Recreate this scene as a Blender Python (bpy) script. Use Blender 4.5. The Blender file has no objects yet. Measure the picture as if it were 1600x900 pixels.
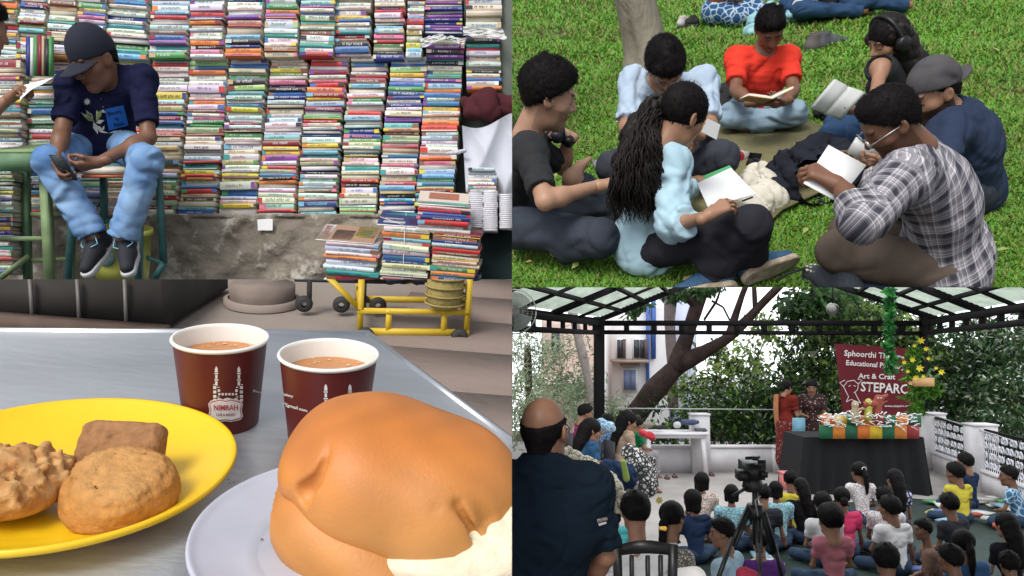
import bpy, bmesh, math, random
import numpy as np
from mathutils import Matrix, Vector
random.seed(7); RNG = np.random.RandomState(7)
R_ = math.radians
# ------------------------------------------------------------------ camera, sky, sun, exposure
F = 1250.0                      # focal length in photo pixels (1600 wide)
CAMZ = 3.0
TILT = R_(-15)
SC = bpy.context.scene
cam = bpy.data.cameras.new('camera'); camo = bpy.data.objects.new('camera', cam)
SC.collection.objects.link(camo); SC.camera = camo
cam.sensor_width = 36; cam.lens = 36*F/1600; cam.clip_start = .02; cam.clip_end = 500
camo.location = (0, 0, CAMZ); camo.rotation_euler = (R_(90)+TILT, 0, 0)
SUN_EL, SUN_AZ = R_(56), R_(-150)           # behind the camera, to the left
w = bpy.data.worlds.new('World'); SC.world = w; w.use_nodes = True
nt = w.node_tree; nt.nodes.clear()
sky = nt.nodes.new('ShaderNodeTexSky'); sky.sky_type = 'NISHITA'; sky.sun_disc = False
sky.sun_elevation = SUN_EL; sky.sun_rotation = SUN_AZ; sky.dust_density = 3.0; sky.air_density = 1.0
hs = nt.nodes.new('ShaderNodeHueSaturation'); hs.inputs['Saturation'].default_value = .35
bg = nt.nodes.new('ShaderNodeBackground'); bg.inputs['Strength'].default_value = .15
wo = nt.nodes.new('ShaderNodeOutputWorld')
nt.links.new(sky.outputs[0], hs.inputs['Color']); nt.links.new(hs.outputs[0], bg.inputs['Color']); nt.links.new(bg.outputs[0], wo.inputs[0])
sl = bpy.data.lights.new('sun', 'SUN'); sl.energy = 1.5; sl.angle = R_(22); sl.color = (1, .96, .9)
so = bpy.data.objects.new('sun', sl); SC.collection.objects.link(so)
sd = Vector((math.sin(SUN_AZ)*math.cos(SUN_EL), math.cos(SUN_AZ)*math.cos(SUN_EL), math.sin(SUN_EL)))
so.rotation_euler = sd.to_track_quat('Z', 'Y').to_euler()
SC.view_settings.view_transform = 'Standard'; SC.view_settings.look = 'None'
SC.view_settings.exposure = 0.35; SC.view_settings.gamma = 1
SC.cycles.max_bounces = 6; SC.cycles.transparent_max_bounces = 12
# ------------------------------------------------------------------ helpers
# All geometry is worked out in a frame C whose origin is the camera's position: x right, y ahead, z up.
A3 = lambda *a: np.array(a, float)
def nrm(v): v = np.asarray(v, float); return v/np.linalg.norm(v)
def P(px, py, d): return A3((px-800)/F*d, d, (450-py)/F*d)
class Plane:                                   # a ground plane: up vector n, camera height h
    def __init__(s, xv, yh, h):
        s.h = h
        yy = -((xv-800)**2+F*F)/(yh-450)       # yv-450
        d = nrm(((xv-800)/F, 1, -yy/F)); s.n = -d if d[2] < 0 else d
        s.R = nrm(np.cross((0, 1, 0), s.n)); s.Fw = np.cross(s.n, s.R)     # right, forward on the plane
    def on(s, px, py, lift=0):
        r = P(px, py, 1.); t = (lift-s.h)/(s.n@r); return r*t
    def to(s, o, x, y, z): return o + s.R*x + s.Fw*y + s.n*z
    def M(s, o, rz=0, sc=1):
        m = Matrix.Identity(4); c, q = math.cos(rz), math.sin(rz)
        X = s.R*c+s.Fw*q; Y = -s.R*q+s.Fw*c
        for i in range(3): m[i][0] = X[i]*sc; m[i][1] = Y[i]*sc; m[i][2] = s.n[i]*sc; m[i][3] = o[i]
        return m
LAWN = Plane(1200, -250, 1.56); TAB = Plane(400, 120, .256); TGR = Plane(400, 120, .94); STG = Plane(800, 550, 2.1)
ORG = {}; PANEL = {}; CUR = ['B']; TOPS = []
def _lnk(o): SC.collection.objects.link(o)
def tag(o, label=None, cat=None, group=None, kind=None):
    if label: o['label'] = label
    if cat: o['category'] = cat
    if group: o['group'] = group
    if kind: o['kind'] = kind
    return o
def thing(name, label, cat, org, group=None, M=None):
    o = bpy.data.objects.new(name, None); _lnk(o); o.empty_display_size = .1
    if M is not None: o.matrix_basis = M; ORG[o] = np.zeros(3)
    else: o.location = org; ORG[o] = np.asarray(org, float)
    PANEL[o] = CUR[0]; TOPS.append(o); return tag(o, label, cat, group)
def mk(name, V, Q=None, T=None, fc=None, vc=None, smooth=False, N=None):
    me = bpy.data.meshes.new(name); V = np.asarray(V, np.float32)
    me.vertices.add(len(V)); me.vertices.foreach_set('co', V.ravel())
    lv, ls, lt = [], [], []; off = 0
    for A, k in ((Q, 4), (T, 3)):
        if A is not None and len(A):
            A = np.asarray(A, np.int32); lv.append(A.ravel()); n = len(A)
            ls.append(off+np.arange(n)*k); off += n*k
    for L in (N or []):
        lv.append(np.asarray(L, np.int32)); ls.append(np.array([off])); off += len(L)
    lv = np.concatenate(lv); ls = np.concatenate(ls)
    me.loops.add(len(lv)); me.loops.foreach_set('vertex_index', lv)
    me.polygons.add(len(ls)); me.polygons.foreach_set('loop_start', ls.astype(np.int32))
    if fc is not None:
        a = me.color_attributes.new('Col', 'FLOAT_COLOR', 'CORNER'); fc = np.asarray(fc, np.float32)
        tot = np.diff(np.append(ls, len(lv))); c = np.ones((len(lv), 4), np.float32); c[:, :3] = np.repeat(fc, tot, axis=0)
        a.data.foreach_set('color', c.ravel())
    if vc is not None:
        a = me.color_attributes.new('Col', 'FLOAT_COLOR', 'POINT'); c = np.ones((len(V), 4), np.float32); c[:, :3] = vc
        a.data.foreach_set('color', c.ravel())
    me.update(calc_edges=True)
    if smooth: me.polygons.foreach_set('use_smooth', np.ones(len(me.polygons), bool))
    me.validate(); return me
class MB:
    def __init__(s): s.V = []; s.Q = []; s.T = []; s.N = []; s.qc = []; s.tc = []; s.nc = []; s.n = 0; s.col = (1, 1, 1)
    def add(s, V, Q=(), T=(), N=()):
        s.V.append(np.asarray(V, float).reshape(-1, 3))
        for q in Q: s.Q.append([i+s.n for i in q]); s.qc.append(s.col)
        for q in T: s.T.append([i+s.n for i in q]); s.tc.append(s.col)
        for q in N: s.N.append([i+s.n for i in q]); s.nc.append(s.col)
        s.n += len(s.V[-1]); return s
    def box(s, c, X, Y, Z):                    # centre, three half vectors
        c = np.asarray(c, float); X, Y, Z = map(lambda v: np.asarray(v, float), (X, Y, Z))
        V = [c+a*X+b*Y+g*Z for g in (-1, 1) for b in (-1, 1) for a in (-1, 1)]
        return s.add(V, [(0, 2, 3, 1), (4, 5, 7, 6), (0, 1, 5, 4), (2, 6, 7, 3), (0, 4, 6, 2), (1, 3, 7, 5)])
    def quad(s, a, b, c, d): return s.add([a, b, c, d], [(0, 1, 2, 3)])
    def bar(s, a, b, w, h=None, up=(0, 0, 1)):
        a = np.asarray(a, float); b = np.asarray(b, float); h = h or w; y = b-a; L = np.linalg.norm(y); y = y/L
        x = np.cross(y, up); x = nrm(x) if np.linalg.norm(x) > 1e-6 else A3(1, 0, 0); z = np.cross(x, y)
        return s.box((a+b)/2, x*w/2, y*L/2, z*h/2)
    def tube(s, pts, r, n=8, cap=True):
        pts = [np.asarray(p, float) for p in pts]; m = len(pts); r = [r]*m if np.isscalar(r) else list(r)
        V = []; px = None
        for i, p in enumerate(pts):
            t = nrm(pts[min(i+1, m-1)]-pts[max(i-1, 0)])
            if px is None: px = np.cross(t, (0, 0, 1) if abs(t[2]) < .9 else (1, 0, 0))
            px = nrm(px-t*(px@t)); py = np.cross(t, px)
            for k in range(n):
                a = 2*math.pi*k/n; V.append(p+(px*math.cos(a)+py*math.sin(a))*r[i])
        Q = [(i*n+k, i*n+(k+1) % n, (i+1)*n+(k+1) % n, (i+1)*n+k) for i in range(m-1) for k in range(n)]
        N = [list(range(n))[::-1], [(m-1)*n+k for k in range(n)]] if cap else []
        return s.add(V, Q, (), N)
    def lathe(s, o, X, Y, Z, prof, n=32):      # prof: (radius, height) pairs, axes X Y Z
        V = [o+(X*math.cos(2*math.pi*k/n)+Y*math.sin(2*math.pi*k/n))*r+Z*h for r, h in prof for k in range(n)]
        Q = [(i*n+k, i*n+(k+1) % n, (i+1)*n+(k+1) % n, (i+1)*n+k) for i in range(len(prof)-1) for k in range(n)]
        return s.add(V, Q)
    def poly(s, pts, n, th):                   # flat slab: outline pts (top), thickness th along -n
        pts = [np.asarray(p, float) for p in pts]; k = len(pts); V = pts+[p-np.asarray(n)*th for p in pts]
        return s.add(V, [(i, i+k, (i+1) % k+k, (i+1) % k) for i in range(k)], (), [list(range(k)), [2*k-1-i for i in range(k)]])
    def mesh(s, name, org=(0, 0, 0), smooth=False, colr=True):
        V = np.concatenate(s.V)-np.asarray(org); fc = (s.qc+s.tc+s.nc) if colr else None
        return mk(name, V, s.Q, s.T, fc, None, smooth, s.N)
    def part(s, name, m, parent, smooth=False):
        return put(name, s.mesh(name, ORG[parent], smooth), m, parent)
    def top(s, name, m, label, cat, org=None, group=None, smooth=False):
        V = np.concatenate(s.V)
        if org is None: org = A3(V[:, 0].mean(), V[:, 1].mean(), V[:, 2].min())
        o = bpy.data.objects.new(name, s.mesh(name, org, smooth)); _lnk(o); o.location = org; ORG[o] = np.asarray(org, float)
        if m: o.data.materials.append(m)
        PANEL[o] = CUR[0]; TOPS.append(o); return tag(o, label, cat, group)
    def struct(s, name, m, kind='structure', smooth=False):
        o = s.top(name, m, None, None, None, None, smooth); o['kind'] = kind; return o
def put(name, me, m, parent):
    o = bpy.data.objects.new(name, me); _lnk(o); o.parent = parent; ORG[o] = ORG[parent]
    if m and not len(me.materials): me.materials.append(m)
    if name in ('spine_print', 'lettering', 'badge_lettering', 'side_lettering', 'patch_lettering', 'building_print', 'print_lines', 'snap_studs', 'chest_print', 'cover_print', 'side_stripes', 'laces', 'sleeve_logo', 'eyes', 'punched_holes', 'rims', 'temple'): o['kind'] = 'stuff'
    return o
# ------------------------------------------------------------------ materials
MATS = {}
def mat(name, col=(1, 1, 1), rough=.7, metal=0, bump=0, bs=60, var=0, vs=8, attr=False, spec=.4, dark=None, coat=0, trans=0, emit=0, sheen=0, det=4, stretch=None, alpha=1, crease=0):
    if name in MATS: return MATS[name]
    m = bpy.data.materials.new(name); m.use_nodes = True; n = m.node_tree.nodes; L = m.node_tree.links
    b = n['Principled BSDF']; I = b.inputs
    I['Base Color'].default_value = (*col, 1); I['Roughness'].default_value = rough; I['Metallic'].default_value = metal
    I['Specular IOR Level'].default_value = spec; I['Coat Weight'].default_value = coat; I['Sheen Weight'].default_value = sheen
    I['Transmission Weight'].default_value = trans; I['Alpha'].default_value = alpha
    if emit: I['Emission Color'].default_value = (*col, 1); I['Emission Strength'].default_value = emit
    tc = n.new('ShaderNodeTexCoord'); src = tc.outputs['Object']
    if stretch:
        mp = n.new('ShaderNodeMapping'); mp.inputs['Scale'].default_value = stretch; L.new(src, mp.inputs[0]); src = mp.outputs[0]
    out = None
    if attr:
        at = n.new('ShaderNodeVertexColor'); at.layer_name = 'Col'
        mx = n.new('ShaderNodeMix'); mx.data_type = 'RGBA'; mx.blend_type = 'MULTIPLY'; mx.inputs[0].default_value = 1
        mx.inputs[7].default_value = (*col, 1); L.new(at.outputs[0], mx.inputs[6]); out = mx.outputs[2]
    if var:
        nz = n.new('ShaderNodeTexNoise'); nz.inputs['Scale'].default_value = vs; nz.inputs['Detail'].default_value = det; L.new(src, nz.inputs[0])
        rp = n.new('ShaderNodeMapRange'); rp.inputs[1].default_value = .3; rp.inputs[2].default_value = .7; L.new(nz.outputs[0], rp.inputs[0])
        mv = n.new('ShaderNodeMix'); mv.data_type = 'RGBA'; L.new(rp.outputs[0], mv.inputs[0])
        dk = dark or tuple(c*(1-var) for c in col)
        if attr:
            mv.blend_type = 'MULTIPLY'; mv.inputs[7].default_value = (1-var,)*3+(1,); L.new(out, mv.inputs[6])
        else: mv.inputs[6].default_value = (*col, 1); mv.inputs[7].default_value = (*dk, 1)
        out = mv.outputs[2]
    if out: L.new(out, I['Base Color'])
    if bump:
        nz = n.new('ShaderNodeTexNoise'); nz.inputs['Scale'].default_value = bs; nz.inputs['Detail'].default_value = 5; L.new(src, nz.inputs[0])
        bp = n.new('ShaderNodeBump'); bp.inputs['Strength'].default_value = min(1, bump); bp.inputs['Distance'].default_value = .4/bs; L.new(nz.outputs[0], bp.inputs['Height']); L.new(bp.outputs[0], I['Normal'])
        if crease:                               # soft cloth creases under the weave
            c1 = n.new('ShaderNodeTexNoise'); c1.noise_type = 'RIDGED_MULTIFRACTAL'; c1.inputs['Scale'].default_value = 5.5; c1.inputs['Detail'].default_value = 2.2; c1.inputs['Roughness'].default_value = .45; c1.inputs['Distortion'].default_value = .7
            cm = n.new('ShaderNodeMapping'); cm.inputs['Scale'].default_value = (1, 1, 1.5); cm.inputs['Rotation'].default_value = (.5, .4, .3); L.new(src, cm.inputs[0]); L.new(cm.outputs[0], c1.inputs[0])
            b2 = n.new('ShaderNodeBump'); b2.invert = True; b2.inputs['Strength'].default_value = min(1, crease*2); b2.inputs['Distance'].default_value = .05; L.new(c1.outputs[0], b2.inputs['Height']); L.new(b2.outputs[0], bp.inputs['Normal'])
    MATS[name] = m; return m
CL = lambda nm, c, **k: mat(nm, c, .9, bump=k.pop('bump', .3), bs=k.pop('bs', 220), var=k.pop('var', .14), vs=k.pop('vs', 9), crease=k.pop('crease', .5), spec=.1, **k)
def leafmat(name, col, tr=.35):
    if name in MATS: return MATS[name]
    m = mat(name, col, .5, attr=True, spec=.3); n = m.node_tree.nodes; L = m.node_tree.links
    b = n['Principled BSDF']; t = n.new('ShaderNodeBsdfTranslucent'); mx = n.new('ShaderNodeMixShader'); mx.inputs[0].default_value = tr
    src = b.inputs['Base Color'].links[0].from_socket; L.new(src, t.inputs[0]); L.new(b.outputs[0], mx.inputs[1]); L.new(t.outputs[0], mx.inputs[2])
    L.new(mx.outputs[0], n['Material Output'].inputs[0]); return m
# ------------------------------------------------------------------ implicit surfaces (smooth unions) -> one continuous mesh
class Grid:
    def __init__(s, lo, hi, vs):
        s.lo = np.asarray(lo, float); s.vs = vs; s.sh = np.maximum(4, np.ceil((np.asarray(hi)-s.lo)/vs).astype(int)+1)
        s.D = np.full(s.sh, .5, np.float32); s.ax = [(s.lo[i]+np.arange(s.sh[i])*vs).astype(np.float32) for i in range(3)]
    def blk(s, lo, hi):
        sl = []
        for i in range(3):
            a = int(np.clip(math.floor((lo[i]-s.lo[i])/s.vs), 0, s.sh[i])); b = int(np.clip(math.ceil((hi[i]-s.lo[i])/s.vs)+1, 0, s.sh[i]))
            if b <= a: return None, None
            sl.append(slice(a, b))
        x = s.ax[0][sl[0]][:, None, None]; y = s.ax[1][sl[1]][None, :, None]; z = s.ax[2][sl[2]][None, None, :]
        return tuple(sl), (x, y, z)
    def mix(s, sl, d, k, sub=False):
        D = s.D[sl]
        if sub: D, d = -D, d
        if k > 0: h = np.maximum(k-np.abs(D-d), 0)/k; r = np.minimum(D, d)-h*h*k*.25
        else: r = np.minimum(D, d)
        s.D[sl] = -r if sub else r
    def cone(s, a, b, ra, rb, k=.03, cut=None, sub=False, cuta=None, ruf=None):
        a = np.asarray(a, float); b = np.asarray(b, float); m = max(ra, rb)+k+.03
        sl, p = s.blk(np.minimum(a, b)-m, np.maximum(a, b)+m)
        if sl is None: return
        ab = b-a; L2 = max(1e-9, ab@ab); q = [p[i]-a[i] for i in range(3)]
        t = (q[0]*ab[0]+q[1]*ab[1]+q[2]*ab[2])/L2; tc = np.clip(t, 0, 1)
        d = np.sqrt(sum((q[i]-tc*ab[i])**2 for i in range(3)))-(ra+(rb-ra)*tc)
        L = math.sqrt(L2)
        if ruf:                                  # drapery: slanting creases that gather towards both joints
            am, fr, sd_ = ruf; e1 = nrm(np.cross(ab, (.3, .5, .8))); e2 = np.cross(ab, e1)/L
            u = sum(q[i]*e1[i] for i in range(3)); v = sum(q[i]*e2[i] for i in range(3)); sl_ = t*L
            w_ = .35+.65*(2*tc-1)**2
            for j_ in range(2):
                p_ = (u*math.cos(sd_+j_*2.4)+v*math.sin(sd_+j_*2.4)); q_ = (u*math.sin(sd_*1.7)-v*math.cos(sd_*1.7))
                ph = np.sin(fr*(.75+.5*j_)*sl_+(13-27*j_)*p_+1.3*np.sin(9*sl_+11*q_+sd_)+sd_*3+j_)
                mk_ = .5+.5*np.sin(8*sl_+19*q_+sd_*2+j_*3.1)
                d = d+am*w_*mk_*((1-np.abs(ph))**2.5*2.2-.5)
        if cut is not None: d = np.maximum(d, (t-cut)*L)
        if cuta is not None: d = np.maximum(d, (cuta-t)*L)
        s.mix(sl, d, k, sub)
    def ell(s, c, X, Y, Z, r, k=.03, sub=False, cutn=None):
        c = np.asarray(c, float); m = max(r)+k+.03; sl, p = s.blk(c-m, c+m)
        if sl is None: return
        q = [p[i]-c[i] for i in range(3)]; l = [sum(q[i]*ax[i] for i in range(3)) for ax in (X, Y, Z)]
        k0 = np.sqrt(sum((l[i]/r[i])**2 for i in range(3))); k1 = np.sqrt(sum((l[i]/r[i]**2)**2 for i in range(3)))+1e-6
        d = k0*(k0-1)/k1
        if cutn is not None: d = np.maximum(d, sum(q[i]*cutn[0][i] for i in range(3))-cutn[1])
        s.mix(sl, d, k, sub)
    def half(s, c, n):                           # keep the side below the plane
        s.D = np.maximum(s.D, ((s.ax[0]-c[0])*n[0])[:, None, None]+((s.ax[1]-c[1])*n[1])[None, :, None]+((s.ax[2]-c[2])*n[2])[None, None, :]).astype(np.float32)
    def folds(s, amp, f=16, seed=0, ridge=True):
        r = np.random.RandomState(seed); x = s.ax[0][:, None, None]; y = s.ax[1][None, :, None]; z = s.ax[2][None, None, :]
        N = 0
        w1 = np.sin(x*f*.55+y*f*.4+1.3)+np.sin(z*f*.6-y*f*.3+.4)
        for i in range(4):
            k = r.normal(size=3); k *= f*(.7+.45*i)/np.linalg.norm(k)
            v = np.sin(x*k[0]+y*k[1]+z*k[2]+w1*1.6+r.uniform(0, 6))
            N = N+((1-np.abs(v))**3*2.4-.55 if ridge else v)/(1+.4*i)
        s.D = (s.D+amp*(.62*N-.1)).astype(np.float32)
    def nets(s):
        D = s.D; I = D < 0; c = np.zeros(np.array(D.shape)-1, np.int8)
        for i in (0, 1):
            for j in (0, 1):
                for k in (0, 1): c += I[i:i+c.shape[0], j:j+c.shape[1], k:k+c.shape[2]]
        act = (c > 0) & (c < 8); idx = np.argwhere(act)
        if not len(idx): return np.zeros((0, 3)), np.zeros((0, 4), int)
        num = np.full(act.shape, -1, np.int64); num[act] = np.arange(len(idx))
        S = np.zeros((len(idx), 3)); C = np.zeros(len(idx))
        for ax in range(3):
            for u in (0, 1):
                for v in (0, 1):
                    o0 = [0, 0, 0]; o1 = [0, 0, 0]; others = [i for i in range(3) if i != ax]
                    o0[others[0]] = u; o0[others[1]] = v; o1 = list(o0); o1[ax] = 1
                    a = D[tuple((idx+o0).T)]; b = D[tuple((idx+o1).T)]; m = (a < 0) != (b < 0)
                    t = np.where(m, a/(a-b+1e-12), 0); pos = np.tile(np.array(o0, float), (len(idx), 1)); pos[:, ax] += t
                    S += pos*m[:, None]; C += m
        V = (idx+S/C[:, None])*s.vs+s.lo; Q = []
        for ax in range(3):
            o = [i for i in range(3) if i != ax]; n = list(D.shape)
            s0 = [slice(None)]*3; s1 = [slice(None)]*3; s0[ax] = slice(0, n[ax]-1); s1[ax] = slice(1, n[ax])
            for q in o: s0[q] = slice(1, n[q]-1); s1[q] = slice(1, n[q]-1)
            a = I[tuple(s0)]; b = I[tuple(s1)]
            for flip in (0, 1):
                e = np.argwhere((a & ~b) if not flip else (~a & b))
                if not len(e): continue
                e[:, o[0]] += 1; e[:, o[1]] += 1
                def cell(du, dv):
                    g = e.copy(); g[:, o[0]] -= du; g[:, o[1]] -= dv; return num[tuple(g.T)]
                q = np.stack([cell(1, 1), cell(0, 1), cell(0, 0), cell(1, 0)], 1)
                if (ax == 1) != bool(flip): q = q[:, ::-1]
                Q.append(q)
        Q = np.concatenate(Q); Q = Q[(Q >= 0).all(1)]; return V, Q
def bbox(pts, m):
    p = np.array(pts); return p.min(0)-m, p.max(0)+m
# ------------------------------------------------------------------ people
EX, EY, EZ = A3(1, 0, 0), A3(0, 1, 0), A3(0, 0, 1)
def fixflip(V, Q):
    a, b, c = V[Q[:, 0]], V[Q[:, 1]], V[Q[:, 2]]
    return Q[:, ::-1] if np.einsum('ij,ij->i', a, np.cross(b, c)).sum() < 0 else Q
CACHE = {}
def head_arr(beard=0, vs=.0047, female=False):
    key = ('head', beard, vs, female)
    if key in CACHE: return CACHE[key]
    g = Grid((-.1, -.125, -.19), (.1, .15, .14), vs); e = lambda c, r, k=.02, **q: g.ell(c, EX, EY, EZ, r, k, **q)
    e((0, -.012, .03), (.076, .096, .088)); e((0, .022, -.03), (.062, .074, .085), .03)
    g.cone((-.03, .03, -.085), (0, .068, -.1), .03, .022, .03); g.cone((.03, .03, -.085), (0, .068, -.1), .03, .022, .03)
    g.cone((-.034, .078, .026), (.034, .078, .026), .013, .013, .02)
    g.cone((-.045, .052, -.025), (-.03, .06, -.04), .022, .02, .03); g.cone((.045, .052, -.025), (.03, .06, -.04), .022, .02, .03)
    for x in (-.031, .031): e((x, .101, .004), (.017, .014, .011), .012, sub=True); e((x, .081, .003), (.014, .011, .011), .006)
    g.cone((0, .088, .014), (0, .112, -.028), .009, .013, .012); g.cone((-.012, .098, -.033), (.012, .098, -.033), .009, .009, .008)
    g.cone((-.018, .09, -.056), (.018, .09, -.056), .0075, .0075, .006); g.cone((-.015, .089, -.067), (.015, .089, -.067), .009, .009, .006)
    for x in (-1, 1):
        g.ell((x*.079, -.008, -.008), nrm((1, .35*x, 0)), nrm((-.35*x, 1, .15)), EZ, (.009, .021, .033), .008)
        g.ell((x*.09, -.004, -.004), EX, EY, EZ, (.006, .011, .018), .004, sub=True)
    g.cone((0, -.02, -.06), (0, -.035, -.17), .052 if not female else .046, .054 if not female else .046, .035)
    V, Q = g.nets(); Q = fixflip(V, Q); x, y, z = V.T; C = np.ones((len(V), 3))
    def paint(m, col, a): C[m] = C[m]*(1-a)+np.array(col)*a
    paint((np.abs(x) < .026) & (y > .082) & (z < -.052) & (z > -.076), (.75, .42, .42), .8)
    paint((np.abs(np.abs(x)-.031) < .019) & (y > .07) & (np.abs(z-.027-(.03-np.abs(np.abs(x)-.03))*.12) < .0055), (.06, .05, .05), .9)
    paint((np.abs(np.abs(x)-.031) < .014) & (y > .07) & (np.abs(z+.004) < .0035), (.05, .04, .04), .9)
    paint((np.abs(np.abs(x)-.031) < .017) & (y > .06) & (np.abs(z-.003) < .014), (.6, .5, .48), .35)
    if beard:
        m = (z < -.035+.3*np.maximum(0, .02-y)) & (y > -.035) & ~((np.abs(x) < .024) & (z < -.053) & (z > -.074) & (y > .08)) & (z > -.13) & ~((np.abs(x) < .016) & (z > -.045))
        m |= (np.abs(x) < .034) & (y > .08) & (z < -.04) & (z > -.055)
        paint(m, (.12, .1, .1), beard)
    CACHE[key] = (V, Q, C); return CACHE[key]
def hair_arr(kind='short', vs=.006, thick=.016, seed=0):
    key = ('hair', kind, vs, thick, seed)
    if key in CACHE: return CACHE[key]
    g = Grid((-.13, -.16, -.16), (.13, .15, .17), vs); t = thick
    if kind == 'bald':
        g.ell((0, -.012, .03), EX, EY, EZ, (.076+.006, .096+.007, .088+.004), 0)
        g.cone((0, -.05, -.02), (0, -.05, -.075), .06, .044, .02); g.half((0, 0, .045), nrm((0, -.3, 1))); g.half((0, .0, 0), nrm((0, 1, -.3)))
        g.D = np.maximum(g.D, -((g.ax[2]+.11)[None, None, :]+0*g.D).astype(np.float32))
        g.folds(.002, 110, seed)
    else:
        top = 1.25 if kind == 'short' else 1.0
        g.ell((0, -.014, .032), EX, EY, EZ, (.077+t*.75, .097+t*.9, .088+t*top), 0)
        if kind == 'short':
            g.cone((0, -.045, -.015), (0, -.048, -.085), .062+t*.3, .047, .02)
            if t > .01: g.ell((0, .03, .1), EX, EY, EZ, (.055, .05, .03), .02)
            rt_ = np.random.RandomState(seed+40)
            for _k in range(16 if t > .012 else 0): a_, b_ = rt_.uniform(0, 6.28), rt_.uniform(0, 1.25); c_ = A3(math.cos(a_)*math.sin(b_)*.078, -.012+math.sin(a_)*math.sin(b_)*.1, .032+math.cos(b_)*.095); g.cone(c_, c_+A3(*rt_.normal(0, .012, 3)), .014, .011, .012)
            n = nrm((0, .66, -.78)); g.half((0, .005, .012), n); g.half((.09, 0, .0), nrm((1, 0, -.7))); g.half((-.09, 0, .0), nrm((-1, 0, -.7))); g.half((0, -.112, .0), nrm((0, -1, -.6))); g.half((0, .1, 0), (0, 1, 0))
        elif kind == 'bob':                    # hair to the jaw, open at the face
            for x in (-1, 1): g.cone((x*.05, -.02, .02), (x*.062, -.015, -.1), .045, .03, .03)
            g.cone((0, -.06, .02), (0, -.065, -.1), .06, .05, .03)
            g.ell((0, .13, -.055), EX, EY, EZ, (.062, .105, .115), .01, sub=True)
        else:                                  # smooth, pulled back
            g.ell((0, .105, -.05), EX, EY, EZ, (.085, .085, .1), .01, sub=True)
            n = nrm((0, .42, -.9)); g.half((0, -.03, -.06), n)
        g.folds(.0018 if kind == 'short' else .0014, 130, seed)
    V, Q = g.nets(); Q = fixflip(V, Q); CACHE[key] = (V, Q); return V, Q
def hand_arr(curl=.5, thumb=.4, spread=1., vs=.0044):
    key = ('hand', curl, thumb, spread)
    if key in CACHE: return CACHE[key]
    g = Grid((-.1, -.085, -.11), (.075, .22, .05), vs)
    g.cone((0, -.04, 0), (0, 0, 0), .026, .025, .02)
    g.cone((-.004, .005, 0), (-.026, .088, .002), .02, .0145, .02); g.cone((.002, .005, 0), (-.004, .092, .004), .02, .0145, .015)
    g.cone((.004, .005, 0), (.016, .086, .002), .02, .014, .015); g.cone((.008, .005, 0), (.033, .076, -.001), .018, .013, .02)
    for i, (x, y, z, L, r) in enumerate(((-.028, .088, .002, .072, .0092), (-.006, .094, .004, .08, .0095), (.016, .088, .002, .074, .009), (.035, .078, -.002, .058, .008))):
        p = A3(x, y, z); a = 0; sx = (i-1.4)*.07*spread*-1
        for j, fr in enumerate((.46, .3, .24)):
            a += curl*(.75+.12*i)*(1, 1.15, .8)[j]
            d = A3(-sx*math.cos(a)*1, math.cos(a), -math.sin(a)); q = p+nrm(d)*L*fr
            g.cone(p, q, r*(1-.09*j), r*(1-.09*(j+1)), .003); p = q
    p0, p1 = A3(-.018, .02, -.006), A3(-.046, .052, -.016); g.cone(p0, p1, .016, .012, .012)
    d = nrm((-.5+thumb*.9, .8, -.25-thumb*.5)); p2 = p1+d*.034; g.cone(p1, p2, .0115, .01, .004)
    d = nrm((-.1+thumb*.7, .9, -.15-thumb*.4)); g.cone(p2, p2+d*.026, .01, .008, .003)
    V, Q = g.nets(); Q = fixflip(V, Q); CACHE[key] = (V, Q); return V, Q
def shoe_arrs():
    if 'shoe' in CACHE: return CACHE['shoe']
    g = Grid((-.07, -.11, -.12), (.07, .22, .06), .0055)
    g.cone((0, -.045, -.05), (0, .05, -.052), .038, .04, .03); g.cone((0, .05, -.058), (.004, .15, -.066), .04, .03, .03)
    g.cone((0, -.012, .01), (0, -.03, -.05), .037, .04, .03); g.cone((0, .02, -.02), (0, .1, -.045), .026, .022, .03)
    g.cone((0, -.008, .06), (0, -.012, -.01), .03, .028, .004, sub=True); g.half((0, 0, -.08), (0, 0, -1))
    U = g.nets(); U = (U[0], fixflip(*U))
    g = Grid((-.07, -.11, -.13), (.07, .23, -.05), .0055)
    g.cone((0, -.045, -.09), (0, .045, -.09), .043, .04, .02); g.cone((0, .045, -.09), (.003, .155, -.09), .046, .036, .02)
    g.half((0, 0, -.076), (0, -.0, 1)); g.half((0, 0, -.106), (0, 0, -1))
    S = g.nets(); S = (S[0], fixflip(*S)); CACHE['shoe'] = (U, S); return U, S
def xf(V, o, X, Y, Z, s=1): return np.asarray(o)+s*(V[:, :1]*X+V[:, 1:2]*Y+V[:, 2:3]*Z)
def merge(parts):
    Vs, Qs, Cs, n = [], [], [], 0
    for p in parts:
        V, Q = p[0], p[1]; Vs.append(V); Qs.append(Q+n); Cs.append(p[2] if len(p) > 2 else np.ones((len(V), 3))); n += len(V)
    return np.concatenate(Vs), np.concatenate(Qs), np.concatenate(Cs)
def skinmat(name, col): return mat('skin_'+name, col, .48, attr=True, var=.18, vs=14, bump=.25, bs=180, spec=.4)
HAIRM = lambda: mat('black_hair', (.008, .006, .006), .65, bump=.35, bs=300, spec=.12, var=.5, vs=60, stretch=(1, 1, .25))
def J(par, px, py, L, sg=0):
    r = nrm(P(px, py, 1.)); t0 = r@par; q = par@par-t0*t0; d = L*L-q
    return r*(t0+sg*math.sqrt(d)) if d > 0 and sg else (r*t0 if d > 0 else par+nrm(r*t0-par)*L)
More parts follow.
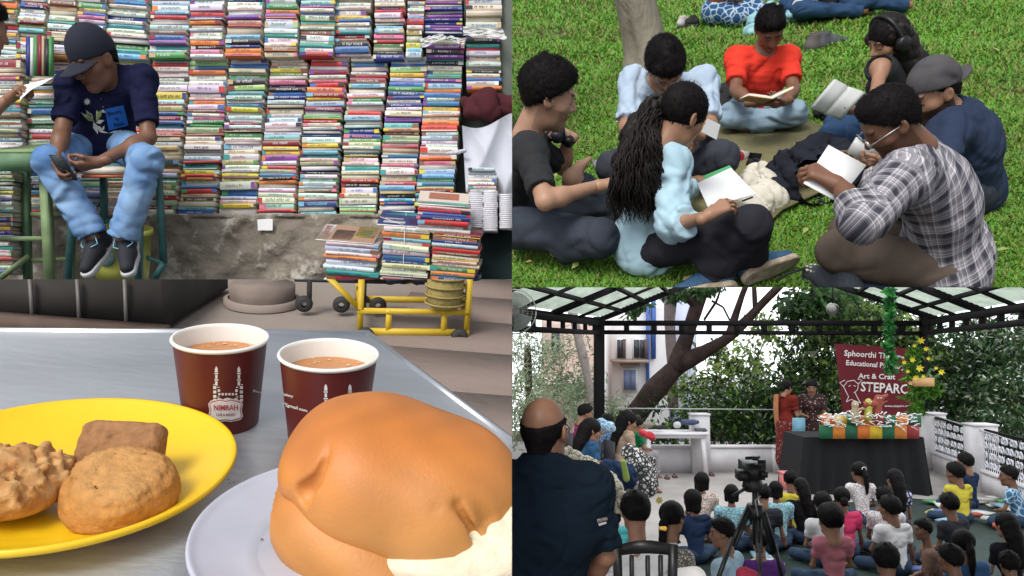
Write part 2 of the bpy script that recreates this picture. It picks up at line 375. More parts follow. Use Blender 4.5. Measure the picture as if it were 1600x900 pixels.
def strands(V, Q, n, L, droop, rng, w=.0016, lift=.35):
    N = np.cross(V[Q[:, 1]]-V[Q[:, 0]], V[Q[:, 2]]-V[Q[:, 0]]); N /= np.linalg.norm(N, axis=1)[:, None]+1e-9
    ids = rng.randint(0, len(Q), n); c = V[Q[ids]].mean(1); nn = N[ids]
    t = np.asarray(droop)+rng.normal(0, .45, (n, 3)); t -= nn*(t*nn).sum(1)[:, None]; t /= np.linalg.norm(t, axis=1)[:, None]+1e-9
    sd_ = np.cross(t, nn)*w; l = L*(.6+.8*rng.rand(n, 1)); m = c+t*l*.5+nn*(lift*l*.5); e = c+t*l+nn*(lift*l*.3)
    VV = np.stack([c-sd_-nn*.001, c+sd_-nn*.001, m+sd_*.7, m-sd_*.7, e], 1).reshape(-1, 3); b = np.arange(n)*5
    return VV, np.stack([b, b+1, b+2, b+3], 1), np.stack([b+3, b+2, b+4], 1)
def locks(paths, r=.006, curl=0., freq=40, rng=RNG, n=4):
    mb = MB()
    for p in paths:
        p = np.asarray(p, float); L = np.cumsum(np.r_[0, np.linalg.norm(np.diff(p, axis=0), axis=1)]); m = max(5, int(L[-1]/.014)); t = np.linspace(0, L[-1], m)
        q = np.stack([np.interp(t, L, p[:, i]) for i in range(3)], 1); q[1:-1] = (q[:-2]+q[1:-1]*2+q[2:])/4
        d = nrm(q[-1]-q[0]); a = nrm(np.cross(d, A3(.3, .9, .1))); b = np.cross(d, a); ph = rng.uniform(0, 6); f = freq*rng.uniform(.7, 1.3)
        amp = curl*np.minimum(1, t/.08)[:, None]*rng.uniform(.5, 1.3)
        q = q+amp*(a*np.sin(f*t+ph)[:, None]+b*np.cos(f*t+ph)[:, None])
        rr = r*rng.uniform(.6, 1.3)*np.clip(1.15-(t/t[-1])**2, .12, 1); mb.tube(list(q), list(rr), n, False)
    return mb
def person(label, J, s=1., hs=1.1, skin='brown', shirt=None, trousers=None, hair=None, fwd=None, hup=None, beard=0, hands=None, shoes=None, group=None,
           vs=.0085, seed=0, girth=1., female=False, bare=(), M=None, org=None, name='person', chair=False, fine=True):
    g8 = s*girth; org = J['pel']*1. if org is None else org
    root = thing(name, label, 'person', org, group, M)
    right = nrm(J['shR']-J['shL']); up = nrm(J['neckb']-J['pel']); fw = nrm(np.cross(up, right))
    plat = J.get('plat', right); hip = {'L': J['pel']-plat*.092*s, 'R': J['pel']+plat*.092*s}
    hf = nrm(fwd if fwd is not None else fw); hu = nrm(hup if hup is not None else up); hr = nrm(np.cross(hf, hu)); hu = np.cross(hr, hf); H = J['head']
    hh = hs*s
    spine = [J['pel'], J['pel']*.45+J['chest']*.55, J['chest'], J['neckb']]
    def torso(g, inf, k=.036, lowcut=None):
        c1, c2, c3 = J['pel'], spine[1], J['chest']
        f2 = nrm(np.cross(nrm(c3-c1), right)); u3 = nrm(J['neckb']-c2); f3 = nrm(np.cross(u3, right))
        fp = nrm(np.cross(nrm(c2-c1), plat))
        g.ell(c1, plat, fp, np.cross(plat, fp), (.142*g8+inf, .108*g8+inf, .115*s+inf), k)
        g.ell(c2, right, f2, np.cross(right, f2), ((.122 if not female else .106)*g8+inf, .096*g8+inf, .155*s+inf), k)
        g.ell(c3, right, f3, np.cross(right, f3), ((.146 if not female else .125)*g8+inf, .104*g8+inf, .155*s+inf), k)
        if female: g.cone(c3+f3*.075*s-right*.06*s, c3+f3*.075*s+right*.06*s, .055*s+inf, .055*s+inf, .04)
        for a in 'LR':
            sh = J['sh'+a]; g.cone(J['neckb']-up*.015*s, sh-up*.004*s, .044*g8+inf, .044*g8+inf, .03); g.cone(c3+(J['neckb']-c3)*.65, sh, .054*g8+inf, .05*g8+inf, k)
            g.cone(c3+(sh-c3)*.4, sh, .078*g8+inf, .05*g8+inf, k)
    pts = list(J[k] for k in J if k != 'plat')+[H]
    lo, hi = bbox(pts, .24*s); g = Grid(lo, hi, vs*1.4)
    torso(g, 0)
    g.cone(J['neckb']-up*.03*s, H-hu*.075*hh-hf*.02*hh, .062*s, .052*hh*(.9 if female else 1), .03)
    for a in 'LR':
        ar = 1. if not female else .85
        g.cone(J['sh'+a], J['el'+a], .047*g8*ar, .037*g8*ar, .03); g.cone(J['el'+a], J['wr'+a], .038*g8*ar, .027*s*ar, .015)
        q = J['el'+a]*.7+J['wr'+a]*.3; g.cone(q, q, .039*s*ar, .039*s*ar, .03)
        g.cone(hip[a], J['kn'+a], .078*g8, .053*g8, .04); g.cone(J['kn'+a], J['an'+a], .058*s, .038*s, .02)
        q = J['kn'+a]*.68+J['an'+a]*.32; g.cone(q, q, .054*s, .054*s, .04)
        t = J.get('to'+a)
        if t is not None and a in bare:
            an = J['an'+a]; dd = nrm(t-an); g.cone(an, an+(t-an)*.62, .036*s, .03*s, .025); g.cone(an-dd*.02, an+dd*.01, .036*s, .036*s, .02)
            b = an+(t-an)*.62; sdv = nrm(np.cross(dd, J['kn'+a]-an))
            for i in range(5): g.cone(b+sdv*(i-2)*.012*s, t+sdv*(i-2)*.017*s-dd*abs(i-1.5)*.008, .017*s, (.014 if i == 0 else .01)*s, .006)
    V, Q = g.nets(); Q = fixflip(V-V.mean(0), Q); parts = [(V, Q)]
    if fine:
        hv = head_arr(beard, female=female); Vh = xf(hv[0], H, hr, hf, hu, hh); parts.append((Vh, hv[1], hv[2]))
        for a in 'LR':
            hd = (hands or {}).get(a)
            if hd is None: continue
            f_, pn, curl, th = hd; f_ = nrm(f_); Z = -nrm(np.asarray(pn)-f_*(np.asarray(pn)@f_)); X = np.cross(f_, Z)
            hv = hand_arr(curl, th); mir = a == 'L'; Vx = hv[0].copy(); q = hv[1]
            if mir: Vx[:, 0] *= -1; q = q[:, ::-1]
            parts.append((xf(Vx, J['wr'+a]+f_*.012*s, X, f_, Z, s*(.96 if not female else .88)), q))
    else:
        hv = head_arr(beard, .0085, female); parts.append((xf(hv[0], H, hr*1.06, hf, hu, hh), hv[1], hv[2]))
    V, Q, C = merge(parts); put('body', mk('body', V-ORG[root], Q, vc=C, smooth=True), skinmat(*SK[skin]), root)
    def cloth(nm, fn, mtl, amp, f=15, extra=None):
        g = Grid(lo, hi, vs*(1.12 if nm == 'trousers' else 1.04)); fn(g)
        if amp: g.folds(amp*s, f*1.35/s, seed+len(nm))
        if extra: extra(g)
        V, Q = g.nets(); Q = fixflip(V-V.mean(0), Q); return put(nm, mk(nm, V-ORG[root], Q, smooth=True), mtl, root)
    if trousers:
        def fn(g):
            i = trousers.get('inf', .014); c1 = J['pel']; fp = nrm(np.cross(nrm(spine[1]-c1), plat))
            g.ell(c1, plat, fp, np.cross(plat, fp), (.142*g8+i, .108*g8+i, .115*s+i), .04)
            leg = trousers.get('leg', .93)
            for a in 'LR':
                rf = (trousers.get('ruf', .006)*s, 30/s, seed+ord(a)+3); g.cone(hip[a], J['kn'+a], .078*g8+i, .054*g8+i*1.2, .04, ruf=rf)
                g.cone(J['kn'+a], J['an'+a], .055*g8+i*1.2, .044*s+i*1.4*trousers.get('flare', 1), .03, cut=leg, ruf=(rf[0]*1.25, rf[1]*1.2, rf[2]))
            if trousers.get('skirt'):
                for (a_, b_, r1, r2) in trousers['skirt']: g.cone(a_, b_, r1, r2, .06)
        cloth('trousers' if not trousers.get('skirt') else 'skirt', fn, trousers['mat'], trousers.get('fold', .008)*.4, trousers.get('f', 14)*.8)
    if shirt:
        nm = shirt.get('name', 'shirt')
        def fn(g):
            i = shirt.get('inf', .013); torso(g, i)
            if shirt.get('hem', .06) > .07: g.ell(J['pel']+up*.02*s, plat, nrm(np.cross(up, plat)), up, (.163*g8+i, .135*g8+i, .13*s+i), .04)
            sv = shirt.get('sleeve', .6)
            for a in 'LR':
                u = min(sv, 1.); rf = (shirt.get('ruf', .0055)*s, 34/s, seed+ord(a)); g.cone(J['sh'+a], J['el'+a], .049*g8+i, .039*g8+i*1.35*shirt.get('loose', 1), .04, cut=u if sv <= 1 else None, ruf=rf)
                if sv > 1: g.cone(J['el'+a], J['wr'+a], .04*g8+i*1.2, .029*s+i*1.1, .02, cut=sv-1, ruf=rf)
        def ex(g):
            hem = shirt.get('hem', .06); g.half(J['pel']-up*hem*s, -up)
            nb = J['neckb']; nd = nrm(H-hu*.08*hh-nb)
            if shirt.get('tank'):
                for a in 'LR': g.cone(J['sh'+a]+up*.03-(J['neckb']-J['sh'+a])*.1, J['sh'+a]+right*(.1 if a == 'R' else -.1), .06, .09, .01, sub=True)
            rn = shirt.get('neck', .062)*s; g.cone(nb+fw*.008*s+nd*.022*s, nb+nd*.12+fw*.03*s, rn, rn*1.35, .008, sub=True)
        cloth(nm, fn, shirt['mat'], shirt.get('fold', .007)*.62, shirt.get('f', 15), ex)
        if shirt.get('collar'):
            nb = J['neckb']; nd = nrm(H-hu*.08*hh-nb); mb = MB(); k = 20; V = []
            for z, r in ((.02, .068), (.05, .062), (.022, .085)):
                for j in range(k):
                    an = 2*math.pi*j/k; V.append(nb+nd*(z-.012)*s+(right*math.cos(an)*r+fw*math.sin(an)*r*1.05)*s+(fw*.012*s)-nd*.012*(math.sin(an)))
            mb.add(V, [(i*k+j, i*k+(j+1) % k, (i+1)*k+(j+1) % k, (i+1)*k+j) for i in (0, 1) for j in range(k)]); mb.part('collar', shirt['mat'], root, True)
    if hair:
        kd = hair.get('kind', 'short'); rg = np.random.RandomState(seed+5)
        hv = hair_arr(kd, .006 if fine else .01, hair.get('thick', .016), seed % 3)
        Vh = xf(hv[0], H, hr*(1 if fine else 1.1), hf, hu*(1 if fine else .97), hh); T = None; Qh = hv[1]
        if fine or hair.get('str'):
            dr = hair.get('droop', -hu*.4+hf*.6)
            sv, sq, stt = strands(Vh, Qh, hair.get('n', 2600 if kd == 'short' else 500), hair.get('len', .026), dr, rg, .0015 if fine else .0028, .26)
            Qh = np.concatenate([Qh, sq+len(Vh)]); T = stt+len(Vh); Vh = np.concatenate([Vh, sv])
        ho = put('hair', mk('hair', Vh-ORG[root], Qh, T, smooth=True), hair.get('mat') or HAIRM(), root)
    if shoes:
        U, S = shoe_arrs(); laces = None
        for a in shoes.get('sides', 'LR'):
            an = J['an'+a]; Y = nrm(J['to'+a]-an); Z = shoes['up'+a] if 'up'+a in shoes else -nrm(np.cross(Y, right)); Z = nrm(Z-Y*(Z@Y)); X = np.cross(Y, Z); k = s*shoes.get('k', 1.)
            so_ = put('shoe', mk('shoe', xf(U[0], an, X, Y, Z, k)-ORG[root], U[1], smooth=True), shoes['mat'], root)
            put('sole', mk('sole', xf(S[0], an, X, Y, Z, k)-ORG[root], S[1], smooth=True), shoes['sole'], so_)
            if shoes.get('lace'):
                mb = MB(); q = lambda x, y, z: an+k*(X*x+Y*y+Z*z)
                for i in range(5):
                    y = .025+.018*i; z = -.0-.0085*i*1.1+.006
                    mb.tube([q(-.026, y, z-.012), q(0, y+.006*(-1)**i, z+.004), q(.026, y, z-.012)], .0035*k, 5)
                for sx in (-1, 1): mb.tube([q(0, .03, .012), q(sx*.03, .02, .02), q(sx*.045, .05, -.005), q(sx*.02, .075, -.004)], .003*k, 5)
                mb.part('laces', shoes['lace'], so_)
                mb = MB()
                for sx in (-1, 1):
                    for i in range(3):
                        y = .02+.022*i; mb.bar(q(sx*.0405, y, -.072), q(sx*.034, y-.018, -.03), .008*k, .004*k, X)
                mb.part('side_stripes', shoes['sole'], so_)
    return root, dict(hr=hr, hf=hf, hu=hu, right=right, up=up, fw=fw, H=H, hh=hh)
SK = {'brown': ('brown', (.29, .145, .085)), 'dark': ('dark', (.2, .095, .056)), 'light': ('light', (.45, .26, .17)), 'mid': ('mid', (.36, .195, .12))}
# ================================================================== LAWN with a reading circle (upper right)
def lawn_scene():
    CUR[0] = 'L'; U = LAWN.n; up = U; fa = LAWN.Fw; rt = LAWN.R; G = lambda x, y, h=0: LAWN.on(x, y, h)
    o = G(1200, 225)
    # ground sheet, gently uneven
    n = 90; gx = np.linspace(-7, 7, n); gy = np.linspace(-4, 13, n); X, Y = np.meshgrid(gx, gy)
    hz = lambda X, Y: .012*np.sin(X*3.1+1)*np.sin(Y*2.3)+.008*np.sin(X*7+Y*5)-.02
    V = (o+X[..., None]*rt+Y[..., None]*fa+hz(X, Y)[..., None]*U).reshape(-1, 3)
    i = np.arange(n*n).reshape(n, n); Q = np.stack([i[:-1, :-1], i[:-1, 1:], i[1:, 1:], i[1:, :-1]], -1).reshape(-1, 4)
    soil = mat('lawn_soil', (.085, .12, .03), .95, var=.75, vs=3.5, dark=(.10, .085, .04), bump=.8, bs=40, det=8)
    g_ = bpy.data.objects.new('lawn_ground', mk('lawn_ground', V-o, Q, smooth=True)); _lnk(g_); g_.location = o; ORG[g_] = o; PANEL[g_] = 'L'; TOPS.append(g_); g_.data.materials.append(soil); g_['kind'] = 'structure'
    # blades
    r = np.random.RandomState(3); N = 300000
    px = r.uniform(790, 1640, N); py = -20+500*r.rand(N)**.9
    rays = np.stack([(px-800)/F, np.ones(N), (450-py)/F], 1); t = -LAWN.h/(rays@U); B = rays*t[:, None]; lo = B-o; bx = lo@rt; by = lo@fa
    B = B+hz(bx, by)[:, None]*U
    pat = np.sin(bx*2.1+1.7*np.sin(by*1.3))*np.sin(by*1.7+bx*.6)+.6*np.sin(bx*5.3+2)*np.sin(by*4.1+1)+.35*r.normal(size=N)
    keep = r.rand(N) < np.clip(.95-.72*(pat < -1.0), .2, 1); B = B[keep]; pat = pat[keep]; M = len(B); dist = B[:, 1]
    an = r.uniform(0, 6.28, M); tl = r.uniform(.25, 1.25, M); L = r.uniform(.016, .046, M)*(1+.18*(dist-3).clip(0)); wd = r.uniform(.0023, .0042, M)*(1+.28*(dist-3).clip(0))
    hd = np.cos(an)[:, None]*rt+np.sin(an)[:, None]*fa; d = hd*np.sin(tl)[:, None]+U*np.cos(tl)[:, None]; sdv = np.cross(d, U); sdv /= np.linalg.norm(sdv, axis=1)[:, None]+1e-9; sdv *= wd[:, None]
    m = B+d*(L*.55)[:, None]; e = m+(d*.6+hd*.5-U*.15*tl[:, None])*(L*.5)[:, None]
    VV = np.stack([B-sdv, B+sdv, m+sdv, m-sdv, e], 1).reshape(-1, 3); b = np.arange(M)*5
    base = np.stack([.11+.1*r.rand(M), .25+.16*r.rand(M), .03+.028*r.rand(M)], 1); dry = r.rand(M) < (.05+.2*(pat < -.45)); base[dry] = np.array([.36, .3, .12])*(.6+.5*r.rand(dry.sum(), 1))
    base *= (1+.12*pat.clip(-1.5, 1.5))[:, None]
    fc = np.concatenate([base, base])
    gm = mk('grass', VV-o, np.stack([b, b+1, b+2, b+3], 1), np.stack([b+3, b+2, b+4], 1), fc)
    go = bpy.data.objects.new('grass', gm); _lnk(go); go.location = o; ORG[go] = o; PANEL[go] = 'L'; TOPS.append(go); gm.materials.append(leafmat('grass_blade', (1, 1, 1), .3))
    tag(go, 'short bright green grass with dry patches', 'grass', kind='stuff')
    rl = np.random.RandomState(12)
    for k in range(46):                          # dry leaves on the grass
        x, y = rl.uniform(815, 1590), rl.uniform(20, 445); c = G(x, y, .035); a = rl.uniform(0, 6.28); q = rt*math.cos(a)+fa*math.sin(a); s_ = np.cross(U, q); l = rl.uniform(.018, .04)
        mb = MB(); mb.col = ((.42, .3, .13), (.3, .19, .08), (.5, .42, .2), (.28, .34, .1))[k % 4]
        mb.add([c-q*l, c-s_*l*.45+U*.006, c+q*l+U*.01, c+s_*l*.45+U*.012], [(0, 1, 2, 3)]); mb.top('dry_leaf', mat('leaf_litter', rough=.8, attr=True), 'small dry leaf lying on the lawn', 'leaf', group='dry leaves scattered on the lawn')
    # woven mat
    pts = [(1068, 226), (1098, 186), (1150, 190), (1262, 188), (1345, 214), (1378, 262), (1300, 290), (1222, 326), (1196, 352), (1120, 345), (1010, 300), (930, 262), (990, 230)]
    from mathutils.geometry import tessellate_polygon
    P0 = [G(x, y, .03) for x, y in pts]
    mb = MB(); mb.poly(P0[::-1] if np.cross(P0[1]-P0[0], P0[2]-P0[1])@U < 0 else P0, U, .012)
    mm = mat('woven_mat', (.27, .245, .125), .9, var=.3, vs=5, bump=.5, bs=30)
    nt = mm.node_tree; nn = nt.nodes; bs = nn['Principled BSDF']; wv = nn.new('ShaderNodeTexWave'); wv.inputs['Scale'].default_value = 26; wv.inputs['Distortion'].default_value = .6
    tc = nn.new('ShaderNodeTexCoord'); mx = nn.new('ShaderNodeMix'); mx.data_type = 'RGBA'; mx.blend_type = 'MULTIPLY'; mx.inputs[7].default_value = (.72, .75, .62, 1)
    src = bs.inputs['Base Color'].links[0].from_socket; nt.links.new(tc.outputs['Object'], wv.inputs[0]); nt.links.new(wv.outputs[1], mx.inputs[0]); nt.links.new(src, mx.inputs[6]); nt.links.new(mx.outputs[2], bs.inputs['Base Color'])
    mb.top('picnic_mat', mm, 'olive woven mat spread in the middle of the reading circle', 'mat')
    for k, (a, b_) in enumerate((((1150, 205), (1235, 200)), ((1160, 222), (1190, 226)), ((1095, 212), (1140, 205)))):   # creases
        pass
    # tree trunk behind
    def trunk(pp, label, h0=0, mt=None, nm='tree'):
        mb = MB(); K = 22; V = []; rg = np.random.RandomState(4)
        ph = rg.uniform(0, 6, 5)
        for j, (p, rr) in enumerate(pp):
            for k in range(K):
                a = 2*math.pi*k/K; q = rr*(1+.07*math.sin(3*a+ph[0]+j*.2)+.05*math.sin(7*a+ph[1]-j*.35)+.03*math.sin(13*a+j*.9)); V.append(p+(rt*math.cos(a)+fa*math.sin(a))*q)
        mb.add(V, [(j*K+k, j*K+(k+1) % K, (j+1)*K+(k+1) % K, (j+1)*K+k) for j in range(len(pp)-1) for k in range(K)])
        t_ = thing(nm, label, 'tree', pp[0][0]); mb.part('trunk', mt, t_, True); return t_
    bark = mat('pale_bark', (.36, .32, .26), .9, var=.45, vs=7, dark=(.2, .17, .13), bump=.9, bs=24, stretch=(1, 1, .35), det=7)
    b0 = G(1026, 118); pp = []
    for j in range(15):
        h = j*.16; c = b0+U*h+rt*(-.03-.16*h)+fa*(.05*h); pp.append((c, (.175 if j else .2)-.006*j+(.05 if j == 0 else .02*max(0, 2-j))))
    trunk(pp, 'pale grey bark tree trunk rising behind the man in the light blue tee', 0, bark)
    b0 = G(1283, 26); pp = [(b0+U*.15*j, .19-.004*j) for j in range(8)]
    trunk(pp, 'dark brown tree trunk at the top edge between the far sitters', 0, mat('brown_bark', (.12, .075, .05), .95, var=.4, bump=.9, bs=20))
    # ---------------- cloth materials
    cl = CL
    red = cl('red_cotton', (.74, .05, .03)); sky_ = cl('pale_blue_cotton', (.44, .55, .68)); dgrey = cl('dark_grey_cotton', (.05, .055, .07), crease=.3); jean = cl('light_jeans', (.27, .38, .47), var=.35, vs=5)
    blk = cl('black_cotton', (.018, .019, .022)); dj = cl('charcoal_jeans', (.05, .06, .08), var=.3); girlblue = cl('light_blue_denim_shirt', (.44, .64, .74), var=.2)
    bpants = cl('black_trousers', (.028, .028, .036), crease=.3); navy = cl('navy_cotton', (.03, .045, .085), crease=.3); bj = cl('blue_jeans', (.035, .075, .16), var=.3); brn = cl('brown_trousers', (.13, .1, .08))
    kap = cl('grey_cap', (.09, .085, .09)); sole = mat('worn_sole', (.48, .42, .33), .9, var=.5, vs=30, dark=(.25, .19, .12)); blueshoe = mat('blue_shoe', (.03, .1, .2), .7, var=.4, vs=60, bump=.6, bs=200)
    white = mat('white_paper', (.82, .83, .82), .7)
    D = lambda x, y: float(G(x, y)[1])
    def book(name, c, X, Y, Z, w_, h_, cover, label, cat='book', thick=.012, op=.35, curlup=0, pagecol=None):
        # open book: centre spine c, X across the pages, Y along the spine, Z out of the pages
        t = thing(name, label, cat, c); mbp = MB(); mbc = MB()
        for sx in (-1, 1):
            d = nrm(X*sx*math.cos(op)+Z*math.sin(op)); nn_ = nrm(Z*math.cos(op)-X*sx*math.sin(op)); k = 6; tops = []; 
            for j in range(k+1):
                u = j/k; p = c+d*w_*u+nn_*(thick*(1-.35*u)*math.sin(min(1, u*3+.15)*math.pi/2)+.004); tops.append(p)
            V = []
            for p in tops: V += [p-Y*h_/2, p+Y*h_/2]
            for j in range(k+1):
                p = c+d*w_*j/k+nn_*.002; V += [p-Y*h_/2, p+Y*h_/2]
            m = 2*(k+1); Q = []
            for j in range(k): Q += [(2*j, 2*j+1, 2*j+3, 2*j+2), (2*j, 2*j+2, m+2*j+2, m+2*j), (2*j+1, m+2*j+1, m+2*j+3, 2*j+3)]
            Q.append((2*k, 2*k+1, m+2*k+1, m+2*k)); mbp.add(V, Q)
            mbc.box(c+d*(w_+.004)/2-nn_*.0012, d*(w_+.004)/2, Y*(h_/2+.004), nn_*.0016)
            if not curlup:
                mbl = MB()
                for j in range(11):
                    yy = (j/10-.5)*h_*.82; mbl.box(c+d*w_*.5+Y*yy+nn_*(thick*.9+.0055), d*w_*.36, Y*h_*.012, nn_*.0004)
                mbl.part('print_lines', mat('print_grey', (.35, .35, .36), .8), t)
        mbp.part('pages', pagecol or mat('book_pages', (.74, .69, .56), .85), t); mbc.part('cover', cover, t); return t
    # ---------------- red tee man (faces us)
    d0 = D(1188, 183); a = {}
    a['pel'] = P(1188, 166, d0-.06); a['chest'] = P(1186, 118, d0-.2); a['neckb'] = P(1192, 83, d0-.3); a['head'] = P(1203, 44, d0-.42)
    a['shR'] = P(1152, 92, d0-.27); a['shL'] = P(1230, 90, d0-.27)
    a['elR'] = J(a['shR'], 1150, 142, .27, -1); a['elL'] = J(a['shL'], 1240, 140, .27, -1)
    a['wrR'] = J(a['elR'], 1176, 161, .23, -1); a['wrL'] = J(a['elL'], 1228, 158, .22, -1)
    a['knR'] = G(1142, 181, .13); a['knL'] = G(1241, 177, .13)
    a['anR'] = G(1214, 194, .06); a['anL'] = G(1168, 198, .055); a['toR'] = G(1254, 192, .045); a['toL'] = G(1130, 196, .05)
    fwd = -fa*.72-U*.62-rt*.1
    person('man in red tee and pale jeans reading cross-legged at the back', a, .96, 1.02, 'dark', dict(mat=red, sleeve=.72, fold=.009), dict(mat=jean, leg=.9, fold=.012), dict(kind='short', thick=.014), fwd, U,
           hands={'R': (-fa*.3+rt*.8, U, .8, .5), 'L': (-rt*.75-fa*.3, U, .8, .5)}, bare='RL', seed=1, girth=1.04)
    c = P(1199, 158, a['wrR'][1]-.13); book('open_book', c, rt, nrm(fa*.9-U*.35), nrm(U*.85+fa*.35), .13, .16, mat('ochre_cover', (.42, .25, .1), .6), 'open book with yellowed pages held by the man in the red tee', op=.3)
    # ---------------- light blue tee man, head bowed
    d0 = D(1052, 262); a = {}
    a['pel'] = P(1052, 238, d0-.05); a['chest'] = P(1044, 178, d0-.26); a['neckb'] = P(1043, 132, d0-.4); a['head'] = P(1038, 100, d0-.55)
    a['shR'] = P(992, 128, d0-.34); a['shL'] = P(1098, 128, d0-.34)
    a['elR'] = J(a['shR'], 980, 200, .3, -1); a['elL'] = J(a['shL'], 1108, 196, .3, -1)
    a['wrR'] = J(a['elR'], 1040, 240, .24, -1); a['wrL'] = J(a['elL'], 1088, 212, .24, -1)
    a['knR'] = G(958, 262, .2); a['knL'] = G(1128, 246, .22); a['anR'] = G(1085, 268, .06); a['anL'] = G(1020, 285, .06); a['toR'] = G(1148, 252, .06); a['toL'] = G(985, 290, .05)
    person('man in a pale blue tee bowing his head over his lap near the tree', a, 1.08, 1.0, 'mid', dict(mat=sky_, sleeve=.86, fold=.012, neck=.07), dict(mat=dgrey, leg=.93, fold=.01), dict(kind='short', thick=.018), -fa*.45-U*.85+rt*.03, U*.5-fa*.8,
           hands={'R': (rt*.7-fa*.3, U, .7, .4), 'L': (-rt*.5-fa*.3+U*.2, U, .7, .5)}, bare='R', seed=2, girth=1.08)
    mb = MB(); c = P(1096, 206, a['wrL'][1]-.12); mb.add([c, c+rt*.07-U*.05, c+rt*.03+U*.06, c+rt*.09+U*.02], [(0, 1, 3, 2)]); mb.top('paper_tissue', white, 'crumpled white tissue in the hand of the pale blue tee man', 'tissue')
    # ---------------- curly haired woman, seen from behind and the side
    d0 = D(1015, 408); a = {}
    fz = nrm(rt*.85+fa*.5)
    a['pel'] = P(1008, 382, d0-.02); a['chest'] = P(1020, 292, d0-.16); a['neckb'] = P(1047, 224, d0-.24); a['head'] = P(1067, 180, d0-.3)
    a['shR'] = P(1047, 256, d0-.3); a['shL'] = P(1030, 238, d0+.04)
    a['elR'] = J(a['shR'], 1052, 352, .27, -1); a['wrR'] = J(a['elR'], 1104, 338, .22, -1)
    a['elL'] = J(a['shL'], 1062, 300, .27, 1); a['wrL'] = J(a['elL'], 1086, 282, .24, 1)
    a['knR'] = G(1160, 372, .22); a['knL'] = G(1176, 350, .3); a['anR'] = G(1112, 424, .06); a['anL'] = G(1168, 404, .08); a['toR'] = G(1044, 436, .05); a['toL'] = G(1222, 384, .09); a['plat'] = nrm(a['shR']-a['shL'])
    fwd = nrm(rt*.72+fa*.35-U*.62)
    root, hh = person('woman with long curly black hair in a light blue shirt holding pages', a, .95, 1.02, 'mid', dict(mat=girlblue, sleeve=1.42, fold=.013, hem=.1, inf=.022, name='shirt'), dict(mat=bpants, leg=1., fold=.006, flare=1.8, ruf=.0045), dict(kind='smooth', thick=.014), fwd, U,
           hands={'R': (rt*.85+fa*.3+U*.25, -U+fa*.2, .5, .3), 'L': (rt*.9-U*.1, -U, .5, .3)}, shoes=dict(mat=blueshoe, sole=sole, upR=nrm(rt*.3+fa*.75+U*.5), upL=nrm(U*.4-rt*.25+fa*.9), k=1.0), seed=3, female=True, girth=.98)
    H = hh['H']; rg = np.random.RandomState(8)
    g = Grid(*bbox([P(1055, 150, d0-.3), P(950, 350, d0), P(1000, 345, d0-.5)], .16), .009)
    K = [(P(1030, 168, H[1]+.0), .035), (P(1012, 190, d0-.3), .06), (P(1003, 225, d0-.32), .09), (P(994, 262, d0-.3), .105), (P(992, 300, d0-.26), .08), (P(990, 322, d0-.2), .045)]
    for (p, r1), (q, r2) in zip(K[:-1], K[1:]): g.cone(p+fa*.04, q+fa*.04, r1*.72, r2*.72, .03)
    q = K[0][0]; g.cone(q, q-rt*.015+U*.01, .036, .036, .005); g.folds(.016, 22, 3); g.folds(.005, 70, 4)
    V, Q = g.nets(); Q = fixflip(V-V.mean(0), Q); hm = mat('dark_curly_hair', (.012, .009, .008), .5, spec=.2, bump=.5, bs=150)
    po = put('ponytail', mk('ponytail', V-ORG[root], Q, smooth=True), hm, root)
    paths = []
    for k in range(420):
        s0 = P(1018+rg.normal(0, 7), 178+rg.normal(0, 6), d0-.3+rg.normal(0, .03)); a_ = rg.uniform(-1, 1); front = rg.rand()
        wid = 40*a_; y2 = rg.uniform(300, 352); x2 = 992+wid+rg.normal(0, 5)
        dd = d0-.3-.11*front*math.sqrt(max(0, 1-a_*a_*.7))
        paths.append([s0, P(1006+wid*.6, 215, dd-.03), P(998+wid*.95, 260, dd-.02), P(994+wid*1.1, 300, dd), P(x2, y2, dd+.06)])
    ml = locks(paths, .0048, .0075, 60, rg); put('ringlets', ml.mesh('ringlets', ORG[root], True, False), hm, root)
    mb = MB(); q = P(1026, 166, H[1]-.02); mb.tube([q+(rt*math.cos(t)+U*math.sin(t))*.045*.9+fa*.01*math.sin(t) for t in np.linspace(0, 6.3, 14)], .012, 6); mb.part('hair_tie', mat('black_band', (.01, .01, .01), .7), root, True)
    # pages on her knee
    c0, c1, c2, c3 = P(1089, 286, d0-.05), P(1142, 262, d0+.1), P(1182, 303, d0-.02), P(1106, 323, d0-.25)
    t = thing('loose_pages', 'white loose pages with a green edge held over her knee', 'paper', c0); mb = MB(); mb.add([c0, c3, c2, c1], [(0, 1, 2, 3)])
    mb.add([c0-U*.003, c3-U*.003, c2-U*.003, c1-U*.003], [(3, 2, 1, 0)]); mb.part('sheet', white, t)
    mb = MB(); mb.add([P(1098, 275, d0-.0), P(1108, 288, d0+.02), P(1150, 272, d0+.12), P(1140, 258, d0+.13)], [(0, 1, 2, 3)]); mb.part('cover', mat('green_cover', (.12, .5, .2), .6), t)
    mb = MB(); mb.tube([P(1176, 308, d0-.2), P(1160, 314, d0-.25)], .004, 6); mb.top('pen', mat('black_plastic', (.01, .01, .012), .4), 'black pen in the curly haired woman\'s hand', 'pen')
    # white cotton bag
    g = Grid(*bbox([G(1150, 345), G(1200, 270)], .25), .012)
    for (x, y, h, r1) in ((1176, 330, .03, .06), (1188, 312, .05, .075), (1180, 290, .05, .07), (1186, 272, .03, .05), (1192, 322, .02, .06)): q = G(x, y, h); g.cone(q, q+rt*.02, r1, r1, .06)
    g.folds(.03, 20, 6); g.half(G(1180, 300, -.0), -U); V, Q = g.nets(); Q = fixflip(V-V.mean(0), Q)
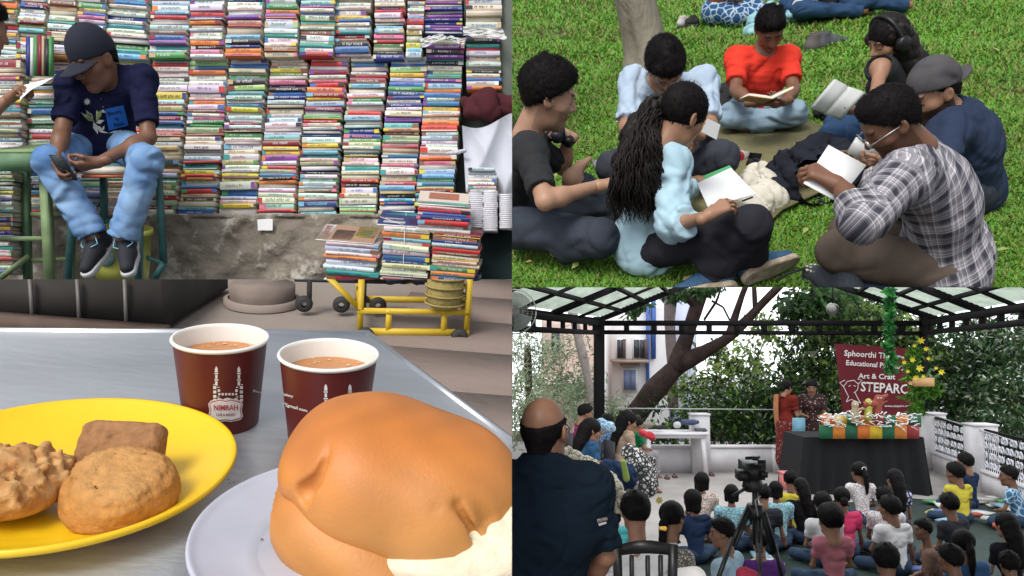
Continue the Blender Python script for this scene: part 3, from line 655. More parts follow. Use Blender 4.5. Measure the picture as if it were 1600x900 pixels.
    o_ = G(1183, 330); ob = bpy.data.objects.new('cloth_bag', mk('cloth_bag', V-o_, Q, smooth=True)); _lnk(ob); ob.location = o_; ORG[ob] = o_; PANEL[ob] = 'L'; TOPS.append(ob); ob.data.materials.append(cl('cream_cotton', (.68, .64, .54))); tag(ob, 'cream cotton bag crumpled on the mat beside the curly haired woman', 'bag')
    # ---------------- black tee man at the left
    d0 = D(800, 385); a = {}
    a['pel'] = P(778, 345, d0-.03); a['chest'] = P(800, 268, d0-.16); a['neckb'] = P(826, 205, d0-.25); a['head'] = P(856, 148, d0-.36)
    a['shR'] = P(828, 238, d0-.4); a['shL'] = P(828, 222, d0+.02)
    a['elR'] = J(a['shR'], 852, 314, .29, -1); a['wrR'] = J(a['elR'], 930, 292, .26, 1)
    a['elL'] = J(a['shL'], 880, 262, .27, 1); a['wrL'] = J(a['elL'], 888, 212, .2, -1)
    a['knR'] = G(935, 372, .16); a['knL'] = G(905, 282, .26); a['anR'] = G(870, 390, .07); a['anL'] = G(893, 300, .16); a['anL'] = P(893, 278, d0-.0); a['toL'] = P(916, 248, d0+.06); a['knL'] = P(950, 330, d0+.1); a['plat'] = nrm(a['shR']-a['shL'])
    person('man in a black tee at the left edge resting his chin on his hand', a, 1.03, 1.14, 'light', dict(mat=blk, sleeve=.78, fold=.006), dict(mat=dj, leg=.85, inf=.02, fold=.006, ruf=.004), dict(kind='short', thick=.02), nrm(rt*.9-U*.42+fa*.05), U,
           hands={'R': (rt*.9+fa*.2, -U, .5, .3), 'L': (U*.45-rt*.75, -rt*.5-U*.6, 1.1, .8)}, bare='L', seed=4, girth=1.05, beard=.35)
    mb = MB(); c = a['wrL']; ax = nrm(a['wrL']-a['elL']); b1 = nrm(np.cross(ax, fa)); b2 = np.cross(ax, b1); mb.tube([c-ax*.02+(b1*math.cos(t)+b2*math.sin(t))*.036 for t in np.linspace(0, 6.3, 16)], .01, 6)
    mb.tube([c-ax*.02-fa*.04-ax*.02, c-ax*.02-fa*.045+ax*.02], .022, 10); mb.top('wrist_watch', mat('black_plastic', (.01, .01, .012), .4), 'black watch on the wrist of the man in the black tee', 'watch')
    mb = MB(); c = P(868, 208, a['wrL'][1]-.02); mb.box(c, rt*.045, fa*.03, U*.028); mb.tube([c-fa*.02, c-fa*.075], .026, 14); mb.tube([c-fa*.075, c-fa*.085], .029, 14); mb.box(c+U*.03, rt*.02, fa*.015, U*.012)
    mb.top('photo_camera', mat('camera_body', (.02, .02, .035), .35), 'black camera hanging at the chest of the man in the black tee', 'camera')
    # folded blanket / strap left of the mat
    # ---------------- woman with headphones
    d0 = D(1400, 215); a = {}
    a['pel'] = P(1404, 185, d0-.02); a['chest'] = P(1398, 135, d0-.16); a['neckb'] = P(1394, 98, d0-.25); a['head'] = P(1386, 63, d0-.32)
    a['shL'] = P(1376, 108, d0-.34); a['shR'] = P(1412, 104, d0-.12)
    a['elL'] = J(a['shL'], 1366, 158, .27, -1); a['wrL'] = J(a['elL'], 1336, 172, .2, -1)
    a['elR'] = J(a['shR'], 1395, 160, .27, 1); a['wrR'] = J(a['elR'], 1345, 170, .24, -1)
    a['knL'] = G(1300, 214, .2); a['knR'] = G(1310, 196, .2); a['anL'] = G(1358, 226, .07); a['anR'] = G(1362, 215, .07); a['plat'] = nrm(a['shR']-a['shL'])
    fwd = nrm(-rt*.86-fa*.25-U*.3)
    root, hh = person('woman wearing black headphones with long black hair and a black sleeveless top', a, .9, 1.02, 'mid', dict(mat=blk, sleeve=.05, fold=.006, tank=1, neck=.075, name='top'), dict(mat=bj, leg=.9, fold=.01), dict(kind='smooth', thick=.015), fwd, U,
           hands={'L': (-rt*.8+U*.1, U, .6, .4), 'R': (-rt*.9, U, .6, .4)}, seed=5, female=True)
    H, hr_, hf_, hu_, k_ = hh['H'], hh['hr'], hh['hf'], hh['hu'], hh['hh']
    g = Grid(*bbox([H, H-U*.42+rt*.15], .2), .01)
    K = [(H-hf_*.03*k_+hu_*.03, .095), (H-hf_*.06-hu_*.08, .09), (H-hf_*.09-hu_*.2-fa*.04, .085), (H-hf_*.11-hu_*.32-fa*.05, .07), (H-hf_*.1-hu_*.42-fa*.06, .04)]
    for (p, r1), (q, r2) in zip(K[:-1], K[1:]): g.cone(p, q, r1, r2, .03)
    g.ell(H+hf_*.13+hu_*-.03, hr_, hf_, hu_, (.14, .1, .15), .02, sub=True)
    g.folds(.008, 38, 2); V, Q = g.nets(); Q = fixflip(V-V.mean(0), Q); put('long_hair', mk('long_hair', V-ORG[root], Q, smooth=True), hm, root)
    paths = []
    for k in range(150):
        a_ = rg.uniform(0, 6.28); r1 = rg.uniform(.05, .09); e = hr_*math.cos(a_)*r1; f_ = -hf_*abs(math.sin(a_))*r1
        paths.append([H+e+f_+hu_*.03, H+e*1.1+f_-hf_*.05-hu_*.1, H+e+f_-hf_*.07-hu_*.24-fa*.05, H+e*.9+f_-hf_*.1-hu_*rg.uniform(.33, .46)-fa*.07])
    put('hair_strands', locks(paths, .005, .007, 30, rg).mesh('hair_strands', ORG[root], True, False), hm, root)
    t = thing('headphones', 'black over-ear headphones on the long haired woman', 'headphones', H); mb = MB(); mb.tube([H+k_*(hr_*math.cos(v)*.116+hu_*(math.sin(v)*.135+.01)-hf_*.0) for v in np.linspace(.05, math.pi-.05, 18)], .011, 7); mb.part('headband', mat('black_plastic', (.01, .01, .012), .4), t, True)
    for sx in (-1, 1):
        mb = MB(); q = H+k_*(hr_*sx*.108-hu_*.005-hf_*.0); mb.lathe(q, hf_, hu_, hr_*sx, [(0.001, .03), (.03, .03), (.038, .022), (.04, 0), (.034, -.008)], 18); mb.part('ear_cushion', mat('black_plastic', (.01, .01, .012), .4), t, True)
    c = P(1306, 157, a['wrL'][1]-.06); book('open_book', c, nrm(rt*.85-U*.5), nrm(rt*.5+U*.6-fa*.1), nrm(-fa*.8+U*.5), .085, .15, mat('grey_cover', (.4, .43, .45), .5), 'open paperback with grey pages held up by the woman with headphones', op=.16, curlup=1, pagecol=mat('grey_pages', (.6, .62, .6), .8))
    g = Grid(*bbox([G(1290, 200), G(1340, 165)], .2), .012)
    for (x, y, h, r1) in ((1290, 172, .05, .06), (1310, 168, .08, .07), (1335, 165, .08, .06)): q = G(x, y, h); g.cone(q, q+rt*.05, r1, r1*.9, .05)
    g.folds(.02, 22, 6); g.half(G(1300, 180), -U); V, Q = g.nets(); Q = fixflip(V-V.mean(0), Q); o_ = G(1310, 175)
    ob = bpy.data.objects.new('jacket', mk('jacket', V-o_, Q, smooth=True)); _lnk(ob); ob.location = o_; ORG[ob] = o_; PANEL[ob] = 'L'; TOPS.append(ob); ob.data.materials.append(blk); tag(ob, 'black jacket heaped behind the knees of the woman with headphones', 'jacket')
    # ---------------- bearded man with backward cap
    d0 = D(1515, 318); a = {}
    a['pel'] = P(1520, 292, d0-.02); a['chest'] = P(1512, 222, d0-.18); a['neckb'] = P(1488, 172, d0-.28); a['head'] = P(1459, 142, d0-.34)
    a['shL'] = P(1482, 205, d0-.36); a['shR'] = P(1500, 188, d0-.02)
    a['elL'] = J(a['shL'], 1462, 268, .28, -1); a['wrL'] = J(a['elL'], 1395, 246, .26, 1)
    a['elR'] = J(a['shR'], 1450, 240, .28, 1); a['wrR'] = J(a['elR'], 1380, 240, .26, 1)
    a['knL'] = G(1430, 322, .2); a['knR'] = G(1410, 282, .2); a['anL'] = G(1460, 300, .07); a['anR'] = G(1480, 290, .07); a['plat'] = nrm(a['shR']-a['shL'])
    fwd = nrm(-rt*.9-U*.4-fa*.12)
    root, hh = person('bearded man in a navy long sleeved tee with his grey cap on backwards', a, 1.05, .93, 'mid', dict(mat=navy, sleeve=1.85, fold=.009, inf=.02), dict(mat=dj, leg=.93), dict(kind='short', thick=.004, n=300), fwd, U*.95-rt*.25,
           hands={'L': (-rt*.95+fa*.1, U, .8, .5), 'R': (-rt*.95, U, .8, .5)}, beard=.93, seed=6, girth=1.02)
    H, hr_, hf_, hu_, k_ = hh['H'], hh['hr'], hh['hf'], hh['hu'], hh['hh']
    def capmesh(flip, mt, label, billdrop=.25, mt2=None):
        g = Grid((-.13, -.24, -.08), (.13, .24, .17), .006); s_ = -1 if flip else 1
        g.ell((0, -.014, .036), EX, EY, EZ, (.089, .111, .108), 0); g.half((0, 0, .03), nrm((0, -.1 if not flip else .25, -1)))
        V, Q = g.nets(); Q = fixflip(V, Q); t = thing('cap', label, 'cap', H); put('crown', mk('crown', xf(V, H, hr_, hf_, hu_, k_)-ORG[t], Q, smooth=True), mt, t)
        nv = 14; mb = MB(); top = []; bot = []
        rows = []
        for j in range(6):
            v = j/5; row = []
            for i in range(nv+1):
                u = (i/nv*2-1); x = u*.073; y0 = math.sqrt(max(0, 1-(u*.82)**2))*.108-.014; y1 = y0+.078*math.sqrt(max(0, 1-abs(u)**2.6))
                y = y0+(y1-y0)*v; z = .034-.02*u*u-billdrop*(y-y0)-.002
                row.append(A3(x, s_*y, z))
            rows.append(row)
        q = lambda p, dz: H+k_*(hr_*p[0]+hf_*p[1]+hu_*(p[2]+dz)); V = [q(p, 0) for r_ in rows for p in r_]+[q(p, -.004) for r_ in rows for p in r_]; m = nv+1; O = 6*m
        Qb = [(j*m+i, j*m+i+1, (j+1)*m+i+1, (j+1)*m+i) for j in range(5) for i in range(nv)]; Qb += [tuple(x+O for x in f[::-1]) for f in Qb]+[(5*m+i, 5*m+i+1, O+5*m+i+1, O+5*m+i) for i in range(nv)]
        mb.add(V, Qb); mb.part('visor', mt2 or mt, t, True)
        mb = MB(); mb.lathe(q(A3(0, -.014, .142), 0), hr_, hf_, hu_, [(.001, .006), (.008, .003), (.009, -.002)], 10); mb.part('button', mt, t); return t
    global CAPFN; CAPFN = capmesh
    t = capmesh(True, kap, 'faded dark grey cap worn backwards by the bearded man')
    mb = MB()
    for sx in (-1, 1): mb.lathe(H+k_*(hr_*sx*.02+hf_*.088+hu_*.05), hr_, hu_, hf_, [(.001, .008), (.006, .006), (.007, 0)], 8)
    mb.part('snap_studs', mat('steel_stud', (.6, .6, .6), .3, 1), t)
    c = P(1349, 236, a['wrL'][1]-.02); mb = MB(); mb.box(c, nrm(rt*.8-U*.55)*.06, nrm(rt*.5+U*.8)*.035, fa*.006); mb.top('mobile_phone', mat('pale_phone', (.5, .5, .48), .4), 'pale mobile phone held beside the black bag', 'phone')
    # ---------------- plaid shirt man
    pm = mat('plaid_cloth', (1, 1, 1), .85, bump=.3, bs=260); nt = pm.node_tree; nn = nt.nodes; L = nt.links
    uv = nn.new('ShaderNodeVertexColor'); uv.layer_name = 'Col'; sp = nn.new('ShaderNodeSeparateColor'); L.new(uv.outputs[0], sp.inputs[0])
    def mth(op, a_, b_=None):
        m = nn.new('ShaderNodeMath'); m.operation = op
        for i, v in enumerate((a_, b_)):
            if v is None: continue
            if isinstance(v, (int, float)): m.inputs[i].default_value = v
            else: L.new(v, m.inputs[i])
        return m.outputs[0]
    def bands(ch):
        ph = mth('FRACT', mth('MULTIPLY', ch, 1.0/.058)); rp = nn.new('ShaderNodeValToRGB'); L.new(ph, rp.inputs[0]); e = rp.color_ramp; e.interpolation = 'CONSTANT'
        vals = [(0, .06), (.3, .5), (.36, .95), (.40, .4), (.5, .45), (.54, .9), (.58, .4), (.72, .3), (.78, .95), (.82, .4), (.92, .2)]
        while len(e.elements) > 1: e.elements.remove(e.elements[-1])
        e.elements[0].position = 0; e.elements[0].color = (.06, .06, .06, 1)
        for p_, v in vals[1:]: q = e.elements.new(p_); q.color = (v, v, v, 1)
        return rp.outputs[0]
    A_, B_ = bands(sp.outputs[0]), bands(sp.outputs[1]); mixv = mth('MULTIPLY', mth('ADD', A_, B_), .5); mixv = mth('POWER', mixv, 1.25)
    cr = nn.new('ShaderNodeMix'); cr.data_type = 'RGBA'; L.new(mixv, cr.inputs[0]); cr.inputs[6].default_value = (.012, .014, .03, 1); cr.inputs[7].default_value = (.8, .76, .8, 1); L.new(cr.outputs[2], nn['Principled BSDF'].inputs['Base Color'])
    d0 = D(1480, 440); a = {}
    a['pel'] = P(1476, 408, d0-.02); a['chest'] = P(1466, 308, d0-.17); a['neckb'] = P(1424, 238, d0-.25); a['head'] = P(1391, 189, d0-.33)
    a['shL'] = P(1412, 278, d0-.42); a['shR'] = P(1432, 246, d0-.06)
    a['elL'] = J(a['shL'], 1350, 343, .29, -1); a['wrL'] = J(a['elL'], 1313, 292, .21, 1)
    a['elR'] = J(a['shR'], 1372, 300, .28, 1); a['wrR'] = J(a['elR'], 1372, 252, .24, 1)
    a['knL'] = G(1312, 392, .17); a['knR'] = G(1330, 365, .17); a['anL'] = G(1400, 425, .07); a['anR'] = G(1328, 432, .07); a['toR'] = G(1262, 405, .06); a['toL'] = G(1355, 452, .06); a['plat'] = nrm(a['shR']-a['shL'])
    fwd = nrm(-rt*.82-U*.58+fa*.05)
    root, hh = person('man in a plaid shirt and brown trousers seen from behind, writing on a white sheet', a, 1.06, .86, 'dark', dict(mat=pm, sleeve=1.42, fold=.008, inf=.02, hem=.17, collar=1), dict(mat=brn, leg=.93, fold=.009), dict(kind='short', thick=.012, n=2200, len=.014), fwd, U*.9-rt*.3,
           hands={'L': (-rt*.55+fa*.5+U*.4, -U, .9, .5), 'R': (-rt*.9+fa*.1, U, .7, .5)}, beard=.5, seed=7, girth=1.02)
    # woven-in coordinates of the plaid: along the back and round it, sleeves along the arm
    for nmx in ('shirt', 'collar'):
        for ch in root.children:
            if ch.name.split('.')[0] != nmx: continue
            me = ch.data; n_ = len(me.vertices); V = np.empty(n_*3, np.float32); me.vertices.foreach_get('co', V); V = V.reshape(-1, 3)+ORG[root]
            up_ = nrm(a['neckb']-a['pel']); rr = nrm(a['shR']-a['shL']); fw = nrm(np.cross(up_, rr)); q = V-a['pel']
            # bend with the spine
            ang = np.arctan2(q@rr, -(q@fw)+.02); u = ang*.17; v = q@up_; ua = np.zeros(n_); va = np.zeros(n_)
            for s_, e_, w_ in ((a['shL'], a['elL'], a['wrL']), (a['shR'], a['elR'], a['wrR'])):
                for A0, B0, off in ((s_, e_, 0), (e_, w_, .29)):
                    ab = B0-A0; L_ = np.linalg.norm(ab); t = ((V-A0)@ab)/L_**2; dd = np.linalg.norm(V-(A0+np.clip(t, 0, 1)[:, None]*ab), axis=1)
                    core = np.linalg.norm(V-(A0+ab*0), axis=1)
                    m = (dd < .085) & (t > (.12 if off == 0 else -.05))
                    ax = ab/L_; b1 = nrm(np.cross(ax, fw)); b2 = np.cross(ax, b1); r_ = V-A0; vw = nrm(np.cross(ax, nrm(A0))); u = np.where(m, r_@vw, u); v = np.where(m, t*L_+off, v)
            c = np.zeros((n_, 4), np.float32); c[:, 0] = u+1.04; c[:, 1] = v+1.04; c[:, 3] = 1
            if 'Col' in me.color_attributes: me.color_attributes.remove(me.color_attributes['Col'])
            at = me.color_attributes.new('Col', 'FLOAT_COLOR', 'POINT'); at.data.foreach_set('color', c.ravel())
    H, hr_, hf_, hu_, k_ = hh['H'], hh['hr'], hh['hf'], hh['hu'], hh['hh']
    t = thing('eyeglasses', 'thin framed glasses on the man in the plaid shirt', 'glasses', H)
    for sx in (-1, 1):
        q = H+k_*(hr_*sx*.032+hf_*.112+hu_*.0); mb = MB(); mb.tube([q+k_*(hr_*math.cos(v)*.024+hu_*math.sin(v)*.019) for v in np.linspace(0, 6.28, 16)], .0026, 5)
        mb.tube([q+k_*hr_*sx*.024, H+k_*(hr_*sx*.083+hf_*.0+hu_*.005)], .0026, 5); mb.part('frame', mat('steel_stud', (.6, .6, .6), .3, 1), t, True)
    # slip-on shoe and sandals
    U_, S_ = shoe_arrs(); perf = mat('perforated_grey', (.055, .065, .08), .8, bump=1, bs=90)
    for (x, y, tx, ty, lab, k2) in ((1316, 424, 1262, 398, 'perforated dark grey slip-on shoe on the grass beside the brown trousers', 1.18),):
        an = G(x, y, .095); Y = nrm(G(tx, ty, .095)-an); X = np.cross(Y, U); t = thing('shoe', lab, 'shoe', G(x, y)); put('upper', mk('upper', xf(U_[0], an, X, Y, U, k2*.95)-ORG[t], U_[1], smooth=True), perf, t); put('sole', mk('sole', xf(S_[0], an, X, Y, U, k2*.95)-ORG[t], S_[1], smooth=True), mat('dark_rubber', (.03, .03, .035), .8), t)
        mb = MB()
        for i in range(6):
            for j in range(4):
                q = an+k2*(Y*(.055+.019*i)+X*(-.024+.016*j)+U*(-.018-.0035*i+.0-abs(j-1.5)*.005)); mb.box(q, X*.0045, Y*.0052, U*.004)
        mb.part('punched_holes', mat('pale_dots', (.5, .48, .42), .8), t)
    t = thing('sandal', 'navy sandal with two wide fabric straps at the bottom edge', 'sandal', G(1350, 450)); base = G(1345, 438, .05); Y = nrm(G(1300, 405)-G(1395, 458)); X = np.cross(Y, U)
    mb = MB(); ol = [base+Y*(math.cos(v)*.15)+X*(math.sin(v)*(.06-.012*math.cos(v))) for v in np.linspace(0, 2*math.pi, 22)[:-1]]; mb.poly(ol[::-1] if np.cross(ol[1]-ol[0], ol[2]-ol[1])@U < 0 else ol, U, .03); mb.part('footbed', mat('navy_rubber', (.03, .05, .09), .8), t)
    for yy in (.07, -.01):
        mb = MB(); row = []
        for v in np.linspace(-1.45, 1.45, 13): row.append(base+X*math.sin(v)*.066+U*(math.cos(v)*.055+.002)+Y*yy)
        V = []; 
        for q in row: V += [q-Y*.026, q+Y*.026]
        mb.add(V, [(2*i, 2*i+1, 2*i+3, 2*i+2) for i in range(12)]); mb.part('strap', cl('speckled_navy_strap', (.12, .12, .2), var=.6, vs=90), t, True)
    mb = MB(); mb.tube([G(1212, 440, .03), G(1230, 428, .05), G(1255, 420, .05), G(1285, 421, .03)], .006, 6); mb.top('loose_strap', blk, 'thin black strap lying on the grass left of the sandal', 'strap')
    # sheet in front of him
    c0, c1, c2, c3 = P(1294, 227, a['wrL'][1]+.1), P(1353, 259, a['wrL'][1]+.06), P(1308, 316, a['wrL'][1]+.0), P(1255, 287, a['wrL'][1]+.02)
    mb = MB(); nv = nrm(np.cross(c1-c0, c3-c0)); mb.poly([c0, c3, c2, c1], nv*-1 if nv@U > 0 else nv, .003); mb.top('paper_pad', white, 'large blank white sheet the plaid shirt man leans over', 'paper')
    # ---------------- black bag / jacket in the middle
    g = Grid(*bbox([G(1195, 295), G(1330, 240)], .3), .013)
    for (x, y, h, r1) in ((1215, 290, .03, .05), (1240, 262, .1, .09), (1268, 248, .13, .1), (1295, 262, .12, .1), (1262, 285, .09, .09), (1240, 298, .03, .06), (1312, 252, .05, .08), (1285, 300, .03, .06)): q = G(x, y, h); g.cone(q, q+rt*.04, r1, r1, .08)
    q = G(1205, 284, .05); g.cone(q, q+rt*.05+U*.0, .055, .05, .01)
    g.folds(.026, 16, 4); g.folds(.008, 45, 5); g.half(G(1250, 280), -U); V, Q = g.nets(); Q = fixflip(V-V.mean(0), Q); o_ = G(1255, 285)
    ob = bpy.data.objects.new('backpack', mk('backpack', V-o_, Q, smooth=True)); _lnk(ob); ob.location = o_; ORG[ob] = o_; PANEL[ob] = 'L'; TOPS.append(ob); ob.data.materials.append(cl('black_nylon', (.022, .024, .034), var=.3)); tag(ob, 'slumped black bag on the mat in the middle of the circle', 'bag')
    g = Grid(*bbox([G(1110, 190), G(1140, 150)], .25), .014)
    for (x, y, h, r1) in ((1122, 158, .1, .1), (1130, 178, .06, .08)): q = G(x, y, h); g.cone(q, q+rt*.04, r1, r1, .08)
    g.folds(.02, 20, 4); V, Q = g.nets(); Q = fixflip(V-V.mean(0), Q); o_ = G(1125, 180)
    ob = bpy.data.objects.new('backpack', mk('backpack', V-o_, Q, smooth=True)); _lnk(ob); ob.location = o_; ORG[ob] = o_; PANEL[ob] = 'L'; TOPS.append(ob); ob.data.materials.append(blk); tag(ob, 'dark bag on the grass between the pale blue tee man and the red tee man', 'bag')
    mb = MB(); c = [G(1172, 238, .035), G(1191, 240, .035), G(1184, 259, .035), G(1165, 257, .035)]; mb.poly(c[::-1], U, .009); mb.top('mobile_phone', mat('phone_glass', (.008, .008, .01), .12), 'black mobile phone lying on the olive mat', 'phone')
    mb = MB(); c = [G(1285, 208, .035), G(1295, 210, .035), G(1296, 220, .035), G(1285, 218, .035)]; mb.poly(c[::-1], U, .003); mb.top('paper_tag', white, 'small white tag on the mat near the blue jeans', 'tag')
    t = thing('water_bottle', 'clear plastic bottle with a red label at the pale blue tee man\'s knee', 'bottle', G(1148, 250)); mb = MB(); q = G(1149, 247, .05); mb.lathe(q, rt, U, nrm(fa*.4+rt*.8), [(.001, -.09), (.03, -.085), (.034, -.07), (.034, .04), (.016, .075), (.013, .09), (.001, .092)], 16); mb.part('bottle_body', mat('clear_plastic', (.8, .82, .85), .15, alpha=.55), t, True)
    mb = MB(); mb.lathe(q, rt, U, nrm(fa*.4+rt*.8), [(.036, -.03), (.036, .02)], 16); mb.part('label_band', mat('red_label', (.6, .04, .06), .5), t, True)
    mb = MB(); c = [G(925, 250, .03), G(978, 246, .03), G(985, 262, .03), G(935, 270, .03)]; mb.poly(c[::-1], U, .03); mb.top('striped_cloth', mat('grey_fabric', (.3, .31, .3), .9, var=.5, vs=40), 'grey striped cloth folded behind the bare foot', 'cloth')
    # ---------------- far group at the top
    wave = mat('batik_cloth', (.5, .62, .72), .9); nt = wave.node_tree; nn = nt.nodes; vz = nn.new('ShaderNodeTexVoronoi'); vz.feature = 'DISTANCE_TO_EDGE'; vz.inputs['Scale'].default_value = 16; tc = nn.new('ShaderNodeTexCoord'); nt.links.new(tc.outputs['Object'], vz.inputs[0])
    rp = nn.new('ShaderNodeValToRGB'); rp.color_ramp.elements[0].color = (.5, .62, .72, 1); rp.color_ramp.elements[1].color = (.02, .08, .2, 1); rp.color_ramp.elements[1].position = .12; nt.links.new(vz.outputs['Distance'], rp.inputs[0]); nt.links.new(rp.outputs[0], nn['Principled BSDF'].inputs['Base Color'])
    def far(px, py, w_, lab, shirtm, trm, faceL=1, s_=.95, skirt=None):
        d0 = D(px, py); a = {}; c0 = G(px, py, .12); q = lambda x, y, z: LAWN.to(c0, x, y, z)
        a['pel'] = q(0, 0, 0); a['chest'] = q(.05*faceL, 0, .3); a['neckb'] = q(.07*faceL, 0, .45); a['head'] = q(.1*faceL, 0, .62)
        a['shL'] = q(.06, .17*faceL, .42); a['shR'] = q(.06, -.17*faceL, .42); a['elL'] = q(.1*faceL, .2*faceL, .15); a['elR'] = q(.1*faceL, -.22*faceL, .15); a['wrL'] = q(.3*faceL, .08*faceL, .08); a['wrR'] = q(.3*faceL, -.1*faceL, .08)
        a['knL'] = q(w_*faceL, .2*faceL, .03); a['knR'] = q(w_*faceL, -.15*faceL, .03); a['anL'] = q(.2*faceL, -.1, -.04); a['anR'] = q(.45*faceL, -.25, -.05)
        sk = dict(mat=trm, fold=.014, leg=.95)
        if skirt: sk.update(skirt=[(a['pel'], q(w_*1.3*faceL, -.1, -.06), .13, .08), (q(.1, -.2, -.03), q(w_*1.4*faceL, -.28, -.08), .1, .06)])
        return person(lab, a, s_, 1.05, 'brown', dict(mat=shirtm, sleeve=.6), sk, dict(kind='short'), nrm(rt*faceL-U*.3), U, seed=9, vs=.013, fine=False)
    far(1118, 18, .32, 'far sitter in a blue patterned skirt at the top edge of the lawn', cl('rust_cotton', (.3, .1, .06)), wave, 1, 1.0, True)
    far(1258, 14, -.1, 'far sitter in white top and blue jeans left of the dark trunk', cl('white_cotton', (.7, .68, .64)), bj)
    far(1325, 6, .12, 'far sitter in blue jeans right of the dark trunk', cl('grey_blue_cotton', (.15, .18, .25)), bj)
    g = Grid(*bbox([G(1165, 52), G(1235, 20)], .25), .014)
    for (x, y, h, r1) in ((1172, 48, .03, .07), (1185, 36, .05, .09), (1198, 22, .05, .1), (1224, 14, .05, .07), (1234, 28, .04, .06)): q = G(x, y, h); g.cone(q, q+rt*.06, r1, r1, .08)
    g.folds(.03, 15, 9); g.half(G(1200, 30), -U); V, Q = g.nets(); Q = fixflip(V-V.mean(0), Q); o_ = G(1190, 40)
    ob = bpy.data.objects.new('scarf', mk('scarf', V-o_, Q, smooth=True)); _lnk(ob); ob.location = o_; ORG[ob] = o_; PANEL[ob] = 'L'; TOPS.append(ob); ob.data.materials.append(mat('aqua_scarf', (.35, .62, .68), .9, var=.5, vs=14)); tag(ob, 'pale aqua scarf spread on the grass behind the red tee man', 'scarf')
    for (x, y, c, lab, k2, dx) in ((1068, 28, (.6, .55, .55), 'small white shoe on the grass left of the patterned skirt', .9, .8), (1082, 27, (.03, .03, .03), 'small black shoe beside the white one on the grass', .8, -.7), (1275, 58, (.13, .11, .11), 'grey brown sandal on the grass behind the red tee man', 1.25, .9), (1290, 55, (.1, .1, .12), 'grey sandal lying next to the brown one on the grass', 1.2, .95)):
        an = G(x, y, .09); Y = nrm(rt*dx+fa*.3); X = np.cross(Y, U); t = thing('shoe', lab, 'shoe', G(x, y)); put('upper', mk('upper', xf(U_[0], an, X, Y, U, k2)-ORG[t], U_[1], smooth=True), mat('far_shoe_%d' % x, c, .8, var=.3), t); put('sole', mk('sole', xf(S_[0], an, X, Y, U, k2)-ORG[t], S_[1], smooth=True), mat('dark_rubber', (.03, .03, .035), .8), t)
    mb = MB(); mb.box(G(1344, 22, .03), rt*.13, fa*.01, U*.01); mb.top('wooden_stick', mat('pale_stick', (.5, .35, .22), .8), 'pale wooden stick on the grass below the far blue jeans', 'stick')
# ------------------------------------------------------------------ lettering and marks laid on real surfaces
from mathutils.bvhtree import BVHTree
_TX = {}
def text2d(s, bold=False):
    if s in _TX: return _TX[s]
    c = bpy.data.curves.new('txt', 'FONT'); c.body = s; c.size = 1; c.resolution_u = 2; c.align_x = 'CENTER'; c.align_y = 'CENTER'
    if bold: c.offset = .02
    o = bpy.data.objects.new('txt', c); _lnk(o); dg = bpy.context.evaluated_depsgraph_get(); me = bpy.data.meshes.new_from_object(o.evaluated_get(dg))
    V = np.array([v.co[:2] for v in me.vertices]).reshape(-1, 2); N = [list(p.vertices) for p in me.polygons]
    bpy.data.objects.remove(o); bpy.data.curves.remove(c); bpy.data.meshes.remove(me); _TX[s] = (V, N); return V, N
def text_on(mb, s, o, X, Y, h, w=None, bold=True):          # o centre, X/Y unit vectors, cap height h, optional total width
    V, N = text2d(s, bold)
    if not len(V): return
    V = V-(V.min(0)+V.max(0))/2; sx = (w/np.ptp(V[:, 0])) if w else h/.72; sy = h/.72
    mb.add(np.asarray(o)+V[:, :1]*sx*X+V[:, 1:]*sy*Y, (), (), N)
class Decal:                                                   # projects outlines onto an object's surface, standing 1-3 mm proud
    def __init__(s, objs, off=.003):
        V, Fc, n = [], [], 0
        for o in objs:
            V += [tuple(np.array(v.co)+ORG[o]) for v in o.data.vertices]; Fc += [tuple(i+n for i in p.vertices) for p in o.data.polygons]; n = len(V)
        s.t = BVHTree.FromPolygons(V, Fc); s.off = off; s.last = 1.
    def pt(s, x, y):
        r = nrm(P(x, y, 1.)); h = s.t.ray_cast(Vector((0, 0, 0)), Vector(r))
        if h[0] is not None: s.last = np.linalg.norm(np.array(h[0]))
        return r*(s.last-s.off)
    def poly(s, mb, pts, col=None, sub=0):
        if col: mb.col = col
        mb.add([s.pt(*p) for p in pts], (), (), [list(range(len(pts)))])
    def grid(s, mb, a, b, c, d, nu=6, nv=6):
        a, b, c, d = map(np.array, (a, b, c, d)); V = [s.pt(*((a*(1-u)+b*u)*(1-v)+(d*(1-u)+c*u)*v)) for v in np.linspace(0, 1, nv+1) for u in np.linspace(0, 1, nu+1)]; m = nu+1
        mb.add(V, [(j*m+i, (j+1)*m+i, (j+1)*m+i+1, j*m+i+1) for j in range(nv) for i in range(nu)])
    def line(s, mb, pts, w):
        V = []; pts = [np.array(p, float) for p in pts]
        for i, p in enumerate(pts):
            t = nrm(pts[min(i+1, len(pts)-1)]-pts[max(i-1, 0)]); n = A3(-t[1], t[0], 0)[:2]*w/2; V += [s.pt(*(p-n)), s.pt(*(p+n))]
        mb.add(V, [(2*i, 2*i+2, 2*i+3, 2*i+1) for i in range(len(pts)-1)])
    def text(s, mb, tx, cx, cy, h, w=None, ang=0):
        V, N = text2d(tx, True); V = V-(V.min(0)+V.max(0))/2; sx = (w/np.ptp(V[:, 0])) if w else h/.72; sy = h/.72; ca, sa = math.cos(ang), math.sin(ang)
        mb.add([s.pt(cx+(v[0]*sx*ca+v[1]*sy*sa), cy+(v[0]*sx*sa-v[1]*sy*ca)) for v in V], (), (), [f[::-1] for f in N] if False else N)
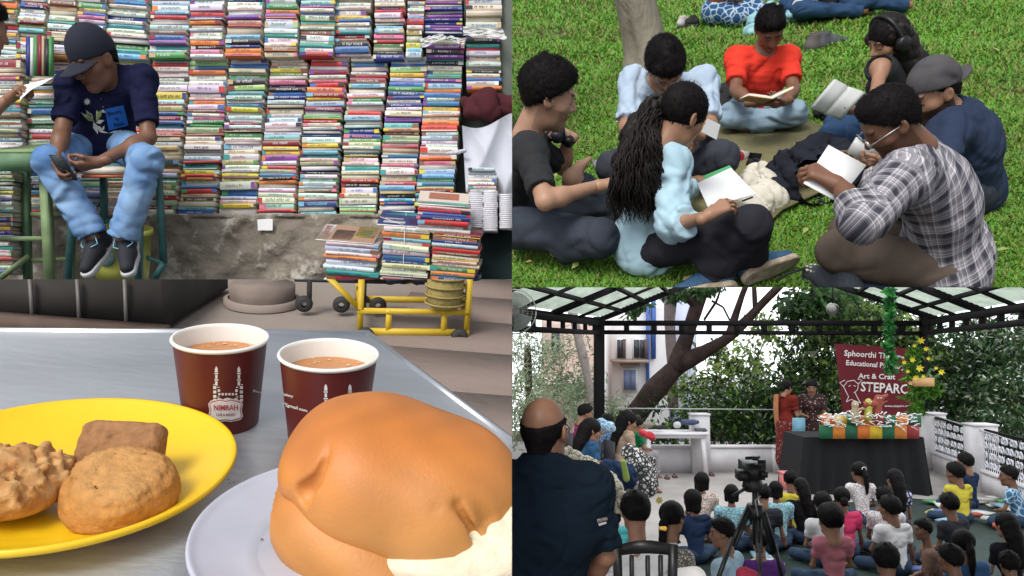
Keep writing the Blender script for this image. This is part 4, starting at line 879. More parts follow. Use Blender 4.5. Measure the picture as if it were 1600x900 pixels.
# ================================================================== BOOK WALL (upper left)
BPAL = [('cream', (.66, .6, .46), 14), ('white', (.76, .76, .74), 24), ('light grey', (.55, .57, .57), 9), ('red', (.55, .04, .04), 6), ('dark red', (.25, .02, .04), 3), ('orange', (.72, .22, .05), 5), ('yellow', (.72, .55, .05), 5), ('dark blue', (.03, .05, .22), 6), ('blue', (.05, .17, .45), 6),
        ('sky blue', (.18, .45, .62), 6), ('teal', (.05, .33, .32), 5), ('green', (.08, .3, .1), 4), ('light green', (.35, .52, .25), 3), ('purple', (.22, .06, .3), 3), ('pink', (.68, .2, .3), 3), ('black', (.025, .025, .03), 6), ('brown', (.22, .12, .07), 3), ('pale blue', (.45, .58, .65), 5), ('tan', (.5, .38, .22), 3)]
BW = [p[2] for p in BPAL]; COLN = {p[0]: p[1] for p in BPAL}
ORD = 'first second third fourth fifth sixth seventh eighth ninth tenth eleventh twelfth thirteenth fourteenth fifteenth sixteenth seventeenth eighteenth nineteenth twentieth'.split()
def ordn(n): 
    if n < 20: return ORD[n]
    t = (n+1)//10; u = (n+1) % 10; tens = {2: 'twent', 3: 'thirt', 4: 'fort', 5: 'fift', 6: 'sixt'}[t]
    return tens+('ieth' if u == 0 else 'y-'+ORD[u-1])
def one_book(cb, sb, r, o, X, Y, Z, w, d, h, col, pages=False, title=None, tcol=None, pb=None):
    """o: bottom left front corner; X along the spine, Y into the stack, Z up. cb cover, sb spine print"""
    b = min(.0022, h*.12); cb.col = col; j = lambda: 1+r.uniform(-.05, .05)
    def bx(m, x0, x1, y0, y1, z0, z1): m.box(o+X*(x0+x1)/2+Y*(y0+y1)/2+Z*(z0+z1)/2, X*(x1-x0)/2, Y*(y1-y0)/2, Z*(z1-z0)/2)
    bx(cb, 0, w, 0, d, 0, b); bx(cb, 0, w, 0, d, h-b, h); pb = pb or cb
    if not pages:                                     # rounded spine
        k = 4; V = []
        for i in range(k+1):
            t = i/k; z = b*.3+(h-b*.6)*t; y = -min(.004, h*.2)*math.sin(math.pi*t)
            V += [o+Z*z+Y*y, o+X*w+Z*z+Y*y]
        V += [o+Z*b*.3+Y*.002, o+X*w+Z*b*.3+Y*.002]; cb.add(V, [(2*i, 2*i+1, 2*i+3, 2*i+2) for i in range(k)])
        pc = pb.col; pb.col = (.55, .5, .4); bx(pb, .002, w-.002, .003, d-.003, b, h-b); pb.col = pc
        ye = -min(.004, h*.2)-.0006; dk = sum(col) < .55
        tc = tcol or ((.75, .75, .72) if dk else r.choice([(.04, .04, .05), (.35, .03, .04), (.04, .08, .3), (.05, .25, .12)]))
        alt = r.choice(BPAL)[1]
        def pr(x0, x1, z0, z1, c): sb.col = c; q = o+Y*ye; sb.add([q+X*x0+Z*z0, q+X*x1+Z*z0, q+X*x1+Z*z1, q+X*x0+Z*z1], [(0, 1, 2, 3)])
        u = r.random()
        if u < .45: e = r.uniform(.06, .2)*w; pr(0, e, h*.1, h*.9, alt)
        if u > .3 and u < .7: e = r.uniform(.05, .18)*w; pr(w-e, w, h*.1, h*.9, r.choice(BPAL)[1])
        if u > .8: pr(0, w, h*.1, h*.3, alt)
        if title: text_on(sb, title, o+X*w*.5+Z*h*.5+Y*(ye-.0006), X, Z, h*.5, w*.52); sb.col = tc
        elif h > .012:
            x = w*r.uniform(.14, .3); x1 = w*r.uniform(.6, .86); lh = h*r.uniform(.3, .5); z = h*r.uniform(.4, .6)
            o2 = ye-.0005
            while x < x1:
                lw = r.uniform(.0025, .0065)*(1+h*8)
                if r.random() < .13: x += .008; continue
                sb.col = tc; q = o+Y*o2; zz = z-lh/2; hh = lh*r.choice((1, 1, .75)); k = r.random()
                if k < .5: sb.add([q+X*x+Z*zz, q+X*(x+lw*.55)+Z*zz, q+X*(x+lw*.55)+Z*(zz+hh), q+X*x+Z*(zz+hh)], [(0, 1, 2, 3)])
                else:
                    sb.add([q+X*x+Z*zz, q+X*(x+lw*.35)+Z*zz, q+X*(x+lw*.35)+Z*(zz+hh), q+X*x+Z*(zz+hh)], [(0, 1, 2, 3)]); sb.add([q+X*x+Z*(zz+hh*.7), q+X*(x+lw)+Z*(zz+hh*.7), q+X*(x+lw)+Z*(zz+hh), q+X*x+Z*(zz+hh)], [(0, 1, 2, 3)])
                x += lw+.0022
    else:
        pc = pb.col; pb.col = tuple(c*j() for c in r.choice([(.62, .58, .48), (.7, .69, .65), (.5, .45, .35)])); bx(pb, .002, w-.002, .003, d-.003, b, h-b); pb.col = pc
def decal_last(): pass
def book_scene():
    CUR[0] = 'B'; r = random.Random(11); D = 4.85; K = F/D
    cover = mat('book_cover', (1, 1, 1), .42, attr=True, spec=.45, var=.12, vs=30); prn = mat('spine_print', (1, 1, 1), .5, attr=True); pg = mat('page_edges', (1, 1, 1), .9, attr=True, bump=.6, bs=600, stretch=(.02, .02, 1))
    todo = []                                        # (o, X, Y, Z, w, d, h, colour index, pages, stack label, n)
    def stack(xb0, xb1, yb, yt, lean, lab, dep=D, sk=0, thick=(3.9, 10.5), dd=.17, pal=None, titles={}, pagesp=.1, jit=3.0, wid=None, tiltf=.012):
        k = F/dep; y = yb; n = 0; lst = []
        # bend the stack a little, like hand-piled books
        ph = r.uniform(0, 6)
        while y > yt:
            th = r.triangular(thick[0], thick[1], thick[0]+1.6)
            if r.random() < .08: th *= 1.35
            x0 = xb0+(yb-y)*lean+1.5*math.sin(ph+(yb-y)/40); ww = (xb1-xb0)-3.3; cut = abs(r.gauss(0, jit))*.9; left = r.random() < .5
            a = x0+(0 if left else cut*.4); w = ww-cut; tl = r.gauss(0, tiltf)+sk
            X = nrm(A3(math.cos(tl), r.gauss(0, .012), math.sin(tl))); Z = nrm(A3(-math.sin(tl), 0, math.cos(tl))); Y = np.cross(Z, X)
            ci = r.choices(range(len(BPAL)), pal or BW)[0]
            lst.append([P(a, y, dep)+Y*r.uniform(-.012, .016), X, Y, Z, w/k, dd+r.uniform(-.02, .02), (th-.35)/k, ci, r.random() < pagesp, lab, n, titles.get(n), th]); y -= th; n += 1
        m = len(lst)
        for q in lst: q[10] = m-1-q[10]
        todo.extend(lst)
    xs = [402-61.6*k for k in range(7, -1, -1)]+[463.5, 527, 589, 650]
    nm = 0
    for i in range(len(xs)-1):
        yb = 334 if xs[i] < 400 else 336+(xs[i]-400)*.035
        if xs[i] < 30: yb = 300
        nm += 1; stack(xs[i], xs[i+1], yb, 92+r.uniform(-6, 6), .086, '%s tall stack' % ORD[i], titles={}, tiltf=.014)
    stack(650-2, 712-2, 322, 92, .086, 'tall stack left of the white sheet')
    up = [-32, 28, 73, 120, 166, 233, 297, 353, 412, 467, 524, 583, 634, 664]
    for i in range(len(up)-1): stack(up[i], up[i+1], 90+r.uniform(-3, 3), -22, .02, '%s upper stack' % ORD[i], dep=D-.03-r.uniform(0, .05), sk=r.uniform(-.03, .01) if i > 4 else -.07, tiltf=.01)
    stack(665, 727, 52, -20, .0, 'shrink wrapped stack at the top', dep=D-.06, thick=(3.4, 4.8), pal=[1 if p[0] in ('dark blue', 'purple') else 0 for p in BPAL], jit=.5)
    stack(664, 728, 90, 62, .02, 'low stack under the wrapped books', dep=D-.06, thick=(5, 8))
    stack(729, 790, 44, -20, .0, 'cream stack, top right corner', dep=D-.05, thick=(6, 11), pal=[1 if p[0] in ('cream', 'tan', 'light grey') else 0 for p in BPAL], pagesp=.5)
    stack(728, 786, 140, 58, .01, 'stack above the maroon cloth', dep=D-.04, thick=(4, 9))
    stack(-12, 24, 428, 272, .01, 'stack under the green table', dep=D-.5, thick=(4.5, 8), dd=.16)
    stack(-25, 33, 300, 92, .03, 'stack behind the green table', dep=D-.05)
    BK = Plane(400, 115, 1.)
    # three bundles standing in front of the plinth, seen from slightly above
    def bundle(xa, xb, yb, yt, rz, lab, dep, thick, dd, magtop=None, titles={}):
        c, s_ = math.cos(rz), math.sin(rz); X = BK.R*c+BK.Fw*s_; Y = -BK.R*s_+BK.Fw*c; Z = BK.n; o = P(xa, yb, dep); k = F/dep; z = 0; n = 0; lst = []; H = (yb-yt)/k
        while z < H:
            th = r.uniform(*thick)/k; w = (xb-xa)/k*r.uniform(.93, 1.0)
            ci = r.choices(range(len(BPAL)), BW)[0]; a = r.gauss(0, .02); X2 = nrm(X+Y*a+Z*r.gauss(0, .008)); lst.append([o+Z*z+X*r.uniform(-.006, .012)-Y*r.uniform(-.006, .008), X2, np.cross(Z, X2), Z, w, dd, th*.93, ci, r.random() < .12, lab, n, None, th*k]); z += th; n += 1
        for q in lst: q[10] = len(lst)-1-q[10]
        todo.extend(lst); return o+Z*z, X, Y, Z
    t1 = bundle(506, 590, 448, 378, -.02, 'left plinth bundle', 4.35, (4.5, 9), .21)
    t2 = bundle(594, 668, 448, 356, .02, 'middle plinth bundle', 4.33, (4.5, 9), .2)
    t3 = bundle(671, 744, 448, 362, -.03, 'right plinth bundle', 4.31, (4.5, 9), .2)
    t4 = bundle(650, 734, 362, 322, .06, 'loose top of the right bundle', 4.25, (4.5, 8), .22)
    stack(733, 781, 300, 262, 0, 'pale stack on the white paper blocks', dep=4.5, thick=(4, 7), pal=[1 if p[0] in ('white', 'light grey', 'cream', 'pink') else 0 for p in BPAL], dd=.2)
    # titles that can be read in the photograph
    def settitle(x, y, s, colr=None, hpx=None):
        best = min(todo, key=lambda q: ((800+q[0][0]*F/q[0][1]+30-x)**2+(450-q[0][2]*F/q[0][1]-q[12]/2-y)**2*6)); best[11] = s; best[8] = False
        if colr: best[7] = [p[0] for p in BPAL].index(colr)
    settitle(690, 173, 'PHYSICS', 'white'); settitle(508, 138, 'V.R.D.', 'orange'); settitle(545, 115, 'ENGLISH TODAY', 'dark red'); settitle(350, 78, 'MARUTI', 'black'); settitle(45, 12, 'Oxford', 'dark blue')
    settitle(560, 428-215+2, 'BERLIN', 'dark blue'); settitle(500, 282, 'GERMAN & GERMAN', 'pale blue'); settitle(500, 320, 'SCHOLARSHIP', 'dark blue'); settitle(610, 320, 'Number Maths', 'blue')
    # covered by the seated man: keep few
    def vis(q):
        x = 800+q[0][0]*F/q[0][1]+q[4]*K/2; y = 450-q[0][2]*F/q[0][1]
        if x < -5 or y < -2 or x > 800: return 0
        if 110 < x < 235 and 110 < y < 235: return .2
        return q[6]*q[4]*(.55 if x < 235 and 60 < y < 330 else 1)
    todo.sort(key=vis, reverse=True)
    for idx, (o, X, Y, Z, w, d, h, ci, pages, lab, n, title, th) in enumerate(todo):
        if idx == 285: break
        name, col = BPAL[ci][0], tuple(c*r.uniform(.8, 1.15) for c in BPAL[ci][1]); cb, sb, pb = MB(), MB(), MB()
        one_book(cb, sb, r, o, X, Y, Z, w, d, h, col, pages, title, None, pb); tck = 'thick' if th > 8.2 else ('slim' if th < 5.4 else '')
        l = (tck+' '+name+' book'+(' reading '+title if title else ' with pages outward' if pages else '')+', %s down in the %s' % (ordn(n), lab)).strip()
        t = thing('book', l, 'book', o, 'books piled in the wall of stacks'); cb.part('cover', cover, t); pb.part('page_block', pg, t)
        if sb.n: sb.part('spine_print', prn, t)
    cb, sb = MB(), MB()
    for (o, X, Y, Z, w, d, h, ci, pages, lab, n, title, th) in todo[285:]:
        col = tuple(c*r.uniform(.8, 1.15) for c in BPAL[ci][1]); one_book(cb, sb, r, o, X, Y, Z, w, d, h, col, pages, title)
    t = cb.top('books', cover, 'mass of thinner books filling out the wall of stacks', 'books'); t['kind'] = 'stuff'; s_ = sb.part('spine_print', prn, t); s_['kind'] = 'stuff'
    # magazines and bundle tops
    def mag(o, X, Y, Z, w, d, cols, label):
        mb = MB(); t = thing('magazine', label, 'magazine', o); mb.box(o+X*w/2+Y*d/2, X*w/2, Y*d/2, Z*.003); mb.part('pages', pg, t); mb = MB()
        for (u0, u1, v0, v1, c) in cols: mb.col = c; q = o+Z*.0036; mb.add([q+X*w*u0+Y*d*v0, q+X*w*u1+Y*d*v0, q+X*w*u1+Y*d*v1, q+X*w*u0+Y*d*v1], [(0, 1, 2, 3)])
        mb.part('cover_print', prn, t); return t
    tl = .22; o, X, Y, Z = t1; Yt = Y*math.cos(tl)+Z*math.sin(tl); Zt = Z*math.cos(tl)-Y*math.sin(tl); mag(o-X*.05+Z*.004, X, Yt, Zt, .31, .22, [(0, 1, 0, 1, (.35, .22, .15)), (0, .2, 0, 1, (.7, .68, .65)), (.05, .15, .3, .9, (.5, .05, .06)), (.25, .6, .1, .7, (.12, .08, .07)), (.62, .98, .3, 1, (.5, .42, .08)), (.7, .9, .4, .8, (.08, .3, .1))], 'tilted open magazine on top of the left bundle')
    o, X, Y, Z = t2; Yt = Y*math.cos(tl)+Z*math.sin(tl); Zt = Z*math.cos(tl)-Y*math.sin(tl); mag(o-X*.03+Z*.004, X, Yt, Zt, .29, .2, [(0, 1, 0, 1, (.03, .04, .13)), (.1, .5, .15, .3, (.6, .6, .6)), (.1, .45, .4, .5, (.6, .6, .6)), (.55, .9, .15, .5, (.45, .06, .1)), (.1, .9, .75, .95, (.05, .3, .35))], 'dark blue magazine tied on top of the middle bundle')
    o, X, Y, Z = t4; Yt = Y*math.cos(tl)+Z*math.sin(tl); Zt = Z*math.cos(tl)-Y*math.sin(tl); mag(o+Z*.004, X, Yt, Zt, .27, .2, [(0, 1, 0, 1, (.6, .52, .45)), (0, 1, 0, .2, (.1, .4, .35)), (.2, .8, .4, .9, (.55, .2, .12))], 'glossy magazine lying on top of the right bundle')
    mb = MB(); o, X, Y, Z = t2; mb.tube([o+X*.12-Y*.006-Z*.33, o+X*.12-Y*.006, o+X*.1+Y*.19+Z*.05], .0022, 5); mb.tube([o-X*.03+Y*.1+Z*.03, o+X*.12+Z*.006, o+X*.3+Y*.02+Z*.01], .0022, 5); mb.top('twine', mat('white_twine', (.7, .7, .68), .8), 'white twine tied round the middle bundle', 'twine')
    # plinth
    st = mat('stained_concrete', (.33, .29, .23), .95, var=.6, vs=3.2, dark=(.12, .10, .08), bump=1, bs=12, det=9)
    nt = st.node_tree; nn = nt.nodes; L = nt.links; b = nn['Principled BSDF']; src = b.inputs['Base Color'].links[0].from_socket; nz = nn.new('ShaderNodeTexNoise'); nz.inputs['Scale'].default_value = 5.5; nz.inputs['Detail'].default_value = 10; nz.inputs['Roughness'].default_value = .7
    tc = nn.new('ShaderNodeTexCoord'); L.new(tc.outputs['Object'], nz.inputs[0]); mr = nn.new('ShaderNodeMapRange'); mr.inputs[1].default_value = .53; mr.inputs[2].default_value = .62; L.new(nz.outputs[0], mr.inputs[0])
    mx = nn.new('ShaderNodeMix'); mx.data_type = 'RGBA'; mx.inputs[7].default_value = (.5, .47, .4, 1); L.new(mr.outputs[0], mx.inputs[0]); L.new(src, mx.inputs[6]); L.new(mx.outputs[2], b.inputs['Base Color'])
    nx, ny = 90, 26; V = []; Q = []
    for j in range(ny):
        for i in range(nx):
            x = -20+i*(800+20)/(nx-1); yy = 336+(445-336)*j/(ny-1); V.append(P(x, yy, D-.03)+A3(0, .022*math.sin(x*.05+yy*.03)*math.sin(yy*.06+1)+.012*math.sin(x*.13+2)*math.sin(yy*.11)+r.uniform(-.004, .004), 0))
    Q = [(j*nx+i, (j+1)*nx+i, (j+1)*nx+i+1, j*nx+i+1) for j in range(ny-1) for i in range(nx-1)]
    mb = MB(); mb.add(V, Q); mb.box(P(390, 337, D+.1)+A3(0, .0, -.012), EX*1.6, EY*.13, EZ*.012); mb.top('plinth_wall', st, 'stained concrete plinth below the stacks of books', 'wall', smooth=True)
    mb = MB(); mb.box(P(400, 200, D+.22), EX*1.9, EY*.02, EZ*1.3); mb.top('back_wall', mat('dark_wall', (.06, .07, .06), .9, var=.4), 'dark wall behind the stacks of books', 'wall')
    mb = MB(); mb.box(P(788, 120, D+.03), EX*.07, EY*.03, EZ*.8); mb.top('wall_panel', mat('grey_green_paint', (.12, .14, .12), .8, var=.3), 'grey green board at the right end of the books', 'panel')
    mb = MB(); mb.quad(P(415, 342, D-.06), P(426, 342, D-.06), P(426, 360, D-.06), P(402, 360, D-.06)); mb.quad(P(402, 343, D-.061), P(416, 342, D-.061), P(426, 360, D-.061), P(403, 360, D-.061)); mb.top('paper_slip', mat('white_paper', (.82, .83, .82), .7), 'small white slip stuck on the plinth under the books', 'paper')
    # dark netting at the lower right
    mb = MB(); mb.box(P(775, 400, D-.15), EX*.22, EY*.03, EZ*.32); mb.top('dark_netting', mat('dark_green_net', (.012, .028, .03), .9, bump=1, bs=90), 'dark green netting at the right of the bundles', 'net')
    # cloths
    def soft(name, pts, m, label, cat, amp=.02, f=16, vs=.011, flat=None):
        g = Grid(*bbox([p for p, _ in pts], .2), vs)
        for (p, q), (p2, q2) in zip(pts[:-1], pts[1:]): g.cone(p, p2, q, q2, .05)
        g.folds(amp, f, len(name)); V, Q = g.nets(); Q = fixflip(V-V.mean(0), Q); o_ = V[V[:, 2].argmin()].copy()
        ob = bpy.data.objects.new(name, mk(name, V-o_, Q, smooth=True)); _lnk(ob); ob.location = o_; ORG[ob] = o_; PANEL[ob] = CUR[0]; TOPS.append(ob); ob.data.materials.append(m); return tag(ob, label, cat)
    soft('maroon_cloth', [(P(732, 158, D-.02), .045), (P(765, 156, D-.05), .05), (P(796, 168, D-.02), .05), (P(765, 176, D-.06), .045), (P(736, 176, D-.04), .04)], mat('maroon_fabric', (.06, .008, .013), .9, bump=.5), 'dark maroon cloth tucked above the white sheet', 'cloth', .016, 11)
    # white sheet: a real hanging surface with folds
    n = 34; V = []
    for j in range(n):
        for i in range(n):
            u, v = i/(n-1), j/(n-1); x0 = 722+6*v; x = x0+(812-x0)*u; y = (196-14*u)+(300+30*u-(196-14*u))*v; y += 8*math.sin(u*5)*(1-v)
            V.append(P(x, y, D-.14+.05*abs(math.sin(u*5+v*3.2))+.035*abs(math.sin(v*4-u*6+1))-.08*v))
    mb = MB(); mb.add(V, [(j*n+i, (j+1)*n+i, (j+1)*n+i+1, j*n+i+1) for j in range(n-1) for i in range(n-1)]); mb.top('white_sheet', mat('white_cloth', (.5, .52, .58), .85, bump=.3, bs=60), 'white sheet hanging at the right edge of the books', 'sheet', smooth=True)
    for (x0, x1, y0, y1, dp, lab) in ((733, 754, 300, 356, 4.5, 'left white block of loose printed pages under the sheet'), (755, 777, 300, 361, 4.49, 'middle white block of loose printed pages under the sheet'), (780, 812, 303, 357, 4.52, 'right white block of loose printed pages under the sheet')):
        mb = MB(); z = y1
        t = thing('page_block', lab, 'paper stack', P(x0, y1, dp)); 
        while z > y0:
            h = 3; a = P(x0+r.uniform(-.8, .8), z, dp); mb.box(a+A3((x1-x0)/F*dp/2, .1, h/2/F*dp), EX*(x1-x0)/F*dp/2, EY*.1, EZ*h*.49/F*dp); z -= h
        mb.part('sheets', mat('bright_pages', (.7, .7, .76), .85, bump=.8, bs=500, stretch=(.03, .03, 1)), t)
    plast = mat('thin_plastic', (.7, .7, .7), .25, alpha=.75)
    for (c4, lab) in ((((655, 60), (690, 52), (700, 60), (660, 74)), 'crumpled clear plastic at the foot of the wrapped stack'), (((684, 54), (728, 60), (726, 70), (690, 60)), 'strip of white plastic under the wrapped stack'), (((723, 42), (786, 46), (792, 62), (724, 55)), 'crumpled white plastic bag squeezed between the upper right stacks')):
        n = 12; V = []
        for j_ in range(n):
            for i in range(n): u, v = i/(n-1), j_/(n-1); x = (c4[0][0]*(1-u)+c4[1][0]*u)*(1-v)+(c4[3][0]*(1-u)+c4[2][0]*u)*v; y = (c4[0][1]*(1-u)+c4[1][1]*u)*(1-v)+(c4[3][1]*(1-u)+c4[2][1]*u)*v; V.append(P(x+r.uniform(-1, 1), y+r.uniform(-1.2, 1.2), D-.1-.03*v+r.uniform(-.012, .012)))
        mb = MB(); mb.add(V, [(j_*n+i, (j_+1)*n+i, (j_+1)*n+i+1, j_*n+i+1) for j_ in range(n-1) for i in range(n-1)]); mb.top('plastic_wrap', plast, lab, 'plastic')
    soft('cloth_strip', [(P(700, 240, D-.2), .01), (P(725, 236, D-.16), .015)], mat('white_cloth', (.62, .64, .69), .85), 'white cloth corner by the tall stack', 'cloth', .004, 40, .009)
    # ---------------- green table and step, teal stool, bucket
    gp = mat('green_paint', (.13, .25, .13), .55, var=.35, vs=12, bump=.3, bs=70); gp2 = mat('pale_green_paint', (.25, .36, .17), .6, var=.35, vs=12); tp = mat('teal_paint', (.06, .19, .19), .5, var=.4, vs=14, bump=.3, bs=80)
    t = thing('work_table', 'green painted wooden table at the left edge', 'table', P(40, 437, 4.2)); mb = MB(); n_ = BK.n; a = P(-30, 272, 4.05); b_ = P(74, 272, 4.05); mb.box((a+b_)/2+BK.Fw*.28+n_*.06, (b_-a)/2, BK.Fw*.3, n_*.045); mb.part('table_top', gp, t)
    mb = MB(); mb.box((a+b_)/2+BK.Fw*.3+n_*.112, (b_-a)/2*1.01, BK.Fw*.31, n_*.006); mb.part('top_edge', gp2, t)
    for (x, y0, x2, y2, dp, w_, mm_) in ((40, 268, 44, 446, 4.45, .035, gp), (70, 268, 79, 446, 4.12, .042, gp2)):
        mb = MB(); mb.bar(P(x, y0, dp), P(x2, y2, dp), w_); mb.part('leg', mm_, t)
    for (x, y, x2, y2, dp) in ((-20, 373, 72, 373, 4.13), (42, 335, 110, 335, 4.46), (42, 407, 110, 405, 4.46), (-15, 446, 46, 400, 4.3)):
        mb = MB(); mb.bar(P(x, y, dp), P(x2, y2, dp), .024); mb.part('rail', gp2, t)
    mb = MB(); mb.bar(P(110, 330, 4.46), P(113, 446, 4.46), .03); mb.part('leg', gp2, t)
    t = thing('stool', 'teal metal stool the man in the cap sits on', 'stool', P(180, 437, 4.3))
    for (x, y, x2, y2, dp) in ((116, 300, 107, 448, 4.28), (162, 262, 163, 360, 4.62), (218, 345, 217, 448, 4.25), (247, 262, 256, 412, 4.55), (256, 412, 235, 448, 4.5)):
        mb = MB(); mb.bar(P(x, y, dp), P(x2, y2, dp), .034, .03); mb.part('leg', tp, t)
    for (x, y, x2, y2, dp) in ((165, 345, 218, 350, 4.5), (220, 398, 254, 412, 4.5), (162, 345, 112, 350, 4.5)):
        mb = MB(); mb.bar(P(x, y, dp), P(x2, y2, dp), .02); mb.part('rung', tp, t)
    mb = MB(); mb.box(P(178, 258, 4.45), EX*.26, BK.Fw*.16, n_*.018); mb.part('seat', tp, t)
    mb = MB(); mb.col = (.7, .66, .56); mb.box(P(177, 265, 4.28), EX*.115, BK.Fw*.1, n_*.016); mb.col = (.5, .12, .04); mb.box(P(177, 273, 4.28), EX*.117, BK.Fw*.1, n_*.007); mb.top('book_bundle', cover, 'tied bundle of cream books on the stool under the man', 'books')
    t = thing('plastic_bucket', 'yellow green plastic bucket behind the man\'s shoes', 'bucket', P(192, 437, 4.5)); mb = MB(); o = P(192, 446, 4.55); mb.lathe(o, BK.R, BK.Fw, n_, [(.13, 0), (.145, .12), (.16, .3), (.168, .3), (.168, .33), (.155, .33), (.13, .02)], 28); mb.part('bucket_body', mat('lime_plastic', (.6, .62, .14), .45), t, True)
    t = thing('paint_tin', 'pale blue printed tin lid leaning in front of the bucket', 'tin', P(165, 420, 4.3)); mb = MB(); mb.lathe(P(165, 402, 4.36), BK.R, n_, -BK.Fw, [(.001, .012), (.045, .012), (.052, .0), (.052, -.02)], 24); mb.part('lid', mat('pale_blue_print', (.3, .5, .55), .5, var=.5, vs=40), t, True)
    # ---------------- man on the stool
    cl = CL
    nav = cl('dark_navy_cotton', (.012, .014, .045)); j = cl('washed_jeans', (.09, .2, .42), var=.45, vs=4, dark=(.27, .42, .62))
    d0 = 4.5; a = {}
    a['pel'] = P(163, 226, d0); a['chest'] = P(167, 160, d0-.13); a['neckb'] = P(166, 112, d0-.22); a['head'] = P(146, 92, d0-.33)
    a['shR'] = P(112, 132, d0-.26); a['shL'] = P(222, 124, d0-.2)
    a['elR'] = P(97, 205, d0-.36); a['elL'] = P(232, 215, d0-.3); a['wrR'] = P(88, 252, d0-.5); a['wrL'] = P(158, 252, d0-.5)
    a['knR'] = P(78, 252, d0-.46); a['knL'] = P(229, 252, d0-.46); a['anR'] = P(146, 370, d0-.38); a['anL'] = P(192, 372, d0-.42); a['toR'] = P(112, 420, d0-.55); a['toL'] = P(190, 425, d0-.62); a['plat'] = -EX
    fwd = nrm((-.38, -.62, -.62))
    root, hh = person('man in navy tee, jeans and dark cap sitting on the stool with his phone', a, 1.06, 1.12, 'dark', dict(mat=nav, sleeve=.78, fold=.008, hem=.1), dict(mat=j, leg=.98, fold=.01, inf=.014, flare=1.3, ruf=.007), dict(kind='short', thick=.003, n=200), fwd, nrm((-.15, -.5, .8)),
           hands={'R': (nrm((.5, -.3, -.75)), nrm((.9, .1, .4)), .9, .5), 'L': (nrm((-.9, -.2, -.25)), nrm((-.1, .3, .9)), .8, .6)}, seed=12,
           shoes=dict(mat=mat('black_mesh_shoe', (.02, .022, .028), .8, bump=.6, bs=300), sole=mat('grey_white_sole', (.5, .5, .5), .6), lace=mat('light_blue_lace', (.2, .5, .62), .7), upR=nrm((-.2, -.85, .5)), upL=nrm((.05, -.85, .5)), k=1.0))
    global H, hr_
    sh = [c for c in root.children if c.name.startswith('shirt')][0]
    cm = mat('dark_navy_cap', (.013, .016, .03), .85, bump=.4, bs=200)
    book_cap(hh, cm, 'dark navy baseball cap on the man sitting on the stool')
    dc = Decal([sh], .004); mb = MB(); W_, Gn = (.6, .6, .56), (.3, .36, .1)
    def leaf(x, y, x2, y2, w_, c):
        mb.col = c; dx, dy = x2-x, y2-y; L_ = math.hypot(dx, dy); nx_, ny_ = -dy/L_*w_, dx/L_*w_
        dc.poly(mb, [(x, y), (x+dx*.4+nx_, y+dy*.4+ny_), (x2, y2), (x+dx*.4-nx_, y+dy*.4-ny_)])
    for q in ((150, 190, 158, 153, 3, W_), (150, 190, 162, 165, 3.5, Gn), (148, 190, 128, 178, 4, Gn), (146, 186, 134, 172, 3, W_), (150, 192, 163, 188, 3.5, W_), (146, 190, 153, 210, 4, W_), (150, 196, 162, 206, 3, W_), (140, 186, 126, 175, 2, W_), (152, 204, 170, 208, 1.8, W_), (170, 208, 192, 203, 1.8, W_), (160, 204, 163, 196, 2, W_), (140, 176, 132, 184, 3, Gn), (158, 172, 165, 176, 2.5, W_)): leaf(*q)
    for k in range(8): t = k*math.pi/4; leaf(136, 159, 136+6*math.cos(t), 159+6*math.sin(t), 1.3, W_)
    mb.part('chest_print', prn, root)
    mb = MB(); mb.col = (.01, .13, .5); dc.off = .007; dc.grid(mb, (164, 171), (193, 164), (201, 196), (170, 204)); mb.part('patch', prn, root)
    mb = MB(); mb.col = (.01, .01, .03); dc.off = .009; dc.text(mb, 'Books', 179, 176, 6, 21, -.22); dc.text(mb, 'by', 183, 186, 4, 6, -.22); dc.text(mb, 'Rack', 186, 194, 6, 16, -.22); mb.part('patch_lettering', prn, root)
    t = thing('mobile_phone', 'dark phone held in both hands by the man on the stool', 'phone', P(97, 262, d0-.58)); mb = MB(); X = nrm((.85, -.1, -.15)); Y = nrm((.1, .6, -.6)); Z = np.cross(X, Y); c = P(99, 262, d0-.58); mb.box(c, X*.036, Y*.07, Z*.005); mb.part('phone_body', mat('phone_grey', (.04, .045, .05), .25), t); mb = MB(); mb.box(c+Z*.0056, X*.032, Y*.064, Z*.0006); mb.part('screen', mat('phone_glass', (.008, .008, .01), .12), t)
    # ---------------- second person, mostly outside the left edge
    a = {}; d0 = 4.35
    a['pel'] = P(-75, 262, d0); a['chest'] = P(-62, 190, d0-.03); a['neckb'] = P(-48, 120, d0-.08); a['head'] = P(-26, 42, d0-.08)
    a['shR'] = P(-50, 150, d0-.25); a['shL'] = P(-42, 140, d0+.14); a['elR'] = P(-30, 190, d0-.3); a['wrR'] = P(12, 156, d0-.28); a['elL'] = P(-35, 210, d0+.2); a['wrL'] = P(-20, 190, d0-.05)
    a['knR'] = P(-50, 300, d0-.4); a['knL'] = P(-50, 300, d0+.05); a['anR'] = P(-60, 420, d0-.4); a['anL'] = P(-60, 420, d0)
    a['pel'] = P(-70, 262, d0)
    person('person in black reaching in from the left edge with a white paper', a, 1., 1.1, 'brown', dict(mat=mat('black_cotton', (.018, .019, .022), .88), sleeve=.8, fold=.006, hem=.05), dict(mat=j, leg=.95), dict(kind='short', thick=.02), nrm((.55, .8, -.2)), EZ,
           hands={'R': (nrm((.75, -.1, .5)), nrm((.3, .2, -.9)), 1.2, .8)}, seed=14)
    mb = MB(); V = []
    for i in range(7):
        u = i/6; V += [P(33+50*u, 134-13*u, 4.08+.03*math.sin(u*3)), P(31+34*u, 157-24*u-4*math.sin(u*3), 4.02)]
    mb.add(V, [(2*i, 2*i+1, 2*i+3, 2*i+2) for i in range(6)]); mb.top('paper_sheet', mat('white_paper', (.82, .83, .82), .7), 'white sheet of paper in the hand at the left edge', 'paper')
